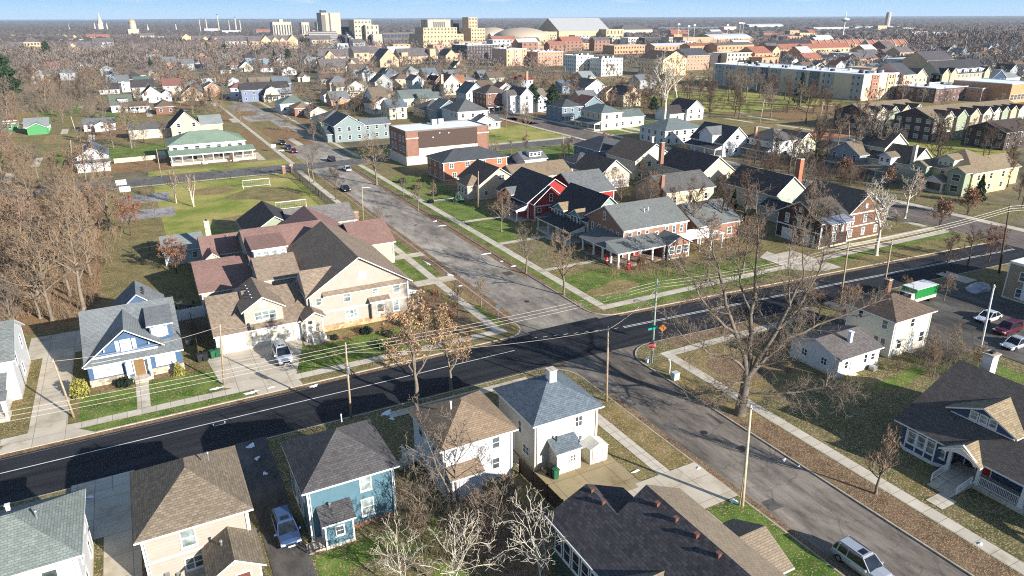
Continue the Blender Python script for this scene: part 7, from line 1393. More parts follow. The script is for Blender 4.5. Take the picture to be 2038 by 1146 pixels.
twigmass('undergrowth',[(-60,300),(140,275),(140,350),(215,372),(238,480),(205,600),(150,640),(20,660),(-60,640)],260,1.0,3.0,'tangled leafless undergrowth filling the left wood',TW_TAN,.028,61)
twigmass('undergrowth',[(-60,150),(180,145),(330,145),(430,160),(350,182),(240,175),(190,240),(140,226),(20,226),(20,290),(-60,300)],800,2.0,6.0,'grey-brown leafless thicket of the far left wood',TW_GREY,.055,62)
twigmass('undergrowth',[(780,985),(1010,975),(1040,1060),(980,1146),(760,1146),(770,1060)],60,1.0,3.2,'leafless brambles between the tan-roofed house and the bottom edge',TW_TAN,.013,63)
twigmass('undergrowth',[(480,160),(640,165),(905,165),(905,235),(650,225),(560,205)],170,1.5,4.5,'leafless hedges between the packed centre houses',TW_DARK,.045,68)
twigmass('undergrowth',[(940,165),(1300,160),(1640,215),(1640,235),(1300,225),(1000,215)],170,1.5,4.5,'leafless hedges around the park and avenue houses',TW_DARK,.045,69)
twigmass('undergrowth',[(1200,540),(1480,470),(1500,500),(1400,545),(1250,570)],60,.8,2.4,'brown leafless border shrubs before the pergola',TW_TAN,.02,64)
twigmass('undergrowth',[(1780,700),(1890,690),(1960,730),(1920,770),(1840,745)],60,.8,2.6,'leafless scrub along the parking lot edge',TW_GREY,.018,65)
twigmass('undergrowth',[(640,145),(1120,150),(1200,165),(1030,178),(640,170)],260,2.5,6.0,'leafless hedgerows below the stone church',TW_RED,.06,66)
twigmass('undergrowth',[(1480,320),(1660,300),(1720,350),(1720,400),(1560,440),(1480,400)],200,1.2,4.0,'leafless brown shrubs between the houses beside the avenue',TW_DARK,.035,67)
for i_,(P,n,k_,a_,b_,md_) in enumerate([([(470,135),(900,150),(900,240),(640,240),(560,205),(430,160)],80,['mid_b','mid_c','far_a'],7,12,7),([(900,150),(1300,150),(1330,235),(1120,215),(940,175)],60,['mid_b','mid_c','far_c'],7,13,8),([(180,108),(480,108),(480,200),(340,190),(180,140)],90,['far_a','far_c','mid_a'],9,15,8),
  ([(1480,105),(2060,95),(2060,165),(1800,150),(1560,140)],80,['far_a','far_b','mid_b'],7,12,9),([(1560,200),(2060,190),(2060,330),(1800,330),(1640,320),(1560,260)],26,['mid_b','mid_c'],9,14,9),([(880,290),(1330,300),(1500,330),(1500,400),(1200,350),(950,310)],20,['mid_b','mid_d'],5,9,7),([(600,95),(1300,105),(1300,135),(600,140)],70,['far_a','far_c'],8,12,10),([(60,225),(240,225),(330,270),(240,290),(130,280),(60,262)],10,['mid_a','mid_d'],6,10,8)]):
    scatter(P,n,k_,a_,b_,md_,90+i_,label='bare tree in the crowded gardens, zone beyond the nearer houses' if 0 else ['bare tree squeezed between the houses left of the brick block','bare tree among the houses around the avenue crossing','bare tree of the brown wood below the tan dormitories','bare tree on the slope of houses at the upper right','bare tree around the brown townhouse blocks','bare tree in the back gardens behind the red house','bare tree between the stone buildings and apartments','bare tree in the scrub around the green sheathed house'][i_],group=['bare trees left of the brick block','bare trees around the avenue crossing','bare trees of the dormitory wood','bare trees of the upper right slope','bare trees around the townhouses','bare trees of the back gardens','bare trees between the stone buildings','bare trees around the green house'][i_],mx=.4)
# ---- woodland nobody could count, beyond the town
def clumps(name,pts,label,mat,nq=34,seed=1):
    rg=np.random.default_rng(seed); C=[]; S_=[]
    for (x,y,h_,r_) in pts:
        k=nq; a=rg.uniform(0,2*np.pi,k); z=rg.uniform(.12,1,k); rr=r_*np.sqrt(rg.uniform(.1,1,k))*np.sqrt(np.maximum(.05,1-(z*1.5-.7)**2)); C.append(np.stack([x+rr*np.cos(a),y+rr*np.sin(a),z*h_],1)); S_.append(np.full(k,r_*.26))
    C=np.concatenate(C); S_=np.concatenate(S_); n=len(C); a=rg.normal(size=(n,3)); a[:,2]=np.abs(a[:,2])+.8; a/=np.linalg.norm(a,axis=1)[:,None]; b=rg.normal(size=(n,3)); b-=a*(a*b).sum(1)[:,None]; b/=np.linalg.norm(b,axis=1)[:,None]; s=(S_*(.6+.8*rg.random(n)))[:,None]
    V=np.stack([C-a*s-b*s*.30,C-a*s*.2+b*s*.34,C+a*s*1.1],1).reshape(-1,3); F=np.arange(n*3)
    me=bpy.data.meshes.new(name); me.vertices.add(len(V)); me.vertices.foreach_set('co',V.ravel()); me.loops.add(n*3); me.loops.foreach_set('vertex_index',F.astype(np.int32)); me.polygons.add(n); me.polygons.foreach_set('loop_start',np.arange(0,n*3,3,dtype=np.int32)); me.polygons.foreach_set('loop_total',np.full(n,3,dtype=np.int32)); me.update(calc_edges=True); me.materials.append(mat)
    o=link(name,me); tag(o,label,'wood',kind='stuff')
def woodmat():
    m,t,b=newmat('far_wood'); p=wco(t); f=noise(t,p,.02,5,.7); g=noise(t,p,.25,4,.8); col=ramp(t,f,[(.3,(.07,.06,.05)),(.42,(.15,.12,.10)),(.5,(.20,.165,.145)),(.6,(.12,.095,.095)),(.72,(.05,.055,.04))]); col=mixc(t,.8,col,ramp(t,g,[(.3,(.5,.5,.5)),(.7,(1.5,1.45,1.4))]),'MULTIPLY'); t.links.new(col,b.inputs['Base Color']); b.inputs['Roughness'].default_value=.95; b.inputs['Specular IOR Level'].default_value=.05; return m
FW=woodmat(); rg=random.Random(77); pts=[]; ev=[]
def addzone(P,n,h0,h1,r0,r1,mx=3):
    us=[p[0] for p in P]; vs=[p[1] for p in P]; c=0; t=0
    while c<n and t<n*8:
        t+=1; u=rg.uniform(min(us),max(us)); v=rg.uniform(min(vs),max(vs))
        if not inpoly(u,v,P): continue
        x,y=at(u,v)
        if not free(x,y,mx): continue
        pts.append((x,y,rg.uniform(h0,h1),rg.uniform(r0,r1))); c+=1
addzone([(-80,60),(700,60),(700,96),(430,140),(-80,150)],1900,8,15,3.5,7)
addzone([(700,56),(2120,52),(2120,90),(1750,100),(700,100)],1900,8,13,4,8)
addzone([(430,120),(640,112),(1000,120),(1300,120),(1300,135),(640,150)],300,7,11,3,5)
addzone([(1500,100),(2120,90),(2120,160),(1900,140),(1560,140)],800,7,12,3.5,6)
addzone([(1750,60),(2120,50),(2120,100),(1800,100)],500,12,22,6,10)
addzone([(1290,110),(1800,118),(1800,135),(1400,120)],90,6,9,3,4)
addzone([(-80,100),(200,110),(380,110),(640,140),(300,150),(-80,170)],420,8,12,3,5)
clumps('woodland',pts,'bare brown woods filling the town between and beyond the far buildings',FW)
for _ in range(230):
    u=rg.uniform(-60,2100); v=52+40*rg.random()**1.2 if u>700 else 60+75*rg.random(); x,y=at(u,v)
    if free(x,y,3): ev.append((x,y,rg.uniform(9,17),rg.uniform(2.5,4.5)))
clumps('evergreens',ev,'dark evergreens dotted through the far woods',LF_DPINE,60,4)
def canopy():
    rs=[1250]
    while rs[-1]<30000: rs.append(rs[-1]*1.018)
    na=900; A=np.radians(np.linspace(28-62,28+62,na)); rg=np.random.default_rng(9); Rr=np.array(rs); X=np.outer(Rr,np.sin(A)); Y=np.outer(Rr,np.cos(A)); n=rg.random(X.shape)
    big=np.sin(X*.0031+1)*np.sin(Y*.0023)+.6*np.sin(X*.0083+Y*.0061); h_=5.5+7*n+1.8*big; h_+=np.clip((Rr[:,None]-2500)/8000,0,1)*(10+9*np.sin(X*.0009+.5)*np.cos(Y*.0006)+6*np.sin(X*.0023+Y*.0011)+5*rg.random(X.shape)); gap=(big<-.95)&(Rr[:,None]<7000); h_[gap]=.5
    h_[0,:]=0
    V=np.stack([X,Y,h_],-1).reshape(-1,3); i,j=np.meshgrid(np.arange(len(rs)-1),np.arange(na-1),indexing='ij'); a=(i*na+j).ravel(); F=np.stack([a,a+1,a+na+1,a+na],1)[:,::-1]
    me=bpy.data.meshes.new('distant_woods'); me.vertices.add(len(V)); me.vertices.foreach_set('co',V.ravel()); me.loops.add(F.size); me.loops.foreach_set('vertex_index',F.ravel().astype(np.int32)); me.polygons.add(len(F)); me.polygons.foreach_set('loop_start',np.arange(0,F.size,4,dtype=np.int32)); me.polygons.foreach_set('loop_total',np.full(len(F),4,dtype=np.int32)); me.update(calc_edges=True); me.materials.append(FW)
    o=link('distant_woods',me); tag(o,'distant bare woods reaching to the hazy horizon','wood',kind='stuff')
canopy()
# ---------------- vehicles ----------------
def paint(key,c):
    if key in MC: return MC[key]
    m,t,b=newmat(key); b.inputs['Base Color'].default_value=(*c,1); b.inputs['Metallic'].default_value=.35; b.inputs['Roughness'].default_value=.28; b.inputs['Coat Weight'].default_value=.6; b.inputs['Coat Roughness'].default_value=.05; MC[key]=m; return m
LAMP=plain('lamp_lens',(.7,.7,.72),.15,.8); TAIL=plain('tail_lens',(.35,.02,.02),.2,.6)
def car(x,y,rz,label,pm,L=4.7,W=1.85,Hh=1.68,kind='suv',det=True,group=None,z=0.0,rails=False):
    """front points to local +y"""
    o=thing('parked_car',label,'car',(x,y,z),rz,group); w_=W/2; hb=Hh*.55
    if kind=='sedan': st=[(-L/2,.35,hb*.86,.80),(-L/2+.12,.25,hb*.98,.9),(-L*.30,.22,hb*1.02,1),(0,.2,hb*1.02,1),(L*.2,.22,hb*1.0,1),(L*.40,.24,hb*.86,.96),(L/2-.1,.28,hb*.72,.86),(L/2,.35,hb*.55,.74)]
    else: st=[(-L/2,.42,hb*.95,.86),(-L/2+.1,.30,hb*1.04,.94),(-L*.30,.26,hb*1.06,1),(0,.24,hb*1.06,1),(L*.2,.25,hb*1.05,1),(L*.42,.28,hb*.98,.95),(L/2-.08,.32,hb*.82,.86),(L/2,.4,hb*.62,.76)]
    m=MB(); rings=[]
    for yy,zl,zt,k in st:
        a=w_*k; ring=[(-a*.92,yy,zl),(-a,yy,zl+.15),(-a*1.0,yy,(zl+zt)/2),(-a*.97,yy,zt-.12),(-a*.86,yy,zt),(0,yy,zt+.05),(a*.86,yy,zt),(a*.97,yy,zt-.12),(a,yy,(zl+zt)/2),(a,yy,zl+.15),(a*.92,yy,zl)]; rings.append(ring)
    n=len(rings[0])
    for r_ in rings: m.v+=r_
    for i in range(len(rings)-1):
        for j in range(n): q=(j+1)%n; m.f.append((i*n+j,(i+1)*n+j,(i+1)*n+q,i*n+q)); m.m.append(0)
    m.f.append(tuple(range(n))); m.m.append(0); m.f.append(tuple((len(rings)-1)*n+j for j in reversed(range(n)))); m.m.append(0)
    body=link('body',m.mesh('body',[pm],uv=False,smooth=False),o)
    # cabin: glass house with roof on top
    if kind=='sedan': cab=[(-L*.40,hb*1.0),(-L*.22,Hh-.04),(L*.06,Hh),(L*.24,hb*1.02)]
    else: cab=[(-L*.475,hb*1.02),(-L*.42,Hh-.05),(L*.08,Hh),(L*.25,hb*1.05)]
    (y0,z0),(y1,z1),(y2,z2),(y3,z3)=cab; a,b_=w_*.90,w_*.72
    g=MB(); V=[(-a,y0,z0),(-b_,y1,z1),(-b_,y2,z2),(-a,y3,z3),(a,y0,z0),(b_,y1,z1),(b_,y2,z2),(a,y3,z3)]
    g.v+=V
    for f in ((0,3,2,1),(4,5,6,7),(0,1,5,4),(3,7,6,2),(1,2,6,5)): g.f.append(f); g.m.append(0)
    link('windows',g.mesh('windows',[CARGL],uv=False),o)
    r=MB(); e=.03; r.v+=[(-b_-e,y1-.05,z1-.03),(b_+e,y1-.05,z1-.03),(b_+e,y2+.05,z2-.03),(-b_-e,y2+.05,z2-.03),(-b_+.08,y1+.1,z1+.06),(b_-.08,y1+.1,z1+.06),(b_-.08,y2-.1,z2+.05),(-b_+.08,y2-.1,z2+.05)]
    for f in ((0,1,5,4),(1,2,6,5),(2,3,7,6),(3,0,4,7),(4,5,6,7),(3,2,1,0)): r.f.append(f); r.m.append(0)
    for s_ in (-1,1):
        for (ya,za),(yb,zb) in (((y0,z0),(y1,z1)),((y2,z2),(y3,z3))): r.tube([(s_*a,ya,za),(s_*b_,yb,zb)] if ya==y0 else [(s_*b_,ya,za),(s_*a,yb,zb)],.045,5)
        ym=(y1+y2)/2-.1; r.tube([(s_*a,ym,hb*1.03),(s_*b_,ym,Hh-.02)],.04,5)
        if kind=='suv': ym=y1+(y2-y1)*.12; r.tube([(s_*a,ym-.1,hb*1.03),(s_*b_,ym,Hh-.02)],.06,5)
    link('roof',r.mesh('roof',[pm],uv=False),o)
    if not det: 
        k=MB()
        for sx in (-1,1):
            for sy in (-.31,.31): k.tube([(sx*w_*.8,sy*L,.33),(sx*w_*1.0,sy*L,.33)],.33,10)
        link('wheel',k.mesh('wheel',[BLACK],uv=False),o) if 0 else None
    for sx in (-1,1):
        for sy in (-.31,.31):
            k=MB(); k.tube([(sx*w_*.78,sy*L,.34),(sx*w_*1.01,sy*L,.34)],.34,14); wh=link('wheel',k.mesh('tyre',[BLACK],uv=False),o)
            if det: k=MB(); k.tube([(sx*w_*1.0,sy*L,.34),(sx*w_*1.025,sy*L,.34)],.21,10); link('rim',k.mesh('rim',[METAL],uv=False),wh)
        k=MB(); k.box(sx*w_*.72-.18,L/2-.22,hb*.72,sx*w_*.72+.18,L/2-.02,hb*.86); link('headlight',k.mesh('headlight',[LAMP],uv=False),o)
        k=MB(); k.box(sx*w_*.8-.12,-L/2-.01,hb*.75,sx*w_*.8+.08,-L/2+.06,hb*1.0); link('tail_light',k.mesh('tail_light',[TAIL],uv=False),o)
        if det: k=MB(); k.box(sx*w_*1.0-.02,L*.19,hb*1.03,sx*w_*1.0+sx*.2+.02,L*.19+.12,hb*1.03+.15); link('mirror',k.mesh('mirror',[pm],uv=False),o)
        if rails: k=MB(); k.tube([(sx*b_*.9,y1+.2,Hh+.06),(sx*b_*.9,y2-.2,Hh+.07)],.025,5); link('roof_rail',k.mesh('roof_rail',[DKMETAL],uv=False),o)
    if det:
        k=MB(); k.box(-w_*.45,L/2-.06,hb*.55,w_*.45,L/2+.0,hb*.78,m=0); k.box(-w_*.8,L/2-.12,.32,w_*.8,L/2+.04,.5,m=0); link('grille',k.mesh('grille',[DKMETAL],uv=False),o)
        k=MB(); k.box(-.28,L/2+.04,.4,.28,L/2+.06,.55); link('number_plate',k.mesh('number_plate',[WHITE],uv=False),o)
        k=MB(); k.box(-b_*.55,y2-.75,Hh+.035,b_*.55,y2-.25,Hh+.058); link('sunroof',k.mesh('sunroof',[CARGL],uv=False),o)
    REG.append((x,y,label)) if 0 else None
    return o
PW=paint('paint_white',(.72,.73,.75)); PB=paint('paint_blue',(.06,.11,.23)); PS=paint('paint_silver',(.50,.52,.56)); PK=paint('paint_black',(.015,.016,.02)); PR=paint('paint_red',(.35,.015,.02)); PD=paint('paint_dark_blue',(.03,.05,.12)); PG=paint('paint_grey',(.14,.15,.16))
car(5.85,52.9,math.pi,'metallic blue car facing the viewer on the driveway beside the teal house',PB,4.6,1.85,1.6,rails=True,z=.15)
car(12.4,87.6,math.pi,'white SUV parked before the triple garage, facing the road',PW,5.3,2.0,1.9,rails=True,z=.15)
car(46.2,26.6,math.pi*1.0,'silver estate car parked by the kerb at the bottom edge',PS,4.8,1.85,1.65,rails=True)
for x,y,rz,lb,pm,kd in [(50.5+4.3,204.3,0,'black car waiting at the far street crossing',PK,'suv'),(46.5,243,math.pi,'red car parked third in the kerb line on the far street',PR,'sedan'),(46.5,251,math.pi,'dark blue car parked between the red car and a dark one',PD,'sedan'),(46.4,261,math.pi,'dark car parked furthest up the kerb line',PK,'suv'),(54,205,0,'white car turning beside the brick block hedge',PW,'sedan'),(46.4,179.5,math.pi,'black car in shade by the iron fence',PK,'sedan'),
 (40.4,428,math.pi,'dark car parked far up the left kerb of the far street',PK,'suv'),(50.3,432,0,'nearer dark car parked far up the right kerb',PD,'suv'),(49.2,446,0,'further pale car parked far up the right kerb',PS,'sedan'),(83,63.4,math.pi/2,'dark car half hidden behind the small white house',PD,'sedan'),(100.5,44.0,math.pi/2,'pale blue car in the parking lot at the right edge',PS,'sedan'),(104.5,47.2,math.pi/2,'maroon car in the parking lot at the right edge',paint('paint_maroon',(.12,.01,.03)),'suv'),(106.5,51.0,math.pi/2,'white car in the parking lot at the right edge',PW,'sedan'),
 (211,163,1.57,'black pickup-like car parked before the near dark townhouse',PK,'suv'),(222,164,0,'silver SUV before the near dark townhouse',PS,'suv'),(270,158,1.57,'pale blue van-like car under the big bare tree',PS,'suv')]:
    if lb.startswith('black car waiting'): x,y=53.8,222
    car(x,y,rz,lb,pm,4.6,1.82,1.7 if kd=='suv' else 1.45,kd,det=False,z=.02 if x<90 else .05)
def boxtruck():
    x,y=103.9,60.6; o=thing('box_truck','green and white box truck parked beside the pale yellow house','truck',(x,y,.03),R(90)); gt_=paint('paint_green',(.02,.30,.06)); m=MB()
    m.box(-1.2,-3.2,.75,1.2,2.0,1.25,m=1); m.box(-1.2,-3.2,1.25,1.2,2.0,2.75,m=0); m.box(-1.25,-3.25,2.75,1.25,2.05,2.85,m=2); link('cargo_box',m.mesh('cargo_box',[gt_,plain('truck_cream',(.66,.6,.42)),WHITE],uv=False),o)
    m=MB(); m.box(-1.05,2.05,.55,1.05,3.3,1.5); m.box(-1.0,2.05,1.5,1.0,2.9,2.15); link('cab',m.mesh('cab',[WHITE],uv=False),o); m=MB(); m.box(-.9,2.9,1.52,.9,2.93,2.1); link('windscreen',m.mesh('windscreen',[CARGL],uv=False),o)
    for sx in (-1,1):
        for yy in (-2.2,2.6): m=MB(); m.tube([(sx*.8,yy,.42),(sx*1.12,yy,.42)],.42,14); link('wheel',m.mesh('wheel',[BLACK],uv=False),o)
boxtruck()
# ---------------- poles and wires ----------------
PT={}
def upole(key,u,vb,ut,vt,label,arms=1,r=.15,transformer=False,lamp=False,mat=None,wires=3,name='utility_pole',cat='utility pole'):
    x,y=at(u,vb); hh=height(u,vb,vt); u2=topx(x,y,hh)[0]; # lean sideways in the picture plane, as the pole does
    lean=(ut-u2)*math.hypot(x,y)/FPX; lean=max(-1.2,min(1.2,lean)); tx,ty=lean*math.cos(YAW),-lean*math.sin(YAW)
    o=thing(name,label,cat,(x,y,0)); m=MB(); m.tube([(0,0,-.2),(tx*.5,ty*.5,hh*.5),(tx,ty,hh)],[r,r*.85,r*.65],10); link('shaft',m.mesh('shaft',[mat or WOODP],uv=False,smooth=True),o)
    pts=[]
    for k in range(wires):
        z=hh-.25-.42*k; ox=(.0,.0,.0,.0)[k%4]; pts.append((x+tx,y+ty-.18,z)); m=MB(); m.ring(tx,ty-.16,[(.05,z-.08),(.07,z),(.04,z+.06)],8); link('insulator',m.mesh('insulator',[WHITE],uv=False),o)
    if arms: m=MB(); m.box(tx-.06,ty-.8,hh-.7,tx+.06,ty+.5,hh-.58); link('crossarm',m.mesh('crossarm',[WOODP],uv=False),o)
    if transformer: m=MB(); z=hh*.62; m.ring(tx*.6-.05,ty*.6-.38,[(.24,z),(.26,z+.1),(.26,z+.75),(.18,z+.85)],12); link('transformer',m.mesh('transformer',[METAL],uv=False),o)
    if lamp:
        m=MB(); z=hh*.66; m.tube([(tx*.6,ty*.6,z),(tx*.6-1.0,ty*.6+.5,z+.9),(tx*.6-2.0,ty*.6+1.1,z+1.15)],.045,6); link('lamp_arm',m.mesh('lamp_arm',[METAL],uv=False),o); m=MB(); m.box(tx*.6-2.6,ty*.6+.95,z+1.08,tx*.6-1.9,ty*.6+1.25,z+1.22); link('lamp_head',m.mesh('lamp_head',[METAL],uv=False),o)
    PT[key]=pts; REG.append((x,y,'')) if 0 else None
    return o
PALEW=plain('pole_pale',(.52,.44,.32),.85,.1,var=.25,scale=2); DARKW=plain('pole_dark',(.10,.08,.06),.85,.1)
upole('a',148,832,105,710,'short leaning wooden pole beside the blue house driveway',0,.13,wires=1)
upole('b',446,768,437,642,'wooden pole at the end of the triple garage driveway',0,.13,wires=1)
upole('c',699,832,687,680,'wooden pole with a grey transformer beside the black road',0,.14,transformer=True)
upole('d',1207,800,1210,650,'plain wooden pole right of the blue-grey hip roof',0,.14,wires=1)
upole('e',1297,724,1308,556,'street light pole with a stop sign at the road corner',0,.14,lamp=True,mat=plain('pole_green',(.30,.36,.30),.6))
upole('f',1672,605,1690,484,'pale wooden pole left of a twin beyond the black road',0,.16); upole('g',1757,586,1776,480,'pale wooden pole right of its twin before the yellow house',0,.16,wires=2)
upole('h',1988,545,2012,411,'tall dark power pole at the right between two rusty trees',0,.17,mat=DARKW)
upole('i',1477,1008,1493,808,'thick pale pole standing alone at the kerb in front of the big tree',0,.17,mat=PALEW,wires=1)
upole('j',1950,700,1980,570,'white painted pole beside the parking lot',0,.15,mat=plain('pole_white',(.6,.6,.58)),wires=1)
m=MB(); px,py=at(1474,1006); m.tube([(px-.25,py-.1,0),(px-.25,py-.1,3.6)],.06,6); o=link('conduit_post',m.mesh('conduit_post',[WOODP],uv=False)); tag(o,'short brown post fixed beside the thick pale pole','post')
for key,u,vb,vt,lb in (('k',86,238,150,'thin'),('l',190,305,262,'thin')): pass
for u,vb,ut,vt,lb in ((146,340,140,275,'thin pole left of the weathered white cottage'),(155,275,143,228,'leaning pale pole in the wood behind the weathered cottage'),(179,302,178,276,'short pale pole behind the weathered cottage'),(321,352,312,293,'dark pole on the far side of the cross street'),(618,365,611,315,'wooden pole by the corner of the sports field'),(723,440,721,365,'slim wooden pole at the kerb by the field fence'),(1010,232,1010,172,'tall grey pole beside the brown four-square'),(1122,300,1122,268,'wooden pole on the green strip behind the white cottage'),(1512,245,1522,202,'pale pole in the park beside the orange dirt'),(1632,245,1640,205,'pale pole at the left of the townhouses'),(1690,285,1692,245,'pale pole by the near townhouse block'),(1873,305,1874,286,'short pale pole beside the townhouse green'),(1126,135,1126,132,'x'),(1126,160,1126,131,'grey pole at the edge of the small green field'),(908,330,905,300,'short pole beside the orange brick house'),(1160,345,1160,310,'thin pole beside the blue garage'),(1605,118,1607,92,'tall mast among the houses at the upper right'),(1919,110,1924,72,'tall pale pole on the street at the upper right'),(1897,95,1899,62,'thinner pole left of the tall pale one at the upper right'),(1372,420,1374,372,'pole hidden among the dark trees'),(951,415,953,340,'slim pole on the lawn before the tan gabled house')):
    if lb=='x': continue
    upole('z',u,vb,ut,vt,lb,0,.13 if vb>200 else .25,mat=PALEW if 'pale' in lb else None,wires=0)
WIRE=plain('wire',(.55,.50,.42),.5,.3,var=.05)
def wire(name,label,a,b,sag=.5,r=.017,mat=None,group='overhead wires'):
    m=MB(); n=14; P=[]
    for i in range(n+1): t=i/n; P.append((a[0]+(b[0]-a[0])*t,a[1]+(b[1]-a[1])*t,a[2]+(b[2]-a[2])*t-sag*4*t*(1-t)))
    m.tube(P,r,5); o=link(name,m.mesh(name,[mat or WIRE],uv=False)); tag(o,label,'wire',group)
def run(k1,k2,where,sag=.5,r=.017):
    ka=['topmost','second','third','lowest']
    for i,(a,b) in enumerate(zip(PT[k1],PT[k2])): wire('overhead_wire','%s overhead wire %s'%(ka[i],where),a,b,sag,r)
run('c','e','from the transformer pole to the street light pole',.6); run('e','f','from the street light pole over the brick house lawn',.7); run('f','h','from the twin poles to the tall dark pole',.5,.028)
PT['left']=[(p[0]-62,p[1]+3.5,p[2]+.3-.15*i) for i,p in enumerate(PT['c'])]; run('c','left','running left across the blue house front',.5)
PT['right']=[(p[0]+48,p[1]-6,p[2]) for p in PT['h']]; run('h','right','leaving the picture at the right',.5,.028)
wire('service_wire','service wire from the garage pole to the beige house',PT['b'][0],(9.3,92.6,3.6),.4); wire('service_wire','service wire sagging from the garage pole to the white house',PT['b'][0],PT['a'][0],.6); wire('service_wire','low wire along the black road to the plain pole',PT['c'][2],PT['d'][0],.8); wire('service_wire','wire from the plain pole to the street light pole',PT['d'][0],PT['e'][2],.5)
wire('service_wire','dark wire crossing the sports field',(-20,128,6),(60,134,7.5),.6,.02,DKMETAL); wire('service_wire','wire crossing the side street to a kerb pole',(46.8,150,7.5),(66,152,5),.3,.02,DKMETAL)
# ---------------- signs ----------------
def sign_post(u,vb,hh,name,label,cat='sign'):
    x,y=at(u,vb); o=thing(name,label,cat,(x,y,.1)); m=MB(); m.tube([(0,0,0),(0,0,hh)],.035,6); link('post',m.mesh('post',[METAL],uv=False),o); return o,x,y
def text(body,size,mat,parent,loc,rot,name='lettering'):
    c=bpy.data.curves.new(name,'FONT'); c.body=body; c.size=size; c.align_x='CENTER'; c.align_y='CENTER'; c.extrude=.003; o=bpy.data.objects.new(name,c); COL.objects.link(o); c.materials.append(mat); bpy.context.view_layer.update(); me=bpy.data.meshes.new_from_object(o); bpy.data.objects.remove(o); o=link(name,me,parent,loc); o.rotation_euler=rot; return o
def octo(o,z,r,face_rz,mats,front=True,label_text=True):
    pl=bpy.data.objects.new('sign_plate',None); m=MB()
    for rr,d,mi in ((r,.0,1),(r*.93,.012,0)):
        pts=[(rr*math.cos(R(22.5+45*i)),rr*math.sin(R(22.5+45*i))) for i in range(8)]; m.extr([(a,b) for a,b in reversed(pts)],-d-.012,-d,'y',me=mi)
    me=m.mesh('sign_plate',mats,uv=False); p=link('sign_plate',me,o,(0,-.05,z)); p.rotation_euler=(0,0,face_rz)
    if label_text: text('STOP',r*.72,WHITE,p,(0,-.032,0),(R(90),0,0))
    return p
SR=plain('sign_red',(.50,.02,.03),.4); SY=plain('sign_orange',(.45,.17,.03),.4); SG=plain('sign_green',(.01,.32,.22),.4)
o,x,y=sign_post(1294,726,3.0,'stop_sign','red stop sign at the corner beside the street light pole'); octo(o,2.7,.52,R(-28),[SR,WHITE])
o,x,y=sign_post(992,642,2.9,'stop_sign','grey back of a stop sign on the corner grass by the young tree'); octo(o,2.5,.45,R(150),[SR,METAL],label_text=False)
o,x,y=sign_post(1316,684,2.6,'warning_sign','orange diamond warning sign with a curved arrow beside the black road'); m=MB(); m.extr([(0,-.55),(-.55,0),(0,.55),(.55,0)][::-1],-.03,0,'y',me=0); p=link('sign_plate',m.mesh('sign_plate',[SY],uv=False),o,(0,-.05,2.3)); p.rotation_euler=(0,0,R(-28))
m=MB(); m.tube([(.15,-.045,-.22),(.15,-.045,.05),(.05,-.045,.18),(-.12,-.045,.18)],.035,4); m.tube([(-.12,-.045,.18),(-.24,-.045,.18)],[.1,.01],4); link('arrow',m.mesh('arrow',[DKMETAL],uv=False),p)
x,y=at(1297,724); o=thing('street_name_sign','teal street name plates fixed to the street light pole','sign',(x-.25,y-.2,5.2)); m=MB(); m.box(-.9,-.02,-.12,.3,.02,.14); link('name_plate',m.mesh('name_plate',[SG],uv=False),o); m=MB(); m.box(-.02,-.6,.2,.02,.5,.44); link('name_plate',m.mesh('name_plate',[SG],uv=False),o)
o,x,y=sign_post(546,302,2.6,'street_sign','white sign board at the far street kerb by the black car'); m=MB(); m.box(-.7,-.05,1.4,.7,0,2.5); link('board',m.mesh('board',[WHITE],uv=False),o)
x,y=at(1332,744); o=thing('bent_marker_post','bent white marker post on the dry corner grass','marker post',(x,y,.1)); m=MB(); m.tube([(0,0,0),(0,0,1.2),(-.1,.05,1.9),(-.3,.1,2.0)],.09,6); link('post',m.mesh('post',[WHITE],uv=False),o)
x,y=at(1343,756); o=thing('utility_box','small grey-green utility cabinet on the dry corner grass','utility box',(x,y,.1)); m=MB(); m.box(-.4,-.35,0,.4,.35,.9); m.box(-.44,-.39,.9,.44,.39,.98); link('cabinet',m.mesh('cabinet',[plain('cab_green',(.45,.52,.48))],uv=False),o)
x,y=at(1289,722); m=MB(); m.box(x-.25,y-.2,.1,x+.25,y+.2,.6); m.box(x-.28,y-.23,.6,x+.28,y+.23,.65); tag(link('utility_box',m.mesh('utility_box',[LTG:=plain('lt_grey',(.55,.58,.6))],uv=False)),'little pale box at the foot of the street light pole','utility box')
# ---------------- fences ----------------
def fence(name,label,pts,h_,kind,mat,step=2.4,postmat=None,cat='fence'):
    x0,y0=pts[0]; o=thing(name,label,cat,(x0,y0,.1)); 
    for (a,b),(c,d) in zip(pts,pts[1:]):
        L=math.hypot(c-a,d-b); ang=math.atan2(d-b,c-a); n=max(1,int(L/step)); ux,uy=(c-a)/L,(d-b)/L
        for i in range(n+1):
            m=MB(); px,py=a+ux*L*i/n-x0,b+uy*L*i/n-y0; m.box(px-.06,py-.06,0,px+.06,py+.06,h_+.08); link('post',m.mesh('post',[postmat or mat],uv=False),o)
        m=MB()
        if kind=='board':
            q=MB(); m.box(0,-.02,.08,L,.02,h_,rot=None)
        elif kind=='iron':
            k=int(L/.42); m.box(0,-.02,.15,L,.02,.2); m.box(0,-.02,h_-.15,L,.02,h_-.1)
            for i in range(k+1): x=L*i/k; m.box(x-.02,-.02,.1,x+.02,.02,h_)
        elif kind=='mesh':
            m.box(0,-.02,h_-.05,L,.02,h_); m.box(0,-.02,.05,L,.02,.1)
            k=int(L/.8)
            for i in range(k+1): x=L*i/k; m.box(x-.012,-.01,.1,x+.012,.01,h_)
        p=link('panel',m.mesh('panel',[mat],uv=True),o,(a-x0,b-y0,0)); p.rotation_euler=(0,0,ang)
    return o
BRNF=siding((.085,.055,.04),lap=.2)
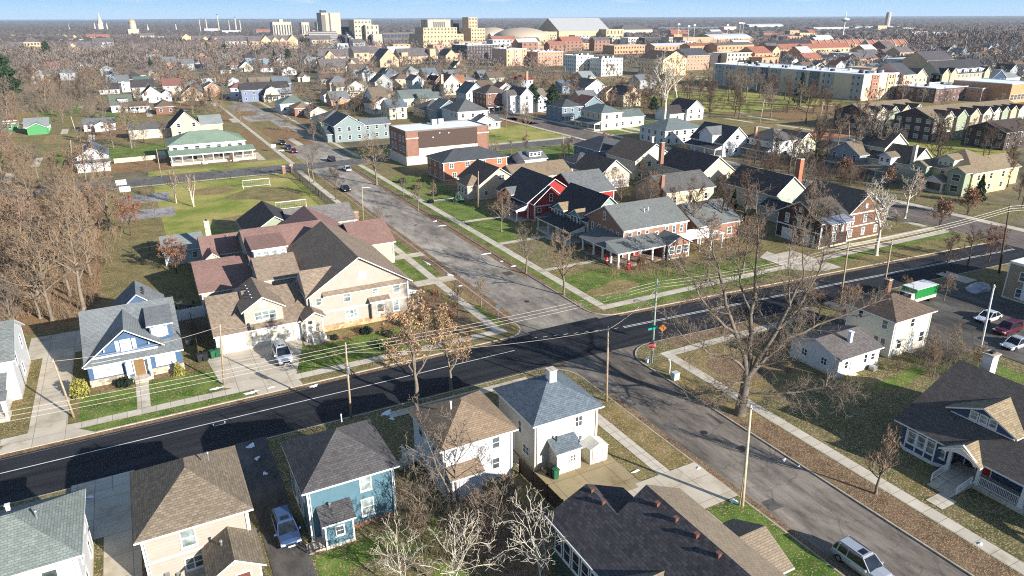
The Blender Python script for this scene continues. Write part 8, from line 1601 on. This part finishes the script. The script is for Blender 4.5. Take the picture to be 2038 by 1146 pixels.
fence('plank_fence','dark horizontal plank fence between the tan-roofed house and the stained concrete',[(27.9,51),(28.3,38.5)],1.8,'board',BRNF)
fence('iron_fence','black iron fence along the sports field beside the street',[(38.6,208.8),(38.6,148.6)],1.8,'iron',DKMETAL,3.0); fence('chain_fence','thin wire fence along the cross street side of the field',[(38.2,209.2),(-6,209.2)],1.3,'mesh',DKMETAL,4); fence('chain_fence','thin wire fence on the near side of the field behind the low garage',[(-4,147.5),(30,147.5),(38.3,148.4)],1.4,'mesh',DKMETAL,3)
fence('white_fence','white vinyl fence between the blue house and the beige house',[(1.2,107.6),(4.9,107.8)],1.8,'board',WHITE,1.8); fence('wooden_fence','brown board fence in the lane between blue and beige houses',[(2.7,93),(2.9,106)],1.7,'board',BRNF); fence('picket_fence','white board fence beside the small white cottage',[(104,171),(118,167.5)],1.4,'board',WHITE); fence('wooden_fence','pale board fence behind the straw lawn left of the hall',[(-6.5,250),(8,251)],1.5,'board',plain('pale_wood',(.5,.42,.32)))
for x,y,lb in ((36.6,208.6,'left brick gate pillar at the field corner'),(38.9,209.4,'right brick gate pillar at the field corner'),(38.8,147.9,'brick pillar at the near end of the iron fence'),(40.2,148.4,'second brick pillar at the near end of the iron fence')):
    o=thing('gate_pillar',lb,'pillar',(x,y,.1)); m=MB(); m.box(-.45,-.45,0,.45,.45,2.2); link('shaft',m.mesh('shaft',[B_RED],off=(0,0,0)),o); m=MB(); m.box(-.52,-.52,2.2,.52,.52,2.35); link('cap',m.mesh('cap',[CONC],uv=False),o)
# ---------------- field things ----------------
def goal(x,y,w_,label,rz=0):
    o=thing('soccer_goal',label,'goal',(x,y,.1),rz); m=MB(); m.tube([(0,0,0),(0,0,2.1),(w_,0,2.1),(w_,0,0)],.09,8); link('frame',m.mesh('frame',[WHITE],uv=False),o); m=MB(); m.tube([(0,0,2.1),(0,1.6,.1),(0,0,.1)],.05,6); m.tube([(w_,0,2.1),(w_,1.6,.1),(w_,0,.1)],.05,6); m.tube([(0,1.6,.1),(w_,1.6,.1)],.05,6); link('back_bar',m.mesh('back_bar',[WHITE],uv=False),o)
    m=MB()
    for i in range(13): x_=w_*i/12; m.tube([(x_,.02,2.08),(x_,1.58,.12)],.008,3)
    for i in range(6): t=i/6; m.tube([(0,.02+1.56*t,2.08-1.96*t),(w_,.02+1.56*t,2.08-1.96*t)],.008,3)
    link('net',m.mesh('net',[WHITE],uv=False),o)
goal(23.3,194.5,6.8,'white soccer goal at the far end of the sports field'); goal(26.4,166,6.9,'white soccer goal behind the charcoal roof',0)
for u,v,lb in ((246,388,'upper white backboard by the tarmac courts'),(254,402,'lower white backboard by the tarmac courts')):
    x,y=at(u,v); o=thing('basketball_hoop',lb,'basketball hoop',(x,y,.1)); m=MB(); m.tube([(0,0,0),(0,0,3.0)],.08,8); link('post',m.mesh('post',[METAL],uv=False),o); m=MB(); m.box(-1.2,-.5,2.6,1.2,-.45,3.9); link('backboard',m.mesh('backboard',[WHITE],uv=False),o); m=MB(); m.tube([(.22*math.cos(i*.785),-.72+.22*math.sin(i*.785),2.9) for i in range(9)],.02,4); link('hoop',m.mesh('hoop',[SR],uv=False),o)
# ---------------- bins, garden bits ----------------
def bin_(x,y,rz,label,mat,hh=1.1,z=.13):
    o=thing('wheelie_bin',label,'bin',(x,y,z),rz); m=MB(); n=4; b=[(-.24,-.26,.08),(.24,-.26,.08),(.24,.26,.08),(-.24,.26,.08)]; t=[(-.3,-.34,hh),(.3,-.34,hh),(.3,.36,hh),(-.3,.36,hh)]; m.v+=b+t
    for f in ((3,2,1,0),(0,1,5,4),(1,2,6,5),(2,3,7,6),(3,0,4,7),(4,5,6,7)): m.f.append(f); m.m.append(0)
    link('body',m.mesh('body',[mat],uv=False),o); m=MB(); m.box(-.32,-.38,hh,.32,.34,hh+.06); m.box(-.3,.34,hh-.06,.3,.44,hh+.02); link('lid',m.mesh('lid',[mat],uv=False),o)
    for s_ in (-1,1): m=MB(); m.tube([(s_*.2,.28,.12),(s_*.3,.28,.12)],.13,10); link('wheel',m.mesh('wheel',[BLACK],uv=False),o)
BN=plain('bin_black',(.025,.027,.03),.5); BG=plain('bin_green',(.02,.10,.05),.5)
for x,y,lb,mt in ((2.6,91.9,'black bin, leftmost of four by the triple garage',BN),(3.4,91.9,'black bin, second from the left of four by the garage',BN),(4.25,92.2,'green bin, third of four by the garage',BG),(5.0,92.3,'green bin nearest the garage wall',BG),(30.35,49.2,'black bin beside the lean-to of the cream house',BN),(30.5,48.6,'dark green bin in front of the black one by the lean-to',BG)): bin_(x,y,.1*len(lb)%1-.5,lb,mt)
def acunit(x,y,label):
    o=thing('air_conditioner',label,'air conditioner',(x,y,.13)); m=MB(); m.ring(0,0,[(.4,0),(.42,.05),(.42,.6),(.36,.68)],14); link('casing',m.mesh('casing',[METAL],uv=False),o); m=MB(); m.ring(0,0,[(.3,.68),(.3,.7)],14); link('fan_grille',m.mesh('fan_grille',[DKMETAL],uv=False),o)
acunit(3.7,46.9,'round grey air conditioner beside the rear wing of the cream house'); acunit(1.9,98.5,'grey air conditioner in the lane between the blue and beige houses')
x,y=at(1218,500); o=thing('inflatable_decoration','red and white inflatable figure on the brick house porch edge','decoration',(71.9,98.6,.5)); m=MB(); m.ring(0,0,[(.3,0),(.42,.35),(.38,.8),(.2,1.0),(.26,1.2),(.1,1.55)],12); link('body',m.mesh('body',[SR],uv=False,smooth=True),o); m=MB(); m.ring(0,0,[(.43,.4),(.44,.55)],12,cap=False); link('band',m.mesh('band',[WHITE],uv=False),o)
o=thing('inflatable_decoration','second red figure standing before the brick house porch corner','decoration',(73.6,94.4,.1)); m=MB(); m.ring(0,0,[(.35,0),(.5,.4),(.42,.9),(.22,1.1),(.28,1.35),(.08,1.7)],12); link('body',m.mesh('body',[SR],uv=False,smooth=True),o); m=MB(); m.ring(0,0,[(.3,1.12),(.33,1.25)],12,cap=False); link('band',m.mesh('band',[WHITE],uv=False),o)
def furniture(x,y,label):
    o=thing('patio_set',label,'patio set',(x,y,.13)); m=MB(); m.ring(0,0,[(.6,.7),(.6,.74)],14); link('tabletop',m.mesh('tabletop',[DKMETAL],uv=False),o); m=MB(); m.ring(0,0,[(.05,0),(.05,.7)],8); link('leg',m.mesh('leg',[DKMETAL],uv=False),o)
    for i in range(4):
        a=i*1.57+.4; cx,cy=1.1*math.cos(a),1.1*math.sin(a); m=MB(); m.box(cx-.25,cy-.25,.4,cx+.25,cy+.25,.45); m.box(cx+.25*math.cos(a)-.05-.2*abs(math.sin(a)),cy+.25*math.sin(a)-.05-.2*abs(math.cos(a)),.45,cx+.25*math.cos(a)+.05+.2*abs(math.sin(a)),cy+.25*math.sin(a)+.05+.2*abs(math.cos(a)),.95)
        for q in ((-.22,-.22),(.22,-.22),(.22,.22),(-.22,.22)): m.box(cx+q[0]-.02,cy+q[1]-.02,0,cx+q[0]+.02,cy+q[1]+.02,.4)
        link('seat',m.mesh('seat',[DKMETAL],uv=False),o)
furniture(2.6,112.5,'dark patio table and chairs behind the white vinyl fence')
# boulder pile, covered boat
x,y=at(1945,578); o=thing('covered_boat','boat shape under a crumpled silver tarpaulin on the shaded grass','covered boat',(x,y,.1)); m=MB(); rg=random.Random(4); n=14; rows=7; vs=[]
for i in range(rows):
    for j in range(n):
        t=i/(rows-1); a=2*math.pi*j/n; r_=math.cos(t*1.45)*(1+.12*rg.uniform(-1,1)); m.v.append((2.6*r_*math.cos(a),1.3*r_*math.sin(a),1.15*math.sin(t*1.5)*(1+.15*rg.uniform(-1,1))))
for i in range(rows-1):
    for j in range(n): q=(j+1)%n; m.f.append((i*n+j,i*n+q,(i+1)*n+q,(i+1)*n+j)); m.m.append(0)
m.f.append(tuple((rows-1)*n+j for j in range(n))); m.m.append(0); link('tarpaulin',m.mesh('tarpaulin',[plain('tarp',(.38,.38,.42),.4,.5,.2,scale=6)],uv=False),o)
# ---------------- snow left along the kerbs ----------------
SN=[(770,824,1.0,.6,'snow patch on the shaded lawn beside the transformer pole'),(625,768,.6,.5,'snow lump at the edge of the wide driveway'),(500,783,1.1,.4,'long snow patch on the verge before the garage pole'),(540,773,.5,.3,'small snow patch right of the garage pole'),(430,775,.9,.35,'snow and stones at the foot of the garage pole'),(880,449,1.3,.5,'snow ridge on the kerb of the side street'),(866,440,.8,.4,'snow lump beyond the snow ridge'),(968,505,1.4,.35,'snow patch on the verge before the teal gabled house'),(1022,531,.6,.4,'small snow patch on the verge'),(998,520,.4,.3,'tiny snow spot between two verge patches'),(850,525,.35,1.8,'thin snow strip along the left kerb'),(895,548,.5,1.2,'snow strip by the corner tree on the left kerb'),(728,373,1.4,.7,'bright snow heap at the kerb by the leaning tree'),(915,570,.5,.5,'snow crumbs on the corner verge'),
 (500,890,.5,.7,'snow on the dark driveway beside the cream house'),(512,915,.35,.4,'second snow spot on the dark driveway'),(528,945,.25,.5,'snow streak lower down the dark driveway'),(180,992,.5,.3,'snow at the end of the concrete drive before the cream house'),(1390,934,.35,.3,'snow spot on the verge by the driveway mouth'),(1460,1000,.5,.5,'snow and stones at the foot of the thick pale pole'),(1265,940,.7,.2,'snow streak beside the stained concrete'),(1595,925,.5,.25,'snow crumbs along the leafy kerb'),(1560,915,.4,.25,'more snow crumbs along the leafy kerb'),(1950,1085,.4,.2,'snow spot on the lawn before the blue bungalow'),(780,905-70,.4,.4,'last snow spot near the tan-roofed house'),(560,300,1.2,3,'snow by the kerb of the far street'),(545,290,1.0,2,'snow before the green-roofed hall corner')]
for i,(u,v,rx,ry,lb) in enumerate(SN):
    x,y=at(u,v); rx*=.72; ry*=.72; rg=random.Random(i); n=18; m=MB(); ph=[rg.uniform(0,6.3) for _ in range(4)]; z0=.15 if not(44.6<x<56.4 or 69.7<y<79.2) else .02
    if abs(x-5)<3.2 and y<70 or -11<x<-5 and y<69: z0=.19
    m.v.append((x,y,z0+.10))
    for k_,(s_,dz) in enumerate(((.55,.07),(1,-.01))):
        for j in range(n):
            t=2*math.pi*j/n; q=s_*(1+.25*math.sin(2*t+ph[0])+.2*math.sin(3*t+ph[1])+.18*math.sin(5*t+ph[2])+.12*math.sin(7*t+ph[3])); m.v.append((x+rx*q*math.cos(t),y+ry*q*math.sin(t),z0+dz*rg.uniform(.7,1.2)))
    for j in range(n): q=(j+1)%n; m.f.append((0,1+j,1+q)); m.m.append(0); m.f.append((1+j,1+n+j,1+n+q,1+q)); m.m.append(0)
    o=link('snow_patch',m.mesh('snow_patch',[SNOW],uv=False)); tag(o,lb,'snow','snow patches left along the kerbs')
# ---------------- past the 300 largest bare trees, the rest is one mass
def thin_out(limit=296):
    al=[o for o in COL.objects if o.get('category')=='tree' and o.name.split('.')[0]=='bare_tree']
    def size(o):
        x,y=o.location.x,o.location.y; u,v=topx(x,y,0); return o.scale[2]*12/math.hypot(x,y)*(0.2 if not(-40<u<2080 and v<1180) else 1)
    al.sort(key=size,reverse=True); rest=[o for o in al[limit:]]; V=[];F=[]; n=0; src=[PROTO[k] for k in ('mass_a','mass_b')]; dat=[]
    for a,b,c,hz in src:
        vs=[]; fs=[]; k=0
        for me in (a,b):
            co=np.empty(len(me.vertices)*3); me.vertices.foreach_get('co',co); vs.append(co.reshape(-1,3)); fi=np.empty(len(me.loops),dtype=np.int32); me.loops.foreach_get('vertex_index',fi); fs.append(fi.reshape(-1,4)+k); k+=len(me.vertices)
        dat.append((np.concatenate(vs),np.concatenate(fs),hz))
    dead=set(o.name for o in rest)
    for i,o in enumerate(rest):
        v,f,hz=dat[i%2]; hh=o.scale[2]*12; a=o.rotation_euler[2]; c,s=math.cos(a),math.sin(a); q=v*(hh/hz); V.append(np.stack([q[:,0]*c-q[:,1]*s+o.location.x,q[:,0]*s+q[:,1]*c+o.location.y,q[:,2]],1)); F.append(f+n); n+=len(v)
    TREES[:]=[t for t in TREES if t[0].name not in dead]
    for o in rest:
        for c in list(o.children_recursive)+[o]: bpy.data.objects.remove(c)
    if V:
        V=np.concatenate(V); F=np.concatenate(F); me=bpy.data.meshes.new('far_bare_trees'); me.vertices.add(len(V)); me.vertices.foreach_set('co',V.ravel()); me.loops.add(F.size); me.loops.foreach_set('vertex_index',F.ravel().astype(np.int32)); me.polygons.add(len(F)); me.polygons.foreach_set('loop_start',np.arange(0,F.size,4,dtype=np.int32)); me.polygons.foreach_set('loop_total',np.full(len(F),4,dtype=np.int32)); me.update(calc_edges=True); me.materials.append(TW_GREY); tag(link('far_bare_trees',me),'small far bare trees scattered between the distant houses',kind='stuff')
thin_out()
# ---------------- words for the scattered trees ----------------
def relation(x,y,rx,ry):
    c,s=math.cos(YAW),math.sin(YAW); dx,dy=x-rx,y-ry; r_=dx*c-dy*s; f=dx*s+dy*c
    if abs(r_)>abs(f)*1.0: return 'right of' if r_>0 else 'left of'
    return 'behind' if f>0 else 'in front of'
used={}
for o,x,y,hh,adj,cat,name in TREES:
    size=('tall' if hh>12.5 else 'mid-sized' if hh>8.5 else 'small') if cat=='tree' else ('knee-high' if hh<1.3 else 'bushy')
    near=sorted(REG,key=lambda r:(r[0]-x)**2+(r[1]-y)**2)[:4]; kind='tree' if cat=='tree' else 'shrub'; done=False
    cands=['%s %s %s %s the %s'%(size,adj,kind,relation(x,y,r[0],r[1]),r[2]) for r in near[:2]]
    for a in near[:3]:
        for b in near[:4]:
            if a is not b: cands.append('%s %s %s %s the %s, %s the %s'%(size,adj,kind,relation(x,y,a[0],a[1]),a[2],relation(x,y,b[0],b[1]),b[2]))
    for c in cands:
        if c not in used and 4<=len(c.split())<=16: used[c]=o; o['label']=c; done=True; break
    if not done:
        c=next((c for c in cands if len(c.split())<=16 and c in used),None) or cands[0]; used.setdefault(c,o); o['label']=c; g='look-alike plants '+c[-28:]; o['group']=g; used[c]['group']=g
# ---------------- air ----------------
def haze():
    m=MB(); m.box(-36000,-36000,-2,36000,36000,150); me=m.mesh('haze',[],uv=False); mt=bpy.data.materials.new('haze'); mt.use_nodes=True; t=mt.node_tree; t.nodes.clear(); o_=t.nodes.new('ShaderNodeOutputMaterial'); v=t.nodes.new('ShaderNodeVolumePrincipled'); v.inputs['Color'].default_value=(.60,.80,1,1); v.inputs['Density'].default_value=HAZE; v.inputs['Anisotropy'].default_value=0; t.links.new(v.outputs[0],o_.inputs['Volume']); me.materials.append(mt); o=link('haze',me); o['kind']='stuff'
HAZE=5.5e-5
haze()
